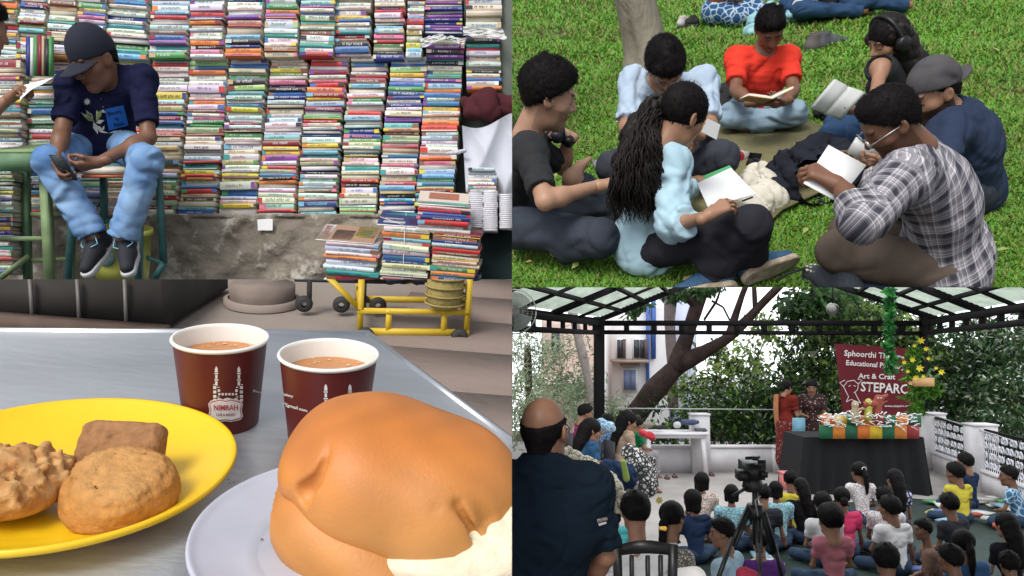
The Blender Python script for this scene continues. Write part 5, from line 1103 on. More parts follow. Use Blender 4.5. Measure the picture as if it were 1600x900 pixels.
    mb = MB(); c0 = 40
    for i, (w_, cn) in enumerate(((7, 'dark blue'), (5, 'white'), (6, 'green'), (7, 'dark red'), (4, 'tan'), (7, 'black'), (5, 'green'))):
        h = 1.; dp = 4.7; q = P(c0+w_/2, 118, dp); hh_ = (118-57+r.uniform(-4, 3))/F*dp; m2 = MB(); m2.col = COLN[cn]; m2.box(q+EZ*hh_/2+EY*.012, EX*w_*.47/F*dp, EY*.012, EZ*hh_/2)
        m2.top('book', cover, '%s book standing upright, %s from the left in the row beside the cap' % (cn, ORD[i]), 'book', group='books piled in the wall of stacks'); c0 += w_
def book_cap(hh, m, label):
    H, hr_, hf_, hu_, k_ = hh['H'], hh['hr'], hh['hf'], hh['hu'], hh['hh']
    g = Grid((-.13, -.15, -.08), (.13, .15, .2), .006); g.ell((0, -.012, .03), EX, EY, EZ, (.088, .108, .125), 0); g.half((0, 0, .02), nrm((0, .12, -1)))
    V, Q = g.nets(); Q = fixflip(V, Q); t = thing('cap', label, 'cap', H); put('crown', mk('crown', xf(V, H, hr_, hf_, hu_, k_)-ORG[t], Q, smooth=True), m, t)
    mb = MB(); nv = 14; rows = []
    for j in range(6):
        row = []
        for i in range(nv+1):
            u = i/nv*2-1; x = u*.08; y0 = math.sqrt(max(0, 1-(u*.86)**2))*.106-.014; y1 = y0+.085*math.sqrt(max(0, 1-abs(u)**2.6)); y = y0+(y1-y0)*j/5; row.append(A3(x, y, .03-.022*u*u-.3*(y-y0)))
        rows.append(row)
    q = lambda p, dz: H+k_*(hr_*p[0]+hf_*p[1]+hu_*(p[2]+dz)); O = 6*(nv+1); V = [q(p, 0) for r_ in rows for p in r_]+[q(p, -.004) for r_ in rows for p in r_]; m_ = nv+1
    Qb = [(j*m_+i, j*m_+i+1, (j+1)*m_+i+1, (j+1)*m_+i) for j in range(5) for i in range(nv)]; Qb += [tuple(x+O for x in f[::-1]) for f in Qb]+[(5*m_+i, 5*m_+i+1, O+5*m_+i+1, O+5*m_+i) for i in range(nv)]
    mb.add(V, Qb); mb.part('visor', m, t, True); mb = MB(); mb.lathe(q(A3(0, -.012, .155), 0), hr_, hf_, hu_, [(.001, .006), (.008, .003), (.009, -.002)], 10); mb.part('button', m, t)
# ================================================================== TEA TABLE (lower left)
def proj(p): return 800+p[0]/p[1]*F, 450-p[2]/p[1]*F
def solid(name, g, m, parent, flip=True, ret=False, colfn=None):
    V, Q = g.nets(); Q = fixflip(V-V.mean(0), Q); vc = colfn(V) if colfn else None
    return put(name, mk(name, V-ORG[parent], Q, smooth=True, vc=vc), m, parent)
def tea_scene():
    CUR[0] = 'T'; n = TAB.n; X, Y = TAB.R, TAB.Fw; T = TAB.on
    steel = mat('brushed_steel', (.74, .76, .78), .42, .5, var=.25, vs=3, bump=.12, bs=30, stretch=(1, 4, 1), det=6)
    rim = mat('steel_rim', (.62, .64, .66), .3, .9)
    t = thing('metal_table', 'grey steel table top carrying the plates and cups', 'table', T(400, 560))
    a, b, c = T(-260, 514), T(577, 521), T(800, 688); d = b+(c-b)*2.2; e = d-Y*.5; f = a-Y*.9
    mb = MB(); pts = [a, f, e, d, b]; mb.poly(pts, n, .004); mb.part('table_top', steel, t)
    for p, q in ((a, b), (b, d)):
        mb = MB(); o_ = nrm(np.cross(q-p, n)); mb.bar(p-n*.012-o_*(-.002), q-n*.012, .004, .03, n); mb.part('edge_rim', rim, t)
    for p in (b-X*.04-Y*.04,): mb = MB(); mb.bar(p-n*.004, p-n*.74, .03); mb.part('leg', rim, t)
    # ---- street ground behind
    g = TGR.on; n2 = TGR.n; mb = MB(); mb.poly([g(-400, 700), g(1100, 700), g(1250, 330), g(-500, 330)], n2, .05)
    gm = mat('dusty_paving', (.25, .215, .185), .9, var=.3, vs=2.2, dark=(.19, .155, .13), bump=.4, bs=14, det=8); mb.struct('street_ground', gm)
    r = random.Random(5)
    for k in range(7):
        for q in range(2):
            p = g(600+k*0, 560)+TGR.R*(.25+.62*q+r.uniform(-.01, .01))-TGR.Fw*(.9-.42*k); mb = MB(); mb.box(p-n2*.0045, TGR.R*.305, TGR.Fw*.205, n2*.006); mb.top('paving_slab', mat('reddish_slab', (.22, .17, .145), .9, var=.08, vs=30, bump=.3, bs=20), 'reddish brown paving slab of the street right of the table', 'paving slab', group='paving slabs beside the table')
    # ---- dark stall at the left
    t = thing('market_stall', 'dark market stall with wire front in the far left background', 'stall', g(90, 505)); dk = mat('dark_stall_wood', (.035, .03, .027), .85, var=.4); o = g(-60, 503); R_x = TGR.R; up = n2; fw = TGR.Fw
    mb = MB(); mb.box(o+R_x*.3+fw*.35+up*.35, R_x*.42, fw*.33, up*.33); mb.part('cabinet', dk, t)
    for k in range(5): mb = MB(); mb.bar(o+R_x*(-.08+.17*k)-fw*.0+up*.0, o+R_x*(-.08+.17*k)+up*.7, .012); mb.part('upright', mat('dull_iron', (.16, .15, .14), .6, .5), t)
    for h in (.04, .25, .45): mb = MB(); mb.bar(o-R_x*.1+up*h, o+R_x*.74+up*h, .014); mb.part('rail', mat('dull_iron', (.16, .15, .14), .6, .5), t)
    mb = MB(); mb.box(o+R_x*.3-fw*.03+up*.02, R_x*.46, fw*.03, up*.03); mb.part('sill', mat('worn_wood', (.12, .08, .06), .8, var=.4), t)
    mb = MB(); q = g(190, 502); mb.bar(q, q+up*.8, .05); mb.top('stall_post', mat('worn_post', (.2, .17, .13), .8, var=.4), 'brown wooden post at the right end of the dark stall', 'post')
    t = thing('round_stand', 'low round concrete block on the street behind the left cup', 'block', g(410, 478)); mb = MB(); mb.lathe(g(410, 476), R_x, fw, up, [(.13, 0), (.135, .05), (.135, .09), (.001, .092)], 24); mb.part('block', mat('brown_concrete', (.24, .19, .16), .9, var=.3), t, True)
    mb = MB(); mb.lathe(g(410, 476), R_x, fw, up, [(.158, .005), (.158, .03), (.14, .035)], 24); mb.part('base_ring', mat('pale_concrete', (.27, .22, .19), .9), t, True)
    # ---- yellow cart and the dark one behind it
    yel = mat('yellow_cart_paint', (.62, .42, .03), .5, var=.2); t = thing('yellow_cart', 'yellow steel framed handcart loaded with dark sacks behind the table', 'cart', g(640, 522)); L0, L1 = g(562, 522), g(728, 524); bx = (L1-L0); ux = nrm(bx); w_ = np.linalg.norm(bx); dp = np.cross(n2, ux)
    for k, (p, dd) in enumerate(((0, 0), (.26, 0), (.78, 0), (1, 0), (0, .5), (1, .5))):
        q = L0+ux*w_*p+dp*dd; mb = MB(); mb.bar(q, q+up*(.34 if p in (0, 1) else .1), .022); mb.part('post', yel, t)
    for dd in (0, .5):
        for h in (.012, .095):
            mb = MB(); mb.bar(L0+dp*dd+up*h-ux*.01, L1+dp*dd+up*h+ux*.01, .026 if h < .05 else .022); mb.part('rail', yel, t)
    for p in (0, 1): mb = MB(); mb.bar(L0+ux*w_*p+up*.095, L0+ux*w_*p+up*.095+dp*.5, .022); mb.part('rail', yel, t)
    mb = MB(); mb.bar(L0+up*.1, L0-ux*.14+up*.24, .02); mb.part('handle', yel, t); mb = MB(); mb.bar(L0+dp*.5+up*.1, L0-ux*.14+up*.24+dp*.5, .02); mb.part('handle', yel, t)
    for p, dd in ((.05, .0), (.93, .0), (.05, .5), (.93, .5)):
        q = L0+ux*w_*p+dp*dd+up*.0-dp*.02; mb = MB(); mb.lathe(q, ux, up, dp, [(.01, -.012), (.03, -.014), (.035, 0), (.03, .014), (.01, .012)], 18); mb.part('wheel', mat('cart_rubber', (.03, .03, .03), .7), t, True)
    g_ = Grid(*bbox([L0+up*.2, L1+up*.5+dp*.5], .15), .014); m_ = (L0+L1)/2+dp*.25
    for k in range(5): q = L0+ux*w_*(k/4)+dp*.25+up*.3; g_.cone(q-dp*.12, q+dp*.12, .1, .1, .08)
    for k in range(4): q = L0+ux*w_*(k/3)+dp*.22+up*.4; g_.cone(q-dp*.1, q+dp*.1, .1, .1, .08)
    g_.folds(.02, 14, 3); s_ = thing('sack_load', 'dark blue and black sacks heaped on the yellow cart', 'sacks', m_+up*.2); solid('sacks', g_, mat('dark_sack', (.015, .018, .035), .85, var=.4), s_)
    t = thing('woven_basket', 'yellowish woven basket standing on the yellow cart', 'basket', g(700, 500)); mb = MB(); q = L1-ux*.09+dp*.02+up*.11; 
    mb.lathe(q, ux, dp, up, [(.055, 0), (.07, .02), (.075, .14), (.07, .15)], 16); mb.part('basket_wall', mat('straw', (.38, .3, .1), .8, bump=1, bs=60, var=.4), t, True)
    for k in range(4): mb = MB(); mb.tube([q+up*(.02+.035*k)+(ux*math.cos(v)+dp*math.sin(v))*.078 for v in np.linspace(0, 6.28, 18)], .005, 5); mb.part('hoop', mat('straw', (.38, .3, .1), .8), t, True)
    t = thing('handcart', 'dark handcart with small wheels left of the yellow cart', 'cart', g(500, 500)); q = g(475, 492)
    mb = MB(); mb.box(q+ux*.16+up*.26+dp*.2, ux*.2, dp*.2, up*.12); mb.part('body', mat('dark_blue_load', (.02, .03, .045), .8, var=.5), t)
    for k in range(2): mb = MB(); mb.bar(q+ux*(.02+.22*k)+up*.15, q+ux*(.02+.22*k)+up*.03, .02); mb.part('leg', dk, t)
    for k in range(3): mb = MB(); mb.lathe(q+ux*(.0+.15*k)+up*.05-dp*.01, ux, up, dp, [(.012, -.014), (.03, -.016), (.036, 0), (.03, .016), (.012, .014)], 18); mb.part('wheel', mat('cart_rubber', (.03, .03, .03), .7), t, True)
    mb = MB(); q = g(240, 470); mb.box(q+up*.12, ux*.08, dp*.08, up*.12); mb.top('crate', mat('dark_blue_load', (.02, .03, .045), .8), 'dark crate standing beside the brown post', 'crate')
    # ---- plates
    def plate(px, py, R, m, label, rise=.02, flat=.62):
        o = T(px, py); t = thing('plate', label, 'plate', o); mb = MB(); prof = [(.001, .0045), (R*flat*.97, .0045), (R*flat, .005)]
        for k in range(9): u = k/8; prof.append((R*(flat+.03+(.97-flat-.03)*u), .006+(rise-.006)*(u**1.5)))
        prof += [(R*.985, rise+.0012), (R, rise+.0012), (R*1.006, rise-.0008), (R*.995, rise-.003)]
        for k in range(7): u = 1-k/6; prof.append((R*(flat-.02+(.975-flat)*u), .0008+(rise-.005)*(u**1.5)))
        prof.append((.001, .0008)); mb.lathe(o, X, Y, n, prof, 128); mb.part('dish', m, t, True); return t, o
    ym = mat('yellow_melamine', (.86, .55, .012), .3, spec=.5, var=.06, vs=30); wm = mat('blue_grey_melamine', (.5, .52, .6), .35, spec=.4, var=.08, vs=40)
    plate(98, 768, .101, ym, 'glossy yellow plate with three biscuits on it'); 
    _, wo_ = plate(566, 862, .092, wm, 'pale blue grey plate under the bun', .014)
    # ---- biscuits
    def bisc(name, label, o, fn, m, vs=.0016, cat='biscuit', colfn=None):
        t = thing(name, label, cat, o); g = Grid(*fn(None), vs); fn(g); solid('crumb', g, m, t, colfn=colfn); return t
    def noisecol(base, dark, f, k=0):
        def fn(V):
            v = np.sin(V[:, 0]*f+np.sin(V[:, 1]*f*1.3)*2)*np.sin(V[:, 2]*f*1.1+V[:, 1]*f*.7); v = np.clip(v*.5+.5, 0, 1)[:, None]; return np.array(base)*(1-v)+np.array(dark)*v
        return fn
    cookie = mat('golden_biscuit', (1, 1, 1), .8, attr=True, bump=1, bs=260, var=.28, vs=140, det=6); c0 = T(190, 800, .005)
    def round_(g):
        o = T(190, 812, .0)+n*.002; lo, hi = bbox([o-X*.05-Y*.05, o+X*.05+Y*.05+n*.045], .012)
        if g is None: return lo, hi
        Xr, Yr, Zr = X, nrm(Y*.97+n*.2), nrm(n*.97-Y*.2); c = o+n*.017
        for k in range(26): a_ = k/26*6.283; q = c+(Xr*math.cos(a_)+Yr*math.sin(a_))*.0195; g.cone(q-Zr*.0015, q+Zr*.001, .0105, .0098, .006)
        g.ell(c, Xr, Yr, Zr, (.027, .027, .0118), .006)
        g.ell(c+Zr*.0105, Xr, Yr, Zr, (.018, .016, .0015), .006)
        g.folds(.0008, 110, 4, False); g.folds(.0005, 330, 5); rr = np.random.RandomState(3)
        for k in range(9): a_ = rr.uniform(0, 6.28); q = c+Zr*.0118+(Xr*math.cos(a_)+Yr*math.sin(a_))*rr.uniform(.01, .025); e = q+(Xr*math.cos(a_+rr.uniform(.8, 2))+Yr*math.sin(a_+1.5))*.012; g.cone(q, e, .0006, .0011, .0012, sub=True)
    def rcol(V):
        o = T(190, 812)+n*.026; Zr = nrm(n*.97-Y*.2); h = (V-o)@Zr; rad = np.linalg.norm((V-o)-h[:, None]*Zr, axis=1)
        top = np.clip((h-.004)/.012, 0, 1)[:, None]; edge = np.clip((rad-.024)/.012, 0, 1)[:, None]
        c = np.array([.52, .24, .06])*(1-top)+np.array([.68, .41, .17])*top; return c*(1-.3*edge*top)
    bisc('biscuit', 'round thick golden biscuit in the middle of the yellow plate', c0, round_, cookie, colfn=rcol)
    def rect_(g):
        o = T(196, 742, .006); lo, hi = bbox([o-X*.04-Y*.03, o+X*.04+Y*.03+n*.05], .012)
        if g is None: return lo, hi
        Yr, Zr = nrm(Y*.55+n*.8), nrm(n*.6-Y*.8); Xr = nrm(X+n*.04); c = o+n*.019-Y*.004
        for k in range(7):
            for j in range(4): q = c+Xr*(k-3)*.0068*(1-.02*j)+Yr*(j-1.5)*.0072; g.cone(q-Zr*.003, q+Zr*.003, .006, .006, .0035)
        g.folds(.0006, 200, 4)
    bisc('biscuit', 'dark brown rectangular biscuit leaning behind the round one', T(196, 742), rect_, mat('dark_biscuit', (.36, .175, .07), .8, bump=.9, bs=300, var=.3, vs=200))
    def nut_(g):
        o = T(22, 800, .004); lo, hi = bbox([o-X*.04-Y*.04, o+X*.04+Y*.04+n*.05], .012)
        if g is None: return lo, hi
        c = o+n*.017; g.ell(c, X, Y, n, (.03, .03, .0155), .006); rr = np.random.RandomState(9)
        for k in range(170):
            a_, ph = rr.uniform(0, 6.28), rr.uniform(0, 1.5); d_ = X*math.cos(a_)*math.sin(ph)*.031+Y*math.sin(a_)*math.sin(ph)*.031+n*math.cos(ph)*.017; q = c+d_; e = q+rr.normal(0, .0022, 3); g.cone(q, e, rr.uniform(.0016, .0034), rr.uniform(.0012, .003), .0015)
    bisc('biscuit', 'lumpy nut biscuit at the left edge of the yellow plate', T(22, 800), nut_, cookie, colfn=noisecol((.66, .38, .15), (.42, .18, .05), 260))
    # ---- cups
    maroon = mat('maroon_paper', (.105, .014, .012), .42, var=.08, vs=60, spec=.45); cream = mat('white_cup_card', (.78, .76, .7), .55); teac = mat('milky_tea', (.5, .215, .07), .25, var=.1, vs=60); prnt = mat('cup_print', (1, 1, 1), .5, attr=True)
    def cup(px, py, rb, rt_, Hc, label):
        o = T(px, py); t = thing('paper_cup', label, 'cup', o); mb = MB(); mb.lathe(o, X, Y, n, [(rb*.9, .003), (rb, .0), (rb+.0003, .001)]+[(rb+(rt_-rb)*k/10, Hc*k/10) for k in range(1, 11)], 72); w = mb.part('cup_wall', maroon, t, True)
        mb = MB(); mb.lathe(o, X, Y, n, [(rt_-.0008, Hc-.0012), (rt_+.0008, Hc-.0016), (rt_+.0017, Hc), (rt_+.0009, Hc+.0014), (rt_-.0006, Hc+.0012), (rt_-.0010, Hc-.001)]+[(rt_-.0012-(rt_-rb)*.1*k, Hc-.002-Hc*.1*k) for k in range(1, 8)]+[(.001, Hc*.25)], 72); mb.part('rim', cream, t, True)
        ht = Hc-.013; rr = rb+(rt_-rb)*ht/Hc-.0012; mb = MB(); mb.lathe(o, X, Y, n, [(.0005, ht), (rr*.9, ht), (rr, ht+.0006)], 48); mb.part('tea', teac, t, True)
        mb = MB(); rg = random.Random(px)
        for k in range(14): a_ = rg.uniform(.8, 2.6); q = o+n*ht+(X*math.cos(a_)+Y*math.sin(a_))*rr*rg.uniform(.6, .97)+n*.0006; s0 = rg.uniform(.0006, .0016); mb.lathe(q, X, Y, n, [(.0001, s0*.4), (s0, .0)], 7)
        o_ = mb.part('tea_froth', mat('tea_froth', (.68, .45, .26), .5), t, True); o_['kind'] = 'stuff'
        return t, w
    H1 = .0665; t1, w1 = cup(346, 659, .0268, .0332, H1, 'left maroon paper cup of milky tea with a full printed badge'); t2, w2 = cup(511, 692, .027, .034, .068, 'right maroon paper cup of milky tea standing behind the bun')
    WH = (.72, .7, .66); RD = (.5, .02, .03)
    def logo(dc, mb, x0, y0, k, full=True):
        mb.col = WH; q = lambda x, y: (x0+x*k, y0+y*k)
        def bx(x, y, w_, h_): dc.poly(mb, [q(x, y+h_), q(x+w_, y+h_), q(x+w_, y), q(x, y)])
        for x in (0, 36):
            dc.poly(mb, [q(x-2.5, 8), q(x+2.5, 8), q(x+2.2, 2), q(x, -2), q(x-2.2, 2)])
            for (a_, b_, w_) in ((9, 2, 6), (12, 6, 3.6), (19, 2, 6.4), (22, 7, 4)): bx(x-w_/2, a_, w_, b_)
        if not full:
            bx(-5, 30, 46, 1.6); return
        for x in (-5, 37.5): 
            for y in (30, 37, 44, 50): bx(x, y, 5, 4.5)
        bx(-5, 27, 47, 1.4); bx(1, 31, 34, 1.4); bx(2, 35, 32, 4.2)
        for k_ in range(6): bx(3+5.4*k_, 41, 3.4, 3.6)
        bx(1, 46.5, 34, 1.2)
        for k_ in range(9): a0, a1 = math.pi*k_/9, math.pi*(k_+1)/9; c_ = lambda a_, r_: q(18-math.cos(a_)*r_, 58-math.sin(a_)*r_); dc.poly(mb, [c_(a0, 7), c_(a1, 7), c_(a1, 9.5), c_(a0, 9.5)])
        bx(2, 49, 5, 8); bx(29, 49, 5, 8)
    dc = Decal([w1], .0004); mb = MB(); logo(dc, mb, 338, 574, .98); mb.part('building_print', prnt, t1)
    def badge(off, gx, gy, col):
        dc.off = off; mb = MB(); mb.col = col; c = (352.5, 641); rows = [(-26-gx, -10), (-22-gx*.8, -14-gy), (-9, -17-gy), (0, -15-gy), (9, -17-gy), (22+gx*.8, -14-gy), (26+gx, -10), (24+gx, 0), (26+gx, 10), (22+gx*.8, 14+gy), (9, 17+gy), (0, 16+gy), (-9, 17+gy), (-22-gx*.8, 14+gy), (-26-gx, 10), (-24-gx, 0)]
        cc = dc.pt(*c); V = [cc]+[dc.pt(c[0]+x, c[1]+y) for x, y in rows]; mb.add(V, (), [(0, 1+(i+1) % 16, 1+i) for i in range(16)]); return mb
    badge(.0006, 1.2, 1.2, WH).part('badge_edge', prnt, t1); badge(.0009, -.6, -.6, RD).part('badge_line', prnt, t1); badge(.0012, -1.8, -1.8, (.76, .74, .7)).part('badge', prnt, t1)
    mb = MB(); dc.off = .0016; mb.col = (.42, .03, .06); dc.text(mb, 'NIMRAH', 353, 637, 8.2, 38); mb.col = (.2, .03, .03); dc.text(mb, 'CAFE & BAKERY', 353, 648, 4, 31); mb.part('badge_lettering', prnt, t1)
    mb = MB(); mb.col = WH; dc.off = .0006; dc.text(mb, '@nimrah', 402, 612, 3.4, 14, .3); mb.part('side_lettering', prnt, t1)
    dc = Decal([w2], .0005); mb = MB(); logo(dc, mb, 509, 602, 1.05, False); mb.part('building_print', prnt, t2)
    mb = MB(); mb.col = WH; dc.text(mb, 'bakery', 450, 618, 4, 17, .25); dc.text(mb, '@gmail.com', 461, 637, 4.6, 40, .28); mb.part('side_lettering', prnt, t2)
    # ---- bun
    crust = mat('bun_crust', (1, 1, 1), .5, attr=True, bump=.3, bs=500, var=.16, vs=22, spec=.5, det=9); crumb = mat('white_crumb', (.8, .71, .52), .95, bump=.8, bs=500, var=.2, vs=120)
    t = thing('bun', 'large golden bun split open on the pale plate', 'bun', wo_); dB = .455
    S = lambda x, y, dd=0: P(x*.975+27, y*.97+38, dB+dd)
    def axes(ang, lean=0): 
        a_ = math.radians(ang); Xa = nrm(A3(math.cos(a_), 0, -math.sin(a_))); Za = nrm(A3(math.sin(a_), -.35, math.cos(a_))); Za = nrm(Za-Xa*(Za@Xa)); return Xa, np.cross(Za, Xa), Za
    def hit(g, x, y):
        r_ = nrm(P(x, y, 1.))
        for t_ in np.arange(.34, .6, .0008):
            i_ = ((r_*t_-g.lo)/g.vs).astype(int)
            if (i_ >= 0).all() and (i_ < g.sh).all() and g.D[tuple(i_)] < 0: return t_
        return .45
    def toph(g):
        Xa, Ya, Za = axes(17)
        g.ell(S(616, 736, .0), Xa, Ya, Za, (.062, .05, .0345), .02); g.ell(S(562, 700, .003), Xa, Ya, Za, (.037, .043, .0305), .03); g.ell(S(700, 762, .004), Xa, Ya, Za, (.036, .045, .034), .03)
        g.ell(S(474, 700, -.006), Xa, Ya, nrm(Za-Xa*.25), (.017, .03, .0225), .0035)
        pl = [(501, 672), (498, 690), (492, 710), (482, 732), (462, 756)]; pt = [nrm(S(x, y))*(hit(g, x*.975+27, y*.97+38)+.0006) for x, y in pl]
        for p_, q_, r1, r2 in zip(pt[:-1], pt[1:], (.0003, .0009, .002, .0034), (.0009, .002, .0034, .006)): g.cone(p_, q_, r1, r2, .0022, sub=True)
        for (x, y, x2, y2) in ((640, 790, 668, 838), (672, 780, 700, 832), (705, 775, 730, 822), (735, 760, 755, 800), (600, 800, 622, 840)): g.cone(S(x, y, -.043), S(x2, y2, -.037), .0012, .0022, .006, sub=True)
    lo, hi = bbox([S(430, 620, -.06), S(800, 900, .06)], .02); g_ = Grid(lo, hi, .0016); toph(g_); g_.folds(.0008, 60, 3, False)
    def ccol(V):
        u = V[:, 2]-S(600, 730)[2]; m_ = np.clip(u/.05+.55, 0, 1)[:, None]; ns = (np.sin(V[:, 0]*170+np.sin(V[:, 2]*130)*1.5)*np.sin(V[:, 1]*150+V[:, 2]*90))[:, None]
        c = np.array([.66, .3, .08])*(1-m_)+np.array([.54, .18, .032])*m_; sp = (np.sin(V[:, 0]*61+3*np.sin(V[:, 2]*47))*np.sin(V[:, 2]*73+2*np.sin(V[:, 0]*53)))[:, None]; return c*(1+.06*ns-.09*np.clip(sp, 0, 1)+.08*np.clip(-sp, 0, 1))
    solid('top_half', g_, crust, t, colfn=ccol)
    g_ = Grid(*bbox([S(430, 720, -.06), S(800, 960, .06)], .02), .0024); Xa, Ya, Za = axes(24)
    g_.ell(S(570, 822, .002), Xa, Ya, Za, (.05, .045, .028), .02); g_.ell(S(500, 782, .004), Xa, Ya, Za, (.026, .034, .0235), .03); g_.ell(S(660, 880, .0), Xa, Ya, Za, (.052, .045, .022), .03); g_.ell(S(760, 880, .004), Xa, Ya, Za, (.035, .04, .016), .03)
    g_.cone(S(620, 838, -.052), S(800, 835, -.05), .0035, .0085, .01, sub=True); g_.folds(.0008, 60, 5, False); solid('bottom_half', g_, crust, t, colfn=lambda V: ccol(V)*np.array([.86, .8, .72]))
    g_ = Grid(*bbox([S(580, 800, -.06), S(830, 900, .03)], .01), .0019); Xa, Ya, Za = axes(6)
    g_.ell(S(725, 832, -.016), Xa, Ya, Za, (.044, .031, .0115), .02); g_.ell(S(650, 838, -.018), Xa, Ya, Za, (.026, .026, .0065), .02); g_.ell(S(790, 818, -.01), Xa, Ya, Za, (.03, .03, .02), .02); g_.folds(.0007, 160, 5); solid('crumb', g_, crumb, t)
    mb = MB(); rg = random.Random(4)
    for k in range(16):
        q = T(rg.uniform(340, 450), rg.uniform(740, 880), .0055); mb.lathe(q, X, Y, n, [(.0001, .0006), (rg.uniform(.0004, .0009), 0)], 6)
    o_ = mb.top('crumbs', mat('brown_crumb', (.2, .09, .04), .9), 'tiny crumbs scattered on the pale plate', 'crumbs'); o_['kind'] = 'stuff'
# ================================================================== PUPPET SHOW under a terrace roof (lower right)
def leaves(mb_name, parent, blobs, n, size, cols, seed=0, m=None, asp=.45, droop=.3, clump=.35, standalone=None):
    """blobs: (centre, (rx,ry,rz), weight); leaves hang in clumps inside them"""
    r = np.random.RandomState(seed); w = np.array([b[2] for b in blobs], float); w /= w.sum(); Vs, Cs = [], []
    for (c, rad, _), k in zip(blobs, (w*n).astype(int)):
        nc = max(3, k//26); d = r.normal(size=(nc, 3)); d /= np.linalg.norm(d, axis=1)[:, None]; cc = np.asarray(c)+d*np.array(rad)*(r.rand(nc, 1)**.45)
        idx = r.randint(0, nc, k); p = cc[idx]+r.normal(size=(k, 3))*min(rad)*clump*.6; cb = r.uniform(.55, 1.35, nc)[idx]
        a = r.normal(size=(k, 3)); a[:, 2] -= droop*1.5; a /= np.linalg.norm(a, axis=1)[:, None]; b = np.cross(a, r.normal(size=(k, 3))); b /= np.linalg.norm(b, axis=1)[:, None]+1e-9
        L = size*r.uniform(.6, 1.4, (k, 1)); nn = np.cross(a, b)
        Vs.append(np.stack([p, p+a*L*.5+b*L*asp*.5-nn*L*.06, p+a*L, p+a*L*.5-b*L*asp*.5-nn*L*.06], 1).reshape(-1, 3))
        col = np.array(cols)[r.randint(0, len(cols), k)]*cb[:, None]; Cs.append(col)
    V = np.concatenate(Vs); C = np.concatenate(Cs); q = np.arange(len(V)).reshape(-1, 4)
    me = mk(mb_name, V-(ORG[parent] if parent else 0), q, None, C); 
    if parent: o = put(mb_name, me, m, parent); o['kind'] = 'stuff'; return o
    return me
def stage_scene():
    CUR[0] = 'S'; n, X, Y = STG.n, STG.R, STG.Fw; G = STG.on; s2 = 1.0/F
    r = random.Random(21)
    at = lambda x, y, d: P(x, y, d)
    # ---- floor, sheet, sky backdrop with an added glowing ceiling
    mb = MB(); mb.poly([G(300, 1500), G(2200, 1500), G(2600, 690), G(-600, 690)], n, .05); mb.struct('terrace_floor', mat('terrace_concrete', (.42, .38, .36), .85, var=.3, vs=1.5, bump=.2, bs=20, det=7))
    mb = MB(); c = [G(1090, 812, .004), G(900, 1300, .004), G(1900, 1300, .004), G(1640, 795, .004), G(1420, 778, .004), G(1250, 790, .004)]; mb.poly(c, n, .003); mb.struct('green_floor_sheet', mat('green_sheet', (.02, .045, .036), .8, var=.5, vs=6, bump=.4, bs=40))
    em = bpy.data.materials.new('sky_and_fill_glow'); em.use_nodes = True; q = em.node_tree; q.nodes.clear(); e = q.nodes.new('ShaderNodeEmission'); e.inputs[0].default_value = (.93, .97, 1, 1); e.inputs[1].default_value = 1.9; oo = q.nodes.new('ShaderNodeOutputMaterial'); q.links.new(e.outputs[0], oo.inputs[0])
    mb = MB(); zz = lambda y: y*s2*.99
    xs = (.02, 34)
    mb.add([A3(xs[0], 6.5, zz(6.5)), A3(xs[1], 6.5, zz(6.5)), A3(xs[1], 30, zz(30)), A3(xs[0], 30, zz(30)), A3(xs[0], 34, -14), A3(xs[1], 34, -14)], [(0, 1, 2, 3), (3, 2, 5, 4)]); mb.struct('sky', em)  # back sheet is sky; top sheet an unseen glow added to light the roof
    # garden ground beyond the terrace
    mb = MB(); mb.poly([G(-200, 722, -1.0), G(2600, 722, -1.0), G(3200, 640, -1.0), G(-900, 640, -1.0)], n, .05); mb.struct('garden_ground', mat('garden_soil', (.05, .05, .03), .95, var=.5))
    white = mat('white_paint', (.66, .63, .64), .75, var=.18, vs=4, bump=.2, bs=25); black = mat('black_steel', (.01, .009, .01), .8, spec=.1)
    D = lambda y: float(G(1200, y)[1])
    # ---- back parapet with its posts
    def wall_(name, p, q, h, th, m, label, cat='wall', cap=True):
        d = nrm(q-p); o = np.cross(d, n); t = thing(name, label, cat, p); mb = MB(); mb.box((p+q)/2+n*h/2, (q-p)/2, o*th/2, n*h/2); mb.part('wall_body', m, t)
        if cap: mb = MB(); mb.box((p+q)/2+n*(h+.02), (q-p)/2, o*(th/2+.02), n*.02); mb.part('coping', m, t)
        return t
    wall_('parapet_wall', G(1000, 737), G(1215, 737), .42, .18, white, 'low white parapet wall behind the plastic table', 'wall')
    wall_('parapet_wall', G(1206, 737.5), G(1445, 737.5), .42, .18, white, 'low white parapet wall hidden behind the stage table', 'wall')
    def post(p, w_, h, label):
        t = thing('wall_post', label, 'post', p); mb = MB(); mb.box(p+n*h/2, X*w_/2, Y*w_/2, n*h/2); mb.part('shaft', white, t); mb = MB(); mb.box(p+n*(h+.015), X*(w_/2+.015), Y*(w_/2+.015), n*.015); mb.part('cap', white, t)
    post(G(1094, 739), .3, 1.0, 'square white pillar of the parapet behind the plastic table')
    # ---- right railing: posts and black grilles with white scrolls
    A, B = G(1459, 733), G(1620, 803); dr = nrm(B-A); nrm_ = np.cross(dr, n); Lr = np.linalg.norm(B-A)
    wall_('parapet_wall', A, A+dr*Lr*1.3, .3, .16, white, 'low white wall under the scrolled railing on the right', 'wall')
    pp = [(1459, 'white railing post at the far corner beside the stage table'), (1536, 'white railing post in the middle of the right side railing'), (1680, 'white railing post at the right edge')]
    ts = []
    for px, lab in pp:
        # parameter along A-B whose projection is px
        lo_, hi_ = -.1, 2.
        for _ in range(40):
            m_ = (lo_+hi_)/2
            if proj(A+dr*Lr*m_)[0] < px: lo_ = m_
            else: hi_ = m_
        ts.append(m_*Lr); post(A+dr*m_*Lr, .34, .98, lab)
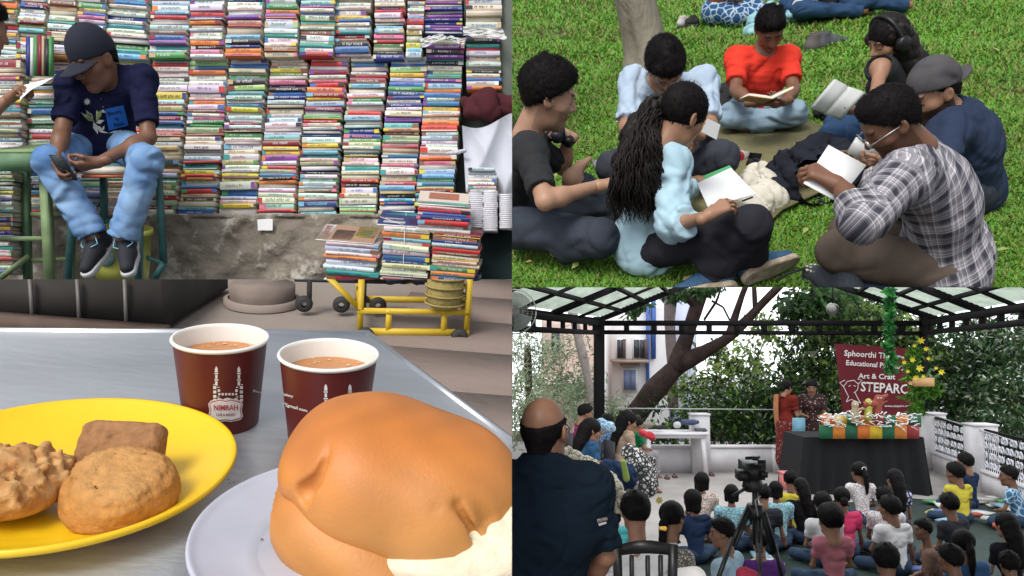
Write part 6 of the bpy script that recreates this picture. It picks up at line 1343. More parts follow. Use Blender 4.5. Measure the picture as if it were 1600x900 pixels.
    scr = mat('white_scroll', (.7, .7, .75), .5)
    for k in range(2):
        a_, b_ = ts[k]+.19, ts[k+1]-.19; t = thing('railing_panel', ('far' if k == 0 else 'near')+' black railing panel with white scrollwork', 'railing', A+dr*a_); L = b_-a_
        for z in (.32, .93): mb = MB(); mb.bar(A+dr*a_+n*z, A+dr*b_+n*z, .03); mb.part('rail', black, t)
        mb = MB(); nb = int(L/.07)
        for i in range(nb+1): q = A+dr*(a_+L*i/nb); mb.bar(q+n*.32, q+n*.93, .012)
        o_ = mb.part('bars', black, t); o_['kind'] = 'stuff'
        mb = MB(); c_ = int(L/.15)
        for i in range(c_):
            for z in (.42, .56, .7, .83):
                q = A+dr*(a_+L*(i+.5+.25*((i*3+int(z*100)) % 2))/c_)+n*z+nrm_*(.03 if nrm_@A < 0 else -.03); sg = 1 if (i+int(z*50)) % 2 else -1
                mb.tube([q+(dr*sg*math.cos(v)+n*math.sin(v))*.06*(1-v/9) for v in np.linspace(-.6, 4.9, 13)], .013, 4)
        o_ = mb.part('scrolls', scr, t); o_['kind'] = 'stuff'
    # ---- roof: eaves truss, posts, rafters, translucent sheets
    def beam(p, q, w_, label, nm='roof_beam'): mb = MB(); mb.bar(p, q, w_, w_, n); return mb
    dp = 15.2; E1, E2 = at(800-90, 520, dp), at(1640, 520, dp)
    t = thing('roof_truss', 'long double black roof beam running across the back of the terrace', 'roof frame', at(1200, 520, dp))
    for y, w_ in ((505, .1), (520, .08)): mb = MB(); mb.bar(at(920, y+ (0 if y == 505 else -1), dp), at(1460, y+(0 if y == 505 else 1), dp), w_, w_, n); mb.part('chord', black, t)
    for k in range(13): x = 936+43*k; mb = MB(); mb.bar(at(x, 505, dp), at(x, 520, dp), .09); mb.part('strut', black, t)
    for (x, yb, w_, lab) in ((936, 716, .19, 'tall black steel roof post on the left'), (1443, 716, .12, 'black steel roof post on the right by the railing')):
        t = thing('roof_post', lab, 'post', at(x, yb, dp)); mb = MB(); mb.bar(at(x, yb, dp), at(x, 495, dp), w_, w_, Y); mb.part('post', black, t)
    # side trusses come towards the camera
    for (xa, ya, xb, yb_, db, lab) in ((936, 505, 700, 478, 7.5, 'left'), (1443, 505, 1720, 462, 7.5, 'right')):
        t = thing('side_truss', 'black side truss of the roof on the '+lab, 'roof frame', at(xa, ya, dp))
        for dy, w_ in ((0, .09), (15, .08)):
            mb = MB(); mb.bar(at(xa, ya+dy, dp), at(xb, yb_+dy*2, db), w_, w_, n); mb.part('chord', black, t)
        for k in range(9): u = .06+k*.11; p = at(xa, ya, dp)*(1-u)+at(xb, yb_, db)*u; q = at(xa, ya+15, dp)*(1-u)+at(xb, yb_+30, db)*u; mb = MB(); mb.bar(p, q, .07); mb.part('strut', black, t)
    # roof planes: gable whose ridge runs towards the camera above the frame
    gl = mat('translucent_sheet', (.36, .41, .34), .6, alpha=1, bump=.6, bs=8, var=.35, vs=6, stretch=(1, .25, 1)); nt = gl.node_tree; nn = nt.nodes; bs = nn['Principled BSDF']; tr = nn.new('ShaderNodeBsdfTranslucent'); tr.inputs[0].default_value = (.3, .345, .29, 1); mx = nn.new('ShaderNodeMixShader'); mx.inputs[0].default_value = .85
    src = bs.inputs['Base Color'].links[0].from_socket; nt.links.new(src, tr.inputs[0]); nt.links.new(bs.outputs[0], mx.inputs[1]); nt.links.new(tr.outputs[0], mx.inputs[2]); nt.links.new(mx.outputs[0], nn['Material Output'].inputs[0])
    for side in (0, 1):
        if side == 0: E0, R0, E3, R3 = at(936, 500, dp), at(1080, 443, dp), at(640, 462, 7.5), at(1010, 300, 7.5); lab = 'left'
        else: E0, R0, E3, R3 = at(1462, 498, dp), at(1300, 443, dp), at(1760, 452, 7.5), at(1440, 300, 7.5); lab = 'right'
        # keep the far rafter's true slope: extend R0 upward
        t = thing('roof_slope', 'translucent corrugated roof slope on the %s with black rafters' % lab, 'roof', E0)
        nu, nv = 4, 5; q = lambda u, v: (E0*(1-u)+R0*u)*(1-v)+(E3*(1-u)+R3*u)*v
        for i in range(nu):
            for j in range(nv):
                mb = MB(); a0, a1, b0, b1 = i/nu, (i+1)/nu, j/nv, (j+1)/nv; mm = 6; V = []
                for v in (b0, b1):
                    for k in range(mm*3+1): u = a0+(a1-a0)*k/(mm*3); V.append(q(u, v)+n*(.06+.012*math.sin(k*math.pi*2/3)))
                w_ = mm*3+1; mb.add(V, [(k, k+1, w_+k+1, w_+k) for k in range(mm*3)]); mb.part('roof_sheet', gl, t, True)
        for j in range(nv+1):
            mb = MB(); mb.bar(q(0, j/nv), q(1, j/nv), .1 if j % 2 == 0 else .05, .1 if j % 2 == 0 else .05, n); mb.part('rafter', black, t)
        for i in range(nu+1):
            mb = MB(); mb.bar(q(i/nu, 0), q(i/nu, 1), .06, .06, n); mb.part('purlin', black, t)
    # ---- building and walls in the background
    bw = mat('pale_render', (.72, .68, .68), .8, var=.12, vs=2); t = thing('apartment_building', 'pale apartment building with shuttered windows and a blue drainpipe strip behind the tree', 'building', at(1000, 700, 26)); k = 26/F
    def bb(x0, x1, y0, y1, d0, d1, nm, m): mb = MB(); p = at((x0+x1)/2, (y0+y1)/2, (d0+d1)/2); mb.box(p, EX*(x1-x0)/2*k, EY*(d1-d0)/2, EZ*(y1-y0)/2*k); return mb.part(nm, m, t)
    bb(945, 1035, 470, 800, 26, 29, 'wall', bw); bb(1040, 1075, 440, 800, 27, 30, 'wall', mat('lilac_render', (.5, .52, .66), .8)); bb(1018, 1024, 440, 560, 25.8, 26, 'blue_strip', mat('blue_paint', (.06, .13, .42), .6)); bb(1010, 1014, 450, 640, 25.8, 26, 'blue_strip', mat('blue_paint', (.06, .13, .42), .6))
    win = mat('dark_window', (.03, .035, .045), .15); frm = mat('window_frame_white', (.75, .75, .75), .6); shut = mat('brown_shutter', (.12, .07, .06), .7)
    for (x0, x1, y0, y1) in ((964, 975, 530, 560), (990, 1009, 530, 560), (974, 994, 577, 610)):
        f = bb(x0-1.5, x1+1.5, y0-1.5, y1+1.5, 25.85, 26, 'window', frm); mb = MB(); p = at((x0+x1)/2, (y0+y1)/2, 25.8)
        for u in (-1, 1): mb.box(p+EX*u*(x1-x0)*.25*k, EX*(x1-x0)*.22*k, EY*.02, EZ*(y1-y0)*.47*k)
        mb.part('pane', win if x0 != 974 else mat('grille_blue', (.16, .2, .33), .5), t).parent = f
        if x0 != 974: mb = MB(); mb.box(at(x1+.5, (y0+y1)/2, 25.7), EX*2.2*k, EY*.03, EZ*(y1-y0)*.5*k); s_ = mb.part('shutter', shut, t); s_.parent = f
    bb(955, 1012, 562, 566, 25.4, 26, 'window_ledge', mat('ledge_brown', (.3, .22, .18), .8)); bb(970, 998, 566, 572, 25.6, 26, 'window_ledge', mat('ledge_brown', (.3, .22, .18), .8))
    t = thing('house', 'pinkish house with a sloping tiled roof behind the left trees', 'building', at(880, 640, 25)); bb(850, 935, 505, 700, 24, 27, 'wall', mat('pink_render', (.62, .45, .38), .85, var=.15)); mb = MB(); mb.add([at(828, 602, 23), at(945, 596, 23), at(945, 572, 25), at(850, 574, 25)], [(0, 1, 2, 3)]); mb.part('roof', mat('pale_tiles', (.5, .42, .38), .9, bump=.8, bs=8), t)
    mb = MB(); mb.box(at(868, 535, 23.9), EX*.12, EY*.05, EZ*.3); mb.part('window', win, t)
    t = thing('house', 'pale far building seen between branches at the top middle', 'building', at(1130, 640, 30)); k = 30/F; bb(1060, 1180, 478, 700, 31, 33, 'wall', mat('white_far_render', (.8, .78, .82), .8))
    for i in range(5): bb(1066+22*i, 1078+22*i, 484, 500, 30.9, 31, 'window', mat('pale_window', (.5, .5, .58), .4))
    # ---- trees
    bark = mat('terrace_bark', (.06, .04, .036), .9, var=.4, vs=5, bump=.9, bs=14, det=7, dark=(.025, .018, .016), spec=.05)
    def limb(mb, pts, d=None):                     # pts: px,py,width px,depth
        P_ = [at(x, y, dd) for x, y, w_, dd in pts]; R_w = [w_/2*dd/F for x, y, w_, dd in pts]
        # resample
        L = np.r_[0, np.cumsum([np.linalg.norm(P_[i+1]-P_[i]) for i in range(len(P_)-1)])]; m_ = len(pts)*4; tt = np.linspace(0, L[-1], m_); Q_ = [A3(*[np.interp(v, L, [p[i] for p in P_]) for i in range(3)]) for v in tt]; rr = [np.interp(v, L, R_w)*(1+.07*math.sin(v*5)) for v in tt]; mb.tube(Q_, rr, 12)
    t = thing('big_tree', 'large leaning forked tree behind the terrace railing', 'tree', at(985, 700, 18))
    mb = MB(); limb(mb, [(968, 690, 42, 18.4), (992, 650, 38, 18.2), (1020, 612, 34, 18), (1050, 580, 31, 18), (1070, 562, 28, 18)]); mb.part('trunk', bark, t, True)
    br = [[(1055, 578, 30, 18), (1068, 540, 25, 18), (1080, 505, 22, 17.8), (1090, 475, 20, 17.8), (1103, 440, 20, 17.6)], [(1060, 570, 28, 18), (1100, 550, 22, 17.8), (1135, 530, 17, 17.6), (1165, 502, 15, 17.5), (1195, 470, 13, 17.3), (1225, 440, 11, 17)],
          [(1140, 525, 15, 17.6), (1150, 490, 11, 17.5), (1160, 460, 10, 17.4), (1168, 440, 9, 17.3)], [(1160, 505, 10, 17.5), (1200, 505, 8, 17.2), (1250, 500, 6, 17)], [(1088, 480, 10, 17.8), (1070, 462, 12, 17.6), (1060, 440, 10, 17.5)], [(1180, 485, 8, 17.4), (1178, 440, 7, 17.3)], [(1100, 500, 4, 17.6), (1120, 470, 4, 17.5), (1128, 445, 3, 17.5)], [(1112, 470, 4, 17.5), (1130, 480, 3, 17.4), (1140, 500, 3, 17.4)]]
    for b_ in br: mb = MB(); limb(mb, b_); mb.part('limb', bark, t, True)
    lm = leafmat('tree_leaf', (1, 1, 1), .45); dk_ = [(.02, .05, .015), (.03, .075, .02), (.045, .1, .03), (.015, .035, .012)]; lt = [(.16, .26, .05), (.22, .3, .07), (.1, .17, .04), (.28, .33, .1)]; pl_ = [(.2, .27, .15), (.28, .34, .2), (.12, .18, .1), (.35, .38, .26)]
    leaves('crown', t, [(at(1060, 456, 17), (.5, .6, .2), .5), (at(990, 478, 16.8), (.25, .4, .25), .4), (at(1110, 452, 17), (.5, .5, .15), .3), (at(1250, 470, 16.6), (.5, .5, .4), 1.2), (at(1290, 465, 16.4), (.7, .5, .4), 1)], 1900, .17, dk_+[(.06, .12, .03)], 3, lm)
    t = thing('tree', 'slim pale trunk leaning behind the left roof post', 'tree', at(935, 660, 19)); mb = MB(); limb(mb, [(930, 655, 12, 19), (922, 610, 13, 19), (912, 560, 14, 19), (902, 520, 14, 19), (893, 480, 15, 19)]); mb.part('trunk', mat('pale_terrace_bark', (.34, .28, .26), .9, var=.3), t, True)
    leaves('crown', t, [(at(870, 560, 19.5), (1, .8, .7), 1), (at(850, 600, 19), (1, .8, .6), 1), (at(905, 600, 20), (.6, .8, .5), .7)], 2400, .16, pl_, 4, lm, asp=.2)
    t = thing('tree', 'second grey trunk rising behind the fork of the leaning tree', 'tree', at(1050, 640, 21)); mb = MB(); limb(mb, [(1052, 640, 16, 21), (1050, 560, 16, 21), (1046, 500, 18, 21), (1050, 430, 20, 21)]); mb.part('trunk', mat('grey_bark', (.2, .15, .15), .9, var=.3), t, True)
    leaves('crown', t, [(at(1060, 455, 20.5), (1, .8, .4), 1)], 500, .15, dk_, 6, lm)
    t = thing('tree', 'dark trunk in the undergrowth at the far left', 'tree', at(828, 680, 16)); mb = MB(); limb(mb, [(828, 690, 12, 16), (826, 600, 12, 16), (824, 540, 10, 16)]); mb.part('trunk', bark, t, True)
    leaves('crown', t, [(at(830, 545, 15.6), (.7, .6, .45), 1), (at(812, 610, 15.5), (.5, .6, .7), 1), (at(850, 640, 16), (.7, .6, .5), .8)], 2300, .13, pl_, 8, lm, asp=.16)
    def bush(label, blobs, N, size, cols, seed, asp=.4, stems=(), nm='shrub'):
        c = blobs[0][0]; t = thing(nm, label, 'tree' if nm == 'tree' else 'shrub', c-n*1.2); leaves('foliage', t, blobs, N, size, cols, seed, lm, asp)
        mb = MB(); base = c-n*1.6
        for b_ in blobs: mb.tube([base, (base+b_[0])/2+X*.05, b_[0]+n*.1], [.05, .035, .012], 6)
        mb.part('stems', bark, t, True)['kind'] = 'stuff'
    bush('sunlit yellow green shrub right of the leaning trunk', [(at(1110, 610, 20), (1.2, .6, .6), 1), (at(1175, 575, 20), (.9, .6, .6), .8), (at(1120, 545, 21), (.7, .6, .4), .4), (at(1200, 525, 21), (.6, .6, .6), .5)], 2600, .16, lt+dk_[:1], 11)
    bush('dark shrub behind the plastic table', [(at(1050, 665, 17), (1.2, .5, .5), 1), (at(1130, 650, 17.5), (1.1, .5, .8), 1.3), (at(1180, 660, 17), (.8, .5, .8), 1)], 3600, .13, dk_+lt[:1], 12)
    bush('deep green shrub behind the two standing women', [(at(1210, 625, 17.2), (.8, .6, .7), 1), (at(1262, 575, 17.2), (.8, .6, 1.0), 1.2), (at(1225, 660, 16.8), (1, .5, .8), 1)], 4600, .14, dk_+dk_+lt[:2]+[(.3, .33, .26)], 13)  # palest leaf colour is a painted highlight
    bush('leafy tree behind the maroon banner', [(at(1330, 500, 17), (1.3, .6, .7), 1.2), (at(1390, 530, 17.2), (1, .6, .8), 1), (at(1340, 470, 18), (1.4, .6, .6), 1), (at(1300, 560, 17), (.8, .5, .9), 1), (at(1440, 560, 17), (.8, .5, .9), 1)], 6200, .15, dk_+lt[:3]+[(.34, .4, .2)], 14, nm='tree')  # last leaf colour is painted bright as a lit highlight
    bush('dark leafy tree behind the right railing', [(at(1490, 560, 17), (1.1, .6, 1), 1.2), (at(1540, 600, 16.8), (1.1, .6, 1), 1.2), (at(1470, 640, 16.5), (.9, .5, .8), 1), (at(1560, 530, 17), (1.1, .6, .6), 1)], 6500, .14, dk_+dk_+[(.2, .24, .15), (.42, .48, .4)], 15, nm='tree')  # pale leaf colours paint in glints of light
    bush('dark hedge at the far right behind the railing', [(at(1590, 640, 15), (.9, .5, .9), 1.2), (at(1620, 560, 15.5), (.9, .6, 1), 1.2), (at(1560, 680, 14.5), (.8, .4, .5), 1)], 5200, .12, dk_+dk_+[(.25, .3, .15), (.4, .46, .38)], 16)  # paler tones are light glints put into the leaf colour
    bush('pale fern like shrub behind the seated adults', [(at(880, 640, 17), (1, .5, .5), 1), (at(830, 655, 15), (.7, .5, .5), 1), (at(960, 640, 18), (1, .5, .35), .6)], 2600, .15, pl_, 17, asp=.15)
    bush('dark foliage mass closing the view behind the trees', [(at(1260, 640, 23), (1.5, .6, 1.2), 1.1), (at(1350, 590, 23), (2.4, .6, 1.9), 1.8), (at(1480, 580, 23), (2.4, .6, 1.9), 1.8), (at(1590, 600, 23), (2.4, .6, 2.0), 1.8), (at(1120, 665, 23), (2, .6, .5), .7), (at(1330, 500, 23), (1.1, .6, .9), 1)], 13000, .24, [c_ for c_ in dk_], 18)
    mb = MB(); mb.bar(at(960, 638, 16.4), at(1210, 640, 16.4), .02); mb.bar(at(1420, 637, 14.8), at(1620, 700, 10.5), .015); mb.top('garden_wire', mat('pale_wire', (.5, .5, .5), .5, .5), 'thin pale wire stretched behind the parapet', 'wire')
    # ---- banner
    d = 14.6; t = thing('banner', 'maroon banner with white hand lettered words behind the stage table', 'banner', at(1360, 650, d)); c4 = [at(1304, 537, d+.1), at(1418, 544, d), at(1428, 652, d-.05), at(1316, 645, d+.05)]; N_ = 12; V = []
    for j in range(N_+1):
        for i in range(N_+1): u, v = i/N_, j/N_; V.append((c4[0]*(1-u)+c4[1]*u)*(1-v)+(c4[3]*(1-u)+c4[2]*u)*v-EY*.02*math.sin(u*7+v*3))
    mb = MB(); mb.add(V, [(j*13+i, (j+1)*13+i, (j+1)*13+i+1, j*13+i+1) for j in range(N_) for i in range(N_)]); bo = mb.part('banner_cloth', mat('maroon_banner', (.13, .008, .016), .8, bump=.3, bs=30), t, True)
    dc = Decal([bo], .02); mb = MB(); mb.col = (.75, .7, .68); dc.text(mb, 'Sphoorthi Theatre', 1366, 556, 9, 94, .07); dc.text(mb, 'Educational Puppetry', 1368, 571, 8, 92, .07); dc.text(mb, 'Art & Craft', 1370, 588, 8, 58, .03); dc.text(mb, 'STEPARC', 1382, 606, 15, 74, .06); dc.text(mb, 'www.steparc.org', 1402, 635, 3.4, 40, .0)
    for pts in ([(1322, 612), (1318, 604), (1324, 596), (1334, 594), (1341, 600), (1340, 609), (1334, 614)], [(1322, 612), (1326, 620), (1322, 628)], [(1336, 613), (1340, 622), (1345, 630)], [(1322, 628), (1330, 624), (1345, 630)], [(1326, 604), (1329, 602)], [(1334, 602), (1337, 604)], [(1318, 604), (1312, 598), (1320, 594)], [(1341, 600), (1347, 594), (1340, 592)]): dc.line(mb, pts, 1.1)
    mb.part('lettering', mat('banner_print', (1, 1, 1), .7, attr=True), t)
    # ---- stage table with black drape and paper fringe
    t = thing('stage_table', 'long stage table draped in black cloth to the floor', 'table', G(1350, 770)); db = D(770); tl_, tr_ = at(1256, 683, db+.15), at(1442, 683, db+.15); blk_ = mat('black_drape', (.006, .006, .007), .95); V = []; nx = 60
    bl, br_ = G(1246, 772), G(1458, 774)
    for j in range(5):
        for i in range(nx+1): u, v = i/nx, j/4; V.append((tl_*(1-u)+tr_*u)*(1-v)+(bl*(1-u)+br_*u)*v-Y*(.05*v*math.sin(u*55)+.03*math.sin(u*21)))
    mb = MB(); mb.add(V, [(j*(nx+1)+i, (j+1)*(nx+1)+i, (j+1)*(nx+1)+i+1, j*(nx+1)+i+1) for j in range(4) for i in range(nx)]); mb.part('front_drape', blk_, t, True)
    mb = MB(); mb.add([tl_, bl, bl+Y*.9, tl_+Y*.9], [(0, 1, 2, 3)]); mb.part('side_drape', blk_, t); mb = MB(); mb.add([tr_, br_, br_+Y*.9, tr_+Y*.9], [(3, 2, 1, 0)]); mb.part('side_drape', blk_, t); mb = MB(); mb.add([tl_, tr_, tr_+Y*.9, tl_+Y*.9], [(0, 1, 2, 3)]); mb.part('table_top', blk_, t)
    t = thing('paper_fringe_band', 'band of green, orange and yellow panels topped with white paper fringe', 'decoration', at(1350, 683, db)); cols = [(.02, .13, .06), (.62, .2, .03), (.02, .1, .05), (.6, .16, .03), (.65, .42, .03), (.02, .13, .06), (.62, .22, .04), (.3, .04, .04)]; dd = db-.02
    for i, c_ in enumerate(cols):
        x0, x1 = 1281+154/8*i, 1281+154/8*(i+1); mb = MB(); mb.box(at((x0+x1)/2, 675, dd), EX*(x1-x0)*.49/F*dd, EY*.03, EZ*10/F*dd); mb.part('panel', mat('panel_%d' % i, c_, .8), t)
        mb = MB(); mb.box(at((x0+x1)/2+3, 658, dd+.1), EX*(x1-x0)*.49/F*dd, EY*.03, EZ*9/F*dd); mb.part('panel', mat('panel_%d' % ((i+3) % 8), cols[(i+3) % 8], .8), t)
    mb = MB(); 
    for k in range(150):
        x = 1283+150*r.random(); y = r.uniform(646, 668); a_ = r.uniform(-.9, .9)+(1.2 if r.random() < .3 else 0); l = r.uniform(7, 15); p = at(x, y, dd-.06-r.random()*.05); q = at(x+math.sin(a_)*l, y-math.cos(a_)*l*.7+4, dd-.06); mb.bar(p, q, .016, .008)
    mb.part('paper_fringe', mat('white_paper', (.82, .83, .82), .7), t)['kind'] = 'stuff'
    for (x, y, cl_, lab) in ((1336, 640, (.5, .38, .25), 'straw coloured little puppet on the stage front'), (1357, 636, (.55, .5, .08), 'small yellow puppet beside a green one on the stage front'), (1372, 630, (.35, .08, .05), 'reddish brown horse puppet with a raised head over the stage')):
        t = thing('puppet', lab, 'puppet', at(x, y+14, dd)); g = Grid(*bbox([at(x-12, y-16, dd), at(x+12, y+16, dd)], .12), .014); c = at(x, y, dd)
        g.cone(c-EZ*.15, c+EZ*.02, .06, .045, .03); g.cone(c+EZ*.07, c+EZ*.08, .055, .05, .01); g.cone(c-EZ*.02, c+EX*.13+EZ*.03, .02, .015, .02); g.cone(c-EZ*.02, c-EX*.12-EZ*.03, .02, .015, .02)
        if x == 1372: g.cone(c+EZ*.05, c+EX*.13+EZ*.12, .05, .025, .02); g.cone(c+EX*.02, c-EX*.2-EZ*.02, .05, .05, .03)
        solid('puppet_body', g, mat('puppet_%d' % x, cl_, .85, var=.4, vs=30), t); mb = MB()
        for sx in (-1, 1): mb.tube([c+EX*sx*.02+EZ*.085-EY*.045, c+EX*sx*.02+EZ*.085-EY*.058], .01, 6)
        mb.part('eyes', mat('puppet_eye', (.8, .8, .75), .4), t)
    # ---- flowers and garland
    t = thing('flower_stand', 'tall stand of yellow lilies and leaves at the right of the banner', 'flowers', at(1434, 660, 13.6)); d = 13.6; mb = MB()
    for (x, y, x2, y2) in ((1432, 665, 1430, 560), (1430, 620, 1455, 575), (1432, 600, 1432, 535), (1430, 610, 1410, 570), (1445, 600, 1470, 583)): mb.tube([at(x, y, d), at(x2, y2, d)], .02, 6)
    mb.part('stems', mat('stem_green', (.05, .14, .03), .7), t)['kind'] = 'stuff'
    leaves('greenery', t, [(at(1425, 560, d), (.18, .15, .35), 1), (at(1433, 600, d), (.25, .15, .35), 1.4), (at(1456, 610, d), (.12, .1, .25), .8), (at(1432, 640, d), (.14, .1, .2), .6)], 900, .12, [(.1, .26, .03), (.16, .36, .04), (.05, .15, .02)], 22, lm, asp=.3)
    ym = mat('lily_yellow', (.75, .62, .03), .6)
    for (x, y, s_) in ((1438, 532, 1.2), (1425, 562, 1), (1436, 575, 1.3), (1470, 581, 1.1), (1422, 598, .9), (1446, 545, .9), (1412, 566, .8), (1430, 590, 1), (1450, 560, .7), (1418, 580, .7), (1442, 588, .8), (1428, 540, .7), (1462, 575, .7)):
        mb = MB(); c = at(x, y, d-.22); 
        for k in range(6):
            a_ = k*math.pi/3+x; u = EX*math.cos(a_)+EZ*math.sin(a_)*.9-EY*.5; v = nrm(np.cross(u, EY)); L = .058*s_; mb.add([c, c+u*L*.5+v*L*.24, c+u*L, c+u*L*.5-v*L*.24], [(0, 1, 2, 3)])
        mb.part('lily', ym if y != 598 else mat('peach_ribbon', (.6, .35, .15), .6), t)
    mb = MB(); mb.box(at(1443, 597, d-.2), EX*.17, EY*.03, EZ*.07); mb.part('ribbon', mat('peach_ribbon', (.6, .35, .15), .6), t)
    t = thing('garland', 'thin green garland hanging from the roof in front of the banner', 'garland', at(1390, 585, 12)); leaves('garland_leaves', t, [(at(1390, 450+9*k, 12), (.045+.04*(k > 11), .04, .06), 1) for k in range(15)], 700, .09, [(.03, .2, .04), (.06, .3, .06), (.02, .1, .03)], 23, lm); mb = MB(); mb.tube([at(1389, 440, 12), at(1392, 585, 12)], .008, 5); mb.part('cord', mat('stem_green', (.05, .14, .03), .7), t)
    # ---- lamp under roof, wall fan
    t = thing('hanging_lamp', 'round dark lamp hanging under the roof near the middle', 'lamp', at(1301, 485, 14)); mb = MB(); mb.lathe(at(1301, 483, 14), X, nrm(n-Y*.6), nrm(Y+n*.6), [(.001, .1), (.08, .09), (.11, 0), (.1, -.03)], 20); mb.part('shade', mat('grey_lamp', (.16, .15, .14), .5), t, True); mb = MB(); mb.lathe(at(1301, 483, 13.9), X, nrm(n-Y*.6), nrm(Y+n*.6), [(.001, 0), (.07, 0), (.07, .02)], 20); mb.part('glass', mat('grey_glass', (.3, .3, .28), .3), t, True); mb = MB(); mb.bar(at(1301, 440, 14), at(1301, 476, 14), .02); mb.part('rod', black, t)
    t = thing('wall_fan', 'large round wire caged fan in the upper left corner of the terrace', 'fan', at(805, 520, 4.6)); c = at(803, 487, 4.6); wf = mat('fan_wire', (.55, .58, .55), .4, .3); mb = MB(); mb.tube([c+(EX*math.cos(v)+EZ*math.sin(v))*.128 for v in np.linspace(0, 6.2832, 40)], .0035, 5); mb.part('rim', wf, t, True); mb = MB()
    for k in range(48): v = k/48*6.2832; mb.bar(c+(EX*math.cos(v)+EZ*math.sin(v))*.03-EY*.03, c+(EX*math.cos(v)+EZ*math.sin(v))*.128, .0016)
    for rr_ in (.05, .08, .105): mb.tube([c-EY*.02+(EX*math.cos(v)+EZ*math.sin(v))*rr_ for v in np.linspace(0, 6.2832, 30)], .001, 4)
    mb.part('cage_wires', wf, t)['kind'] = 'stuff'
    for k in range(3):
        a0 = k*2.094+.5; V = [c+EY*.02]+[c+EY*(.02+.012*math.sin(v*2))+(EX*math.cos(a0+v)+EZ*math.sin(a0+v))*.112 for v in np.linspace(0, 1.3, 9)]; mb = MB(); mb.add(V, (), [(0, i, i+1) for i in range(1, 9)]); mb.part('blade', mat('fan_blade', (.35, .42, .38), .3), t)
    mb = MB(); mb.lathe(c-EY*.03, EX, EZ, -EY, [(.001, .012), (.028, .01), (.032, 0)], 20); mb.part('hub', wf, t, True)
    # ---- plastic table with things, toy, bucket, sandals
    wp = mat('white_plastic', (.7, .66, .68), .45); t = thing('plastic_table', 'white plastic table in front of the parapet', 'table', G(1060, 740)); o = G(1052, 742); mb = MB(); mb.box(o+n*.72, X*.56, Y*.32, n*.02); mb.part('table_top', wp, t); mb = MB(); mb.box(o+n*.68-Y*.28, X*.52, Y*.012, n*.03); mb.part('apron', wp, t)
    for sx, sy in ((-1, -1), (1, -1), (-1, 1), (1, 1)): mb = MB(); mb.bar(o+X*.45*sx+Y*.25*sy+n*.7, o+X*.5*sx+Y*.28*sy, .07, .05, Y); mb.part('leg', wp, t)
    for (x, y, w_, h_, cc, nm, lab) in ((1078, 660, .28, .05, (.06, .08, .16), 'folded_cloth', 'folded dark blue cloth on the plastic table'), (1030, 668, .22, .03, (.03, .03, .035), 'folded_bag', 'flat black bag on the left of the plastic table'), (1058, 664, .03, .09, (.6, .6, .6), 'bottle', 'small white bottle in the middle of the plastic table'), (1096, 672, .2, .02, (.1, .1, .12), 'notebook', 'dark notebook at the right end of the plastic table'), (1012, 664, .12, .06, (.3, .25, .2), 'small_box', 'brown box at the left end of the plastic table')):
        c = at(x, y, o[1]-.05); g = Grid(*bbox([c], w_*.6+.12), .016); g.cone(c-X*w_*.42, c+X*w_*.42, h_*.5+.012, h_*.5+.012, .02)
        if nm != 'bottle': g.cone(c-X*w_*.35+Y*.1, c+X*w_*.35+Y*.1, h_*.5+.012, h_*.5+.012, .03); g.folds(.012, 30, 4)
        t = thing(nm, lab, nm.split('_')[-1], c-n*h_*.5); solid('body', g, mat('thing_'+nm, cc, .8, var=.3), t)
    ye = mat('toy_yellow', (.75, .5, .02), .45); t = thing('toy_bucket', 'small yellow bucket with a raised handle by the parapet wall', 'bucket', G(1132, 735)); c = G(1132, 735); mb = MB(); mb.lathe(c, X, Y, n, [(.001, .002), (.085, 0), (.11, .2), (.118, .2), (.118, .22), (.1, .22), (.075, .03)], 20); mb.part('tub', ye, t, True)
    mb = MB(); mb.tube([c+n*.21+X*math.cos(v)*.11+n*math.sin(v)*.11 for v in np.linspace(0, math.pi, 12)], .01, 6); mb.part('handle', ye, t, True); mb = MB(); q = c-X*.16; mb.lathe(q, X, Y, n, [(.001, .0), (.05, .0), (.06, .05), (.03, .12), (.001, .13)], 14); mb.top('small_pot', mat('pot_orange', (.5, .2, .05), .7), 'small orange pot standing beside the yellow bucket', 'pot')
    mb = MB(); q = G(1170, 734); mb.box(q+n*.13, X*.2, Y*.1, n*.12); mb.top('storage_box', mat('navy_box', (.02, .025, .07), .6), 'dark blue box on the floor beside the yellow toy', 'box')
    mb = MB(); q = at(1168, 704, 14.2); mb.box(q, EX*.06, EY*.02, EZ*.03); mb.top('wall_socket', mat('socket_grey', (.5, .48, .48), .6), 'small electrical socket on the white parapet', 'socket')
    t = thing('plastic_bucket', 'salmon pink plastic box on the floor left of the stage table', 'bucket', G(1237, 762)); q = G(1237, 764); mb = MB(); mb.box(q+n*.12, X*.15, Y*.12, n*.12); mb.part('tub', mat('pink_plastic', (.75, .22, .22), .5), t); mb = MB(); mb.box(q+n*.25, X*.165, Y*.135, n*.012); mb.part('rim', mat('pink_plastic', (.75, .22, .22), .5), t)
    for (x, y, lab) in ((1042, 747, 'brown flip flop on the floor in front of the plastic table'), (1054, 745, 'second brown flip flop beside the first on the floor'), (1112, 742, 'dark slipper on the floor near the toy')):
        t = thing('flip_flop', lab, 'sandal', G(x, y)); o = G(x, y, .01); ol = [o+Y*.12*math.cos(v)+X*(.045-.01*math.cos(v))*math.sin(v) for v in np.linspace(0, 6.2832, 15)[:-1]]; mb = MB(); mb.poly(ol, n, .015); mb.part('sole', mat('flipflop_brown', (.12, .05, .04), .8), t); mb = MB(); mb.tube([o+X*.04-Y*.02, o+Y*.06+n*.04, o-X*.04-Y*.02], .01, 5); mb.part('strap', mat('flipflop_strap', (.05, .03, .03), .8), t)
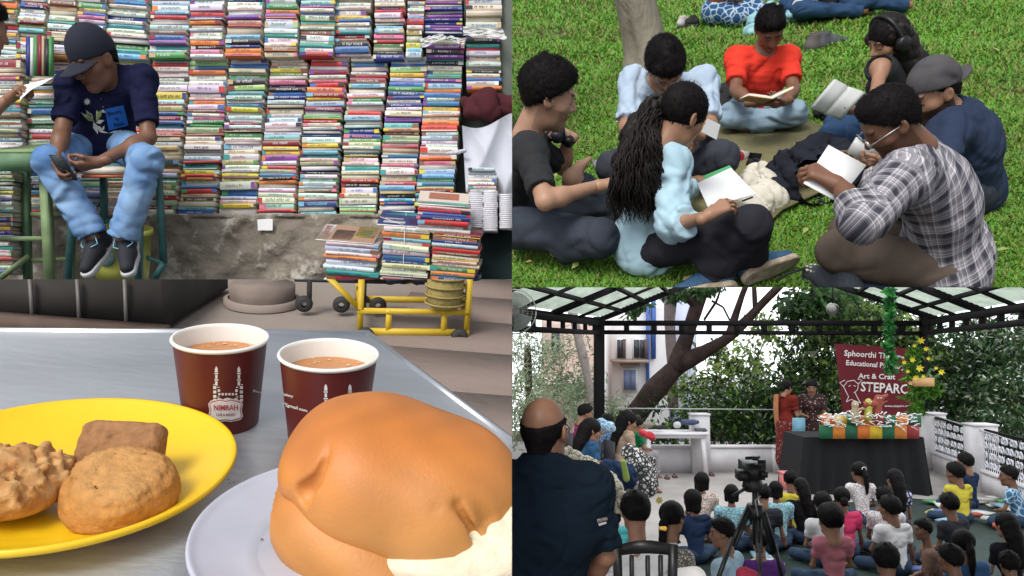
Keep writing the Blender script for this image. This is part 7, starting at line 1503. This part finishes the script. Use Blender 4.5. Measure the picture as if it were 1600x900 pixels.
    # scattered papers and bags at the right
    sc_ = [(.6, .6, .58), (.5, .42, .2), (.1, .3, .12), (.5, .1, .06), (.1, .14, .35), (.45, .42, .4), (.65, .62, .58), (.25, .4, .5)]
    for k in range(34):
        x, y = (r.uniform(1452, 1590), r.uniform(770, 822)) if k < 24 else (r.uniform(1430, 1490), r.uniform(872, 905)) if k < 30 else (r.uniform(1180, 1200), r.uniform(800, 900)); o = G(x, y, .02+.012*(k % 6)); a_ = r.uniform(0, 3); u = X*math.cos(a_)+Y*math.sin(a_); v = np.cross(n, u); mb = MB(); mb.box(o, u*r.uniform(.06, .16), v*r.uniform(.05, .11), n*r.uniform(.004, .02))
        mb.top('craft_paper', mat('craft_%d' % (k % 8), sc_[k % 8], .8), '%s piece of craft paper in the scatter beside the children' % ('white', 'tan', 'green', 'red', 'blue', 'grey', 'cream', 'pale blue')[k % 8], 'paper', group='craft papers scattered on the floor')
    # ---- tripod with video camera
    t = thing('camera_tripod', 'black tripod holding a video camera among the children', 'tripod', G(1180, 960)); d = 5.3; bk = mat('tripod_black', (.012, .012, .013), .45)
    for (x, y, x2, y2, d2) in ((1172, 790, 1118, 915, 4.95), (1185, 800, 1188, 925, 4.8), (1192, 800, 1228, 925, 5.7)):
        for s_ in (-3, 3): mb = MB(); mb.bar(at(x+s_, y, d), at((x+x2)/2+s_, (y+y2)/2, (d+d2)/2), .018); mb.part('leg', bk, t)
        mb = MB(); mb.bar(at((x+x2)/2, (y+y2)/2-12, (d+d2)/2), at(x2, y2, d2), .022); mb.part('leg', bk, t)
    mb = MB(); mb.tube([at(1180, 748, d), at(1180, 850, d)], .02, 10); mb.part('centre_column', bk, t, True); mb = MB(); mb.tube([at(1180, 788, d), at(1180, 810, d)], .055, 12); mb.part('spider', bk, t, True); mb = MB(); mb.lathe(at(1176, 756, d), X, Y, n, [(.05, -.05), (.07, -.02), (.06, .03), (.03, .06)], 16); mb.part('fluid_head', bk, t, True)
    mb = MB(); mb.bar(at(1170, 760, d), at(1145, 775, d-.25), .016); mb.part('pan_handle', bk, t); mb = MB(); mb.tube([at(1184, 806, d-.05), at(1180, 782, d-.05), at(1188, 775, d-.05)], .006, 5); mb.part('cable', mat('grey_cable', (.3, .3, .28), .6), t)
    t = thing('video_camera', 'black video camera mounted on the tripod head', 'camera', at(1175, 745, d)); mb = MB(); mb.box(at(1174, 733, d+.05), EX*.055, EY*.12, EZ*.045); mb.part('body', bk, t); mb = MB(); mb.box(at(1160, 742, d-.02), EX*.035, EY*.05, EZ*.03); mb.part('battery', bk, t); mb = MB(); mb.bar(at(1166, 716, d), at(1186, 714, d+.1), .018); mb.part('handle', bk, t); mb = MB(); mb.box(at(1190, 727, d-.05), EX*.025, EY*.01, EZ*.035); mb.part('viewfinder', bk, t); mb = MB(); mb.tube([at(1176, 735, d+.17), at(1176, 735, d+.28)], .04, 14); mb.part('lens', bk, t, True)
    for (x, y, w_, h_) in ((1180, 716, .018, .012), (1194, 741, .02, .02)): mb = MB(); mb.box(at(x, y, d-.08), EX*w_, EY*.015, EZ*h_); mb.part('knob', bk, t)
    # ================= people
    def sit(px, py, hpx, label, top, hair='short', rz=0., skin='dark', Hc=.6, lean=0., tro=None, sleeve=.6, hlook=0., tilt=-.12, hang=None, fem=None, seed=0, sw=1., arms=0, name='person', girth=.92, sc=None, vs=.015, pat=0):
        """someone sitting cross-legged; px,py the middle of the head, hpx its height, rz the way they face (0 = away)"""
        ray = P(px, py, 1.); t_ = (Hc-STG.h)/(n@ray); Hp = ray*t_; d = Hp[1]; hs_px = F*.232/d; k = hpx/hs_px        # head scale in metres
        z = Hc; sc = sc or min(1.25, max(.62, z/.66)); o = Hp-n*z-Y*math.cos(rz)*.05*sc-X*(-math.sin(rz))*.05*sc
        q = lambda x, y, zz: A3(x*sc, y*sc, zz*sc); S_ = z/sc
        a = {'pel': q(0, -.02, .09), 'chest': q(0, .0+lean*.5, S_*.46), 'neckb': q(0, .0+lean, S_*.735), 'head': q(0+.0, .04+lean*1.1, S_)}
        w2 = .138*sw; a['shL'] = q(-w2, .0+lean, S_*.68); a['shR'] = q(w2, .0+lean, S_*.68)
        if arms == 1: a['elL'] = q(-w2-.07, .12, S_*.36); a['elR'] = q(w2+.06, .05, S_*.34); a['wrL'] = q(-.12, .27, .2); a['wrR'] = q(w2+.1, .1, .06)
        else: a['elL'] = q(-w2-.05, .05+lean*.6, S_*.33); a['elR'] = q(w2+.05, .06+lean*.6, S_*.33); a['wrL'] = q(-.1, .25, .17); a['wrR'] = q(.1, .25, .17)
        a['knL'] = q(-.27, .26, .08); a['knR'] = q(.27, .26, .08); a['anL'] = q(.06, .32, .05); a['anR'] = q(-.07, .28, .05)
        fw = nrm((math.sin(hlook), math.cos(hlook), tilt)); s_ = .74*sc; hsx = k/s_*1.0
        M = STG.M(o, rz, 1.)
        root, hh = person(label, a, s_, hsx, skin, dict(mat=top, sleeve=sleeve, fold=.006, f=22, inf=.012, neck=.05), dict(mat=tro or MATS['kid_jeans'], leg=.9, fold=.006, f=20, inf=.012), dict(kind='short' if hair in ('short',) else ('bob' if hair == 'bob' else 'full'), thick=.017 if hair == 'short' else .014, str=hair == 'short', n=260), fw, EZ, seed=seed, vs=vs, girth=girth, female=bool(fem), M=M, org=np.zeros(3), fine=False)
        H, hr_, hf_, hu_, kk = hh['H'], hh['hr'], hh['hf'], hh['hu'], hh['hh']
        if hair in ('pony', 'long', 'bun'):
            g = Grid(*bbox([H, q(0, -.12, S_*.4)], .17*sc+.05), .011)
            g.ell(H-hf_*.012*kk+hu_*.03*kk, hr_, hf_, hu_, (.086*kk, .104*kk, .1*kk), 0)
            if hair == 'pony': K = [(H-hf_*.1*kk+hu_*.04*kk, .026*kk), (H-hf_*.135*kk-hu_*.05*kk, .034*kk), (H-hf_*.14*kk-hu_*.16*kk, .03*kk), (H-hf_*.13*kk-hu_*.27*kk, .014*kk)]
            elif hair == 'long': K = [(H-hf_*.05*kk, .09*kk), (H-hf_*.09*kk-hu_*.1*kk, .08*kk), (H-hf_*.11*kk-hu_*.22*kk, .07*kk), (H-hf_*.12*kk-hu_*.36*kk, .05*kk)]
            else: K = [(H-hf_*.11*kk-hu_*.03*kk, .045*kk), (H-hf_*.115*kk-hu_*.05*kk, .045*kk)]
            for (p, r1), (p2, r2) in zip(K[:-1], K[1:]): g.cone(p, p2, r1, r2, .008)
            g.ell(H+hf_*.12*kk-hu_*.05*kk, hr_, hf_, hu_, (.08*kk, .085*kk, .1*kk), .01, sub=True); g.folds(.004, 60, seed)
            V, Q = g.nets(); Q = fixflip(V-V.mean(0), Q); put('long_hair', mk('long_hair', V-ORG[root], Q, smooth=True), HAIRM(), root)
            if hang: mb = MB(); c = K[0][0]; mb.tube([c+(hr_*math.cos(v)*.03+hu_*math.sin(v)*.02)*kk-hf_*.01 for v in np.linspace(0, 6.28, 10)], .011*kk, 5); mb.part('hair_clip', hang, root, True)
        return root, a, M, o
    CL('kid_jeans', (.04, .065, .11), crease=.3)
    cc = lambda nm, c, **k: CL(nm, c, crease=.45, **k)
    def printed(nm, base, c2, sc_=30, th=.12, feat='DISTANCE_TO_EDGE'):
        if nm in MATS: return MATS[nm]
        m = mat(nm, base, .9); nt = m.node_tree; nn = nt.nodes; v = nn.new('ShaderNodeTexVoronoi'); v.feature = feat; v.inputs['Scale'].default_value = sc_; tc = nn.new('ShaderNodeTexCoord'); nt.links.new(tc.outputs['Object'], v.inputs[0]); rp = nn.new('ShaderNodeValToRGB'); rp.color_ramp.elements[0].color = (*c2, 1); rp.color_ramp.elements[1].color = (*base, 1); rp.color_ramp.elements[0].position = th*.7; rp.color_ramp.elements[1].position = th; nt.links.new(v.outputs['Distance'], rp.inputs[0]); nt.links.new(rp.outputs[0], nn['Principled BSDF'].inputs['Base Color']); return m
    wt = cc('kid_white', (.72, .7, .7)); pk = cc('kid_pink', (.72, .06, .16)); dpk = cc('dusty_pink', (.48, .17, .2)); ylw = cc('kid_yellow', (.6, .5, .06)); blk = cc('kid_black', (.012, .012, .016)); dg = cc('kid_dark_grey', (.035, .037, .045)); nv = cc('kid_navy', (.02, .035, .08)); lb = cc('kid_light_blue', (.36, .5, .6)); bl = cc('kid_denim_blue', (.05, .12, .24))
    cp = printed('cream_print', (.66, .6, .52), (.35, .2, .18), 34); npn = printed('navy_white_print', (.6, .6, .68), (.02, .025, .1), 20, .2); sp = printed('stone_print', (.42, .38, .32), (.1, .09, .08), 40, .18); wst = printed('white_stripe', (.7, .68, .66), (.45, .3, .33), 26, .08); tq = cc('kid_turquoise', (.1, .5, .52)); aq = printed('aqua_print', (.35, .6, .66), (.15, .3, .35), 30)
    wh = mat('white_clip', (.75, .7, .7), .5); pkc = mat('pink_clip', (.7, .15, .3), .5)
    K = [ (1097, 752, 26, 'girl with bobbed hair in a cream printed top near the floor edge', cp, 'bob', -.2, 1, None), (1084, 783, 32, 'girl in navy top with a pink hair band left of the tripod', nv, 'bob', .1, 2, None), (1143, 770, 25, 'girl with short hair in a pale aqua top left of the camera', aq, 'bob', -.3, 3, None),
        (1236, 750, 24, 'child in a yellow top behind the girl in black', ylw, 'short', 0, 4, None), (1253, 762, 26, 'girl with long hair in a black top left of the stage', blk, 'long', -.1, 5, None), (1285, 787, 32, 'child in a white tee left of the girl in bright pink', wt, 'short', -.1, 6, None),
        (1317, 778, 30, 'girl in a bright pink top with her hair in a bun', pk, 'bun', .1, 7, pkc), (1344, 738, 28, 'girl with a long ponytail and pale striped top before the stage', wst, 'pony', -.1, 8, wh), (1397, 748, 28, 'girl in a navy and white leaf print top before the stage', npn, 'long', .1, 9, None),
        (1383, 778, 30, 'child with a pale pink top half hidden behind the white tee boy', wst, 'short', -.3, 10, None), (1395, 796, 36, 'boy in a plain white tee and jeans in the middle of the group', wt, 'short', .1, 11, None), (1297, 812, 46, 'boy in a dusty pink tee in the front middle', dpk, 'short', 0, 12, None),
        (1387, 876, 46, 'dark haired child whose head rises at the bottom edge below the white tee boy', blk, 'short', 0, 13, None), (1497, 740, 30, 'boy in a yellow tee right of the stage table', ylw, 'short', .15, 14, None), (1507, 722, 26, 'child in dark blue sitting against the railing wall', nv, 'short', .5, 15, None),
        (1486, 789, 32, 'child in a charcoal top turned towards the scattered papers', dg, 'short', .35, 16, None), (1583, 744, 28, 'child in a shiny blue patterned top at the right edge facing left', printed('blue_shine', (.05, .16, .3), (.45, .6, .7), 14, .1), 'short', .8, 17, None), (1570, 820, 36, 'girl with long black hair in a black top at the right edge', blk, 'long', .2, 18, None),
        (1508, 850, 40, 'girl in denim blue with a ponytail at the bottom right', bl, 'pony', .2, 19, None), (1492, 876, 40, 'short haired child in dark clothes at the bottom right edge', dg, 'short', .1, 20, None), (1193, 772, 26, 'child in a dark top half hidden behind the tripod', dg, 'short', -.2, 21, None), (1213, 765, 24, 'girl in a blue print top right of the tripod', aq, 'bob', .1, 22, None),
        (960, 800, 30, 'small girl in turquoise sitting behind the chair boy', tq, 'bob', .2, 23, None), (1186, 845, 30, 'child in a purple top behind the tripod legs', cc('kid_purple', (.12, .04, .2)), 'short', 0, 24, None), (1580, 882, 34, 'dark haired child in black at the bottom right corner', blk, 'short', .1, 25, None), (1452, 828, 28, 'child in brown leaning over beside the boy in the white tee', cc('kid_brown', (.2, .12, .09)), 'short', 1.2, 26, None)]
    for (x, y, hp, lab, m_, hk, rz, sd_, hang) in K:
        sit(x, y, hp, lab, m_, hk, rz, skin='dark' if sd_ % 3 else 'brown', seed=sd_, hang=hang, fem=hk != 'short', lean=.03*(sd_ % 3), hlook=.35*math.sin(sd_*2.1), Hc=.6 if sd_ not in (4, 15) else .62, arms=sd_ % 2, tilt=-.1)
    # pink band on the navy girl
    # big ones close to us
    sit(993, 800, 56, 'boy in a white polo sitting on the black chair with his back to us', wt, 'short', .05, Hc=.98, sc=1.18, skin='brown', seed=31, sw=1.12, vs=.011, lean=.02)
    sit(1052, 808, 46, 'woman in a stone patterned top lifting a snack to her mouth', sp, 'pony', -.9, Hc=.85, sc=1.15, skin='brown', seed=32, fem=1, vs=.011, hlook=-.2)
    sit(1126, 832, 40, 'boy in a light blue shirt turning his head left beside the tripod', lb, 'short', .9, Hc=.7, skin='brown', seed=33, vs=.011, hlook=-.5)
    t = thing('snack', 'yellow snack in the hand of the woman in the patterned top', 'food', at(1036, 826, 4.2)); g = Grid(*bbox([at(1036, 826, 4.2)], .06), .007); c = at(1036, 826, 4.2); g.cone(c-X*.012, c+X*.01, .011, .012, .01); g.folds(.002, 60, 2); solid('snack_body', g, mat('snack_yellow', (.6, .36, .06), .7), t)
    mb = MB(); q = at(1030, 782, 6.0); 
    t = thing('flower_toy', 'yellow paper flower standing between the seated people', 'flower', q); 
    for k in range(7): a_ = k*.9; mb = MB(); u = EX*math.cos(a_)+EZ*math.sin(a_); v = np.cross(u, EY); mb.add([q, q+u*.018+v*.008, q+u*.032, q+u*.018-v*.008], [(0, 1, 2, 3)]); mb.part('petal', ylw, t)
    # chair
    t = thing('black_chair', 'black plastic chair with a slatted back behind the boy in white', 'chair', at(1010, 1000, 3.9)); d = 4.1; bp = mat('black_chair_plastic', (.012, .012, .012), .4)
    mb = MB(); V = []
    for i in range(13):
        u = i/12; x = 962+94*u; y = 852-8*math.sin(u*math.pi); 
        for (dy, dz) in ((0, 0), (17+4*math.sin(u*math.pi), 0), (17+4*math.sin(u*math.pi), .03), (0, .03)): V.append(at(x, y+dy, d+dz-.05*math.sin(u*math.pi)))
    mb.add(V, [(4*i+k, 4*i+(k+1) % 4, 4*i+4+(k+1) % 4, 4*i+4+k) for i in range(12) for k in range(4)]); mb.part('top_rail', bp, t)
    for x in (964, 1052): mb = MB(); mb.bar(at(x, 850, d), at(x+(3 if x < 1000 else -3), 960, d), .042); mb.part('back_post', bp, t)
    for x in (987, 1012, 1032): mb = MB(); mb.bar(at(x, 868, d-.03), at(x+1, 960, d-.02), .02); mb.part('slat', bp, t)
    mb = MB(); mb.box(at(1008, 965, d+.2), X*.2, Y*.2, n*.02); mb.part('seat', bp, t)
    # ---- two standing women
    def stand(px, py0, d, hgt, label, top, skirt, hair, rz, seed, skin='brown', arms=None, extra=None):
        o = at(px, py0, d); k = hgt/1.62; q = lambda x, y, z: A3(x, y, z)*k
        a = {'pel': q(0, 0, .93), 'chest': q(0, .01, 1.2), 'neckb': q(0, 0, 1.38), 'head': q(0, .03, 1.52), 'shL': q(-.16, 0, 1.32), 'shR': q(.16, 0, 1.32), 'elL': q(-.2, .03, 1.05), 'elR': q(.2, .03, 1.05), 'wrL': q(-.08, .22, 1.03), 'wrR': q(.08, .22, 1.03), 'knL': q(-.09, .0, .48), 'knR': q(.09, 0, .48), 'anL': q(-.09, -.02, .08), 'anR': q(.09, -.02, .08), 'toL': q(-.09, .1, .03), 'toR': q(.09, .1, .03)}
        root, hh = person(label, a, k*.97, 1.05, skin, dict(mat=top, sleeve=.7, fold=.006, hem=.45 if extra else .12), dict(mat=skirt, leg=.9, fold=.012, skirt=[(q(0, 0, .85), q(0, 0, .3), .17, .2)]), dict(kind='full', thick=.014), nrm((0, 1, -.35)), EZ, seed=seed, vs=.014, female=True, M=STG.M(o, rz), org=np.zeros(3), fine=False, bare='LR')
        H, hr_, hf_, hu_, kk = hh['H'], hh['hr'], hh['hf'], hh['hu'], hh['hh']; g = Grid(*bbox([H, H-hu_*.35], .17), .012); g.ell(H-hf_*.012+hu_*.03, hr_, hf_, hu_, (.088, .106, .1), 0)
        K_ = [(H-hf_*.1-hu_*.04, .045), (H-hf_*.1-hu_*.06, .045)] if hair == 'bun' else [(H-hf_*.05, .09), (H-hf_*.06-hu_*.2, .09), (H-hf_*.06-hu_*.36, .05)]
        for (p, r1), (p2, r2) in zip(K_[:-1], K_[1:]): g.cone(p, p2, r1, r2, .01)
        g.ell(H+hf_*.12-hu_*.05, hr_, hf_, hu_, (.078, .085, .1), .01, sub=True); g.folds(.004, 60, seed); V, Q = g.nets(); Q = fixflip(V-V.mean(0), Q); put('long_hair', mk('long_hair', V-ORG[root], Q, smooth=True), HAIRM(), root); return root, a, STG.M(o, rz)
    mred = printed('red_dot_print', (.13, .012, .012), (.4, .25, .18), 22, .3, 'F1'); dfl = printed('dark_floral', (.03, .012, .012), (.4, .22, .2), 22, .3, 'F1')
    root, a, M = stand(1231, 743, 13.9, 1.62, 'woman in a maroon dotted dress with an orange scarf standing left of the banner', cc('rust_blouse', (.16, .02, .014)), mred, 'bun', -1.0, 41, extra=1)
    mb = MB(); V = []                      # dupatta over the shoulder down the back
    for i in range(9):
        u = i/8; z = 1.4-.95*u; V += [A3(-.17, -.1-.03*math.sin(u*6), z), A3(-.04, -.135-.02*math.sin(u*5), z)]
    mb.add(V, [(2*i, 2*i+1, 2*i+3, 2*i+2) for i in range(8)]); mb.add([v*A3(1, -1, 1)+A3(.0, .0, .0) for v in V[:10]], [(2*i, 2*i+2, 2*i+3, 2*i+1) for i in range(4)]); mb.part('dupatta', mat('orange_dupatta', (.5, .2, .09), .8, var=.3, vs=20), root, True)
    stand(1272, 745, 14.1, 1.68, 'woman with loose long hair and dark floral dress behind the stage table', dfl, dfl, 'long', math.pi*.9, 42, extra=1)
    mb = MB(); q = at(1248, 668, 13.6); mb.box(q, EX*.1, EY*.03, EZ*.16); mb.top('blue_bag', mat('pale_blue_bag', (.2, .42, .55), .7, var=.3), 'pale blue bag held between the two standing women', 'bag')
    # ---- adults seated on chairs at the left, facing right
    def chairsit(px, py, hpx, label, top, tro, hair, rz, seed, Hc=1.18, skin='brown', beard=0, kid=1., hem=.1, lean=.05, hk='full'):
        ray = P(px, py, 1.); t_ = (Hc-STG.h)/(n@ray); Hp = ray*t_; k = kid; z0 = Hc-.76*k; o = Hp-n*Hc; q = lambda x, y, z: A3(x*k, y*k, z0+z*k)
        a = {'pel': q(0, -.08, .1), 'chest': q(0, -.05+lean*.5, .38), 'neckb': q(0, -.04+lean, .55), 'head': q(0, lean, .7), 'shL': q(-.16, -.04+lean, .5), 'shR': q(.16, -.04+lean, .5), 'elL': q(-.2, .05, .27), 'elR': q(.2, .06, .27), 'wrL': q(-.06, .27, .27), 'wrR': q(.1, .3, .22), 'knL': q(-.12, .36, .12), 'knR': q(.12, .36, .12), 'anL': q(-.12, .42, -.3), 'anR': q(.12, .42, -.3), 'toL': q(-.12, .54, -.35), 'toR': q(.12, .54, -.35)}
        root, hh = person(label, a, .97*k, hpx/(F*.232/Hp[1])/(.97*k), skin, dict(mat=top, sleeve=.7, fold=.007, hem=hem), dict(mat=tro, leg=.92, fold=.009), dict(kind=hk, thick=.016), nrm((0, 1, -.3)), EZ, seed=seed, vs=.013, female=hk == 'full', M=STG.M(o, rz), org=np.zeros(3), beard=beard, fine=False, bare='LR')
        if hk == 'full':
            H, hr_, hf_, hu_, kk = hh['H'], hh['hr'], hh['hf'], hh['hu'], hh['hh']; g = Grid(*bbox([H, H-hu_*.4], .18), .012); g.ell(H-hf_*.012+hu_*.03, hr_, hf_, hu_, (.088*kk, .106*kk, .1*kk), 0)
            for (p, r1), (p2, r2) in [((H-hf_*.06*kk, .085*kk), (H-hf_*.08*kk-hu_*.16*kk, .075*kk)), ((H-hf_*.08*kk-hu_*.16*kk, .075*kk), (H-hf_*.1*kk-hu_*.32*kk, .045*kk))]: g.cone(p, p2, r1, r2, .02)
            g.ell(H+hf_*.12*kk-hu_*.05*kk, hr_, hf_, hu_, (.08*kk, .085*kk, .1*kk), .01, sub=True); g.folds(.004, 60, seed); V, Q = g.nets(); Q = fixflip(V-V.mean(0), Q); put('long_hair', mk('long_hair', V-ORG[root], Q, smooth=True), HAIRM(), root)
        # plastic chair under them
        mb = MB(); t = thing('garden_chair', 'plastic chair carrying the '+label.split(' sitting')[0].split(' leaning')[0].split(' with')[0], 'chair', o, M=STG.M(o, rz)); b = mat('dark_chair', (.03, .03, .035), .5)
        mb.box(q(0, -.02, -.03), EX*.23*k, EY*.22*k, EZ*.02); mb.part('seat', b, t)
        mb = MB(); mb.box(q(0, -.25, .22), EX*.22*k, EY*.015, EZ*.2*k); mb.part('backrest', b, t)
        for sx in (-.2, .2):
            for sy in (-.2, .18): mb = MB(); p = q(sx, sy, -.03); mb.bar(p, A3(p[0]*1.08, p[1]*1.08, 0), .03); mb.part('leg', b, t)
        return root
    zeb = printed('zebra_cloth', (.6, .58, .56), (.03, .03, .03), 22, .2); 
    chairsit(976, 652, 30, 'long haired adult in a dusty beige top sitting beside the boy in green', cc('dusty_beige', (.4, .28, .2)), zeb, 1, -1.35, 51, 1.12, hk='full')
    chairsit(993, 660, 20, 'boy in green sitting beside the long haired adult with a striped lap', cc('kid_green', (.02, .2, .08)), cc('grey_trousers', (.3, .27, .28)), 1, -1.2, 52, 1.0, kid=.78, hk='short')
    chairsit(918, 665, 34, 'woman with long hair in dark blue looking at her phone', cc('deep_blue', (.03, .09, .18)), cc('deep_navy', (.02, .03, .07)), 1, -1.3, 53, 1.15, hk='full')
    chairsit(910, 640, 26, 'person with short dark hair in a plum top at the back of the seated adults', cc('plum', (.22, .03, .1)), nv, 1, -1.3, 54, 1.2, hk='short')
    chairsit(945, 655, 24, 'person in a blue patterned top hidden between the seated adults', printed('blue_check', (.2, .35, .5), (.05, .1, .2), 20, .15), nv, 1, -1.0, 55, 1.05, hk='short')
    # cream cushions and bags
    def lump(name, pts, m, label, cat, amp=.015, f=18, vs=.013):
        g = Grid(*bbox([p for p, _ in pts], .25), vs)
        for (p, q), (p2, q2) in zip(pts[:-1], pts[1:]): g.cone(p, p2, q, q2, .06)
        g.folds(amp, f, len(label)); V, Q = g.nets(); Q = fixflip(V-V.mean(0), Q); o_ = V[V[:, 2].argmin()].copy(); ob = bpy.data.objects.new(name, mk(name, V-o_, Q, smooth=True)); _lnk(ob); ob.location = o_; ORG[ob] = o_; PANEL[ob] = 'S'; TOPS.append(ob); ob.data.materials.append(m); return tag(ob, label, cat)
    crm = printed('cream_line_cloth', (.58, .53, .4), (.12, .11, .1), 16, .05)
    lump('draped_shawl', [(at(885, 712, 6.6), .07), (at(915, 735, 6.7), .1), (at(945, 762, 6.8), .12), (at(968, 785, 6.9), .09)], crm, 'cream shawl with dark lines draped over a chair behind the man in the polo', 'shawl')
    lump('striped_shawl', [(at(985, 708, 8.6), .09), (at(1000, 730, 8.5), .11), (at(1012, 762, 8.4), .09)], zeb, 'black and white striped shawl over the lap of the seated adult', 'shawl')
    lump('blue_patterned_bag', [(at(938, 662, 11), .07), (at(953, 668, 11), .07)], printed('blue_bag_print', (.15, .3, .45), (.5, .6, .7), 18, .1), 'blue patterned bag behind the seated adults', 'bag')
    lump('dark_jacket', [(at(950, 735, 7.6), .1), (at(975, 745, 7.6), .12)], nv, 'dark navy jacket on the lap beside the cream shawl', 'jacket')
    lump('lime_bottle', [(at(974, 722, 7.2), .025), (at(979, 748, 7.2), .03)], mat('lime_green', (.3, .42, .08), .5), 'lime green bottle standing on the seated adults\' laps', 'bottle', .001)
    lump('red_cloth', [(at(1004, 676, 9.3), .035), (at(1018, 682, 9.3), .04)], mat('red_print', (.5, .03, .04), .7), 'red cloth in the hands of the boy in green', 'cloth')
    lump('white_cushion', [(at(1062, 906, 4.4), .06), (at(1086, 902, 4.4), .06)], wt, 'white cushion at the bottom edge beside the black chair', 'cushion', .004)
    lump('maroon_bag', [(at(1162, 898, 5.0), .045), (at(1178, 906, 5.0), .05)], mat('maroon_bag', (.3, .02, .05), .8), 'maroon bag at the bottom edge beside the tripod', 'bag', .006)
    # ---- balding man in the navy polo
    d0 = 3.25; a = {}
    a['pel'] = P(838, 985, d0); a['chest'] = P(855, 835, d0-.02); a['neckb'] = P(848, 722, d0); a['head'] = P(851, 672, d0+.05)
    a['shR'] = P(922, 760, d0+.02); a['shL'] = P(778, 760, d0+.02); a['elR'] = J(a['shR'], 944, 868, .29, 1); a['wrR'] = J(a['elR'], 905, 925, .25, 1); a['elL'] = J(a['shL'], 750, 870, .28, 1); a['wrL'] = J(a['elL'], 800, 930, .25, 1)
    u_ = n; a['knR'] = a['pel']-u_*.45+X*.1; a['knL'] = a['pel']-u_*.45-X*.1; a['anR'] = a['pel']-u_*.88+X*.1; a['anL'] = a['pel']-u_*.88-X*.1; a['toR'] = a['anR']+Y*.13-u_*.06; a['toL'] = a['anL']+Y*.13-u_*.06
    polo = CL('navy_polo', (.007, .014, .024), crease=.6, bump=.5, bs=160)
    root, hh = person('balding man in a dark navy polo shirt standing with his back to us', a, 1.13, 1.0, 'brown', dict(mat=polo, sleeve=.86, fold=.008, inf=.02, hem=.1, neck=.07, collar=1), dict(mat=dg, leg=.95), dict(kind='bald', n=900, len=.01), nrm((.42, .9, -.1)), n, seed=61, girth=1.12, vs=.008, shoes=dict(mat=dg, sole=dg), hands={'R': (nrm((-.5, .8, 0)), nrm((0, 0, -1)), .6, .4)})
    sh = [c for c in root.children if c.name.startswith('shirt')][0]; dc = Decal([sh], .003); mb = MB(); mb.col = (.6, .45, .38); dc.text(mb, 'SYLVAN', 941, 812, 5, 16, -.25); mb.col = (.6, .6, .62); dc.poly(mb, [(936, 822), (948, 818), (947, 815), (935, 818)]); mb.part('sleeve_logo', mat('banner_print', (1, 1, 1), .7, attr=True), root)
    H, hr_, hf_, hu_, k_ = hh['H'], hh['hr'], hh['hf'], hh['hu'], hh['hh']; t = thing('eyeglasses', 'dark framed glasses on the balding man', 'glasses', H); mb = MB()
    for sx in (-1, 1): mb.bar(H+k_*(hr_*sx*.085+hf_*.0+hu_*.005), H+k_*(hr_*sx*.062+hf_*.1+hu_*.004), .004)
    mb.part('temple', mat('dark_frame', (.03, .02, .02), .4), t); mb = MB()
    for sx in (-1, 1): mb.tube([H+k_*(hr_*(sx*.032+.024*math.cos(v))+hf_*.108+hu_*.018*math.sin(v)) for v in np.linspace(0, 6.28, 14)], .0025, 5)
    mb.part('rims', mat('dark_frame', (.03, .02, .02), .4), t)
SCENES = [book_scene, lawn_scene, tea_scene, stage_scene]
# ================================================================== trim every place to its own bay, then pitch the whole frame
def finish():
    WM = Matrix.Translation((0, 0, CAMZ)) @ Matrix.Rotation(TILT, 4, 'X')
    z1, z2 = 13.5/F, 1.0/F; s1, s2 = 1/math.hypot(1, z1), 1/math.hypot(1, z2)
    KE = {'B': [(-1, 0, 0), (0, -z1*s1, s1)], 'T': [(-1, 0, 0), (0, z1*s1, -s1)], 'L': [(1, 0, 0), (0, -z2*s2, s2)], 'S': [(1, 0, 0), (0, z2*s2, -s2)]}
    def walk(o, M):
        kids = list(o.children)
        for c in kids: walk(c, M @ c.matrix_basis)
        if o.type == 'MESH' and len(o.data.vertices):
            me = o.data; n = len(me.vertices); V = np.empty(n*3, np.float32); me.vertices.foreach_get('co', V); V = V.reshape(-1, 3)
            m = np.array(M); C = V@m[:3, :3].T+m[:3, 3]; cut = False
            for k in pl:
                d = C@np.array(k)
                if (d < 0).all():
                    if not o.children: bpy.data.objects.remove(o)
                    else: o.data = bpy.data.meshes.new(me.name)
                    return
                if (d < -1e-5).any(): cut = True
            if cut:
                if me.users > 1: me = me.copy(); o.data = me
                bm = bmesh.new(); bm.from_mesh(me); Mi = M.inverted(); big = len(bm.verts) > 300000 or o.get('kind') or o.parent is None
                for k in pl:
                    no = (Mi.to_3x3().inverted().transposed().inverted() if False else M.to_3x3().transposed()) @ Vector(k); co = Mi @ Vector((0, 0, 0))
                    r = bmesh.ops.bisect_plane(bm, geom=bm.verts[:]+bm.edges[:]+bm.faces[:], plane_co=co, plane_no=no, clear_inner=True)
                    if not big:
                        ed = [e for e in r['geom_cut'] if isinstance(e, bmesh.types.BMEdge)]
                        if ed: bmesh.ops.holes_fill(bm, edges=ed, sides=0)
                bm.to_mesh(me); bm.free()
    for o in list(TOPS):
        pl = KE[PANEL[o]]; walk(o, o.matrix_basis.copy())
    for o in list(TOPS):
        try:
            if o.type == 'EMPTY' and not o.children: bpy.data.objects.remove(o); continue
            if o.type == 'MESH' and not len(o.data.vertices) and not o.children: bpy.data.objects.remove(o); continue
            o.matrix_basis = WM @ o.matrix_basis
        except ReferenceError: pass
import time as _t
_t0 = _t.time()
for f in SCENES:
    f(); print('built', f.__name__, round(_t.time()-_t0, 1))
finish(); print('finished', round(_t.time()-_t0, 1))
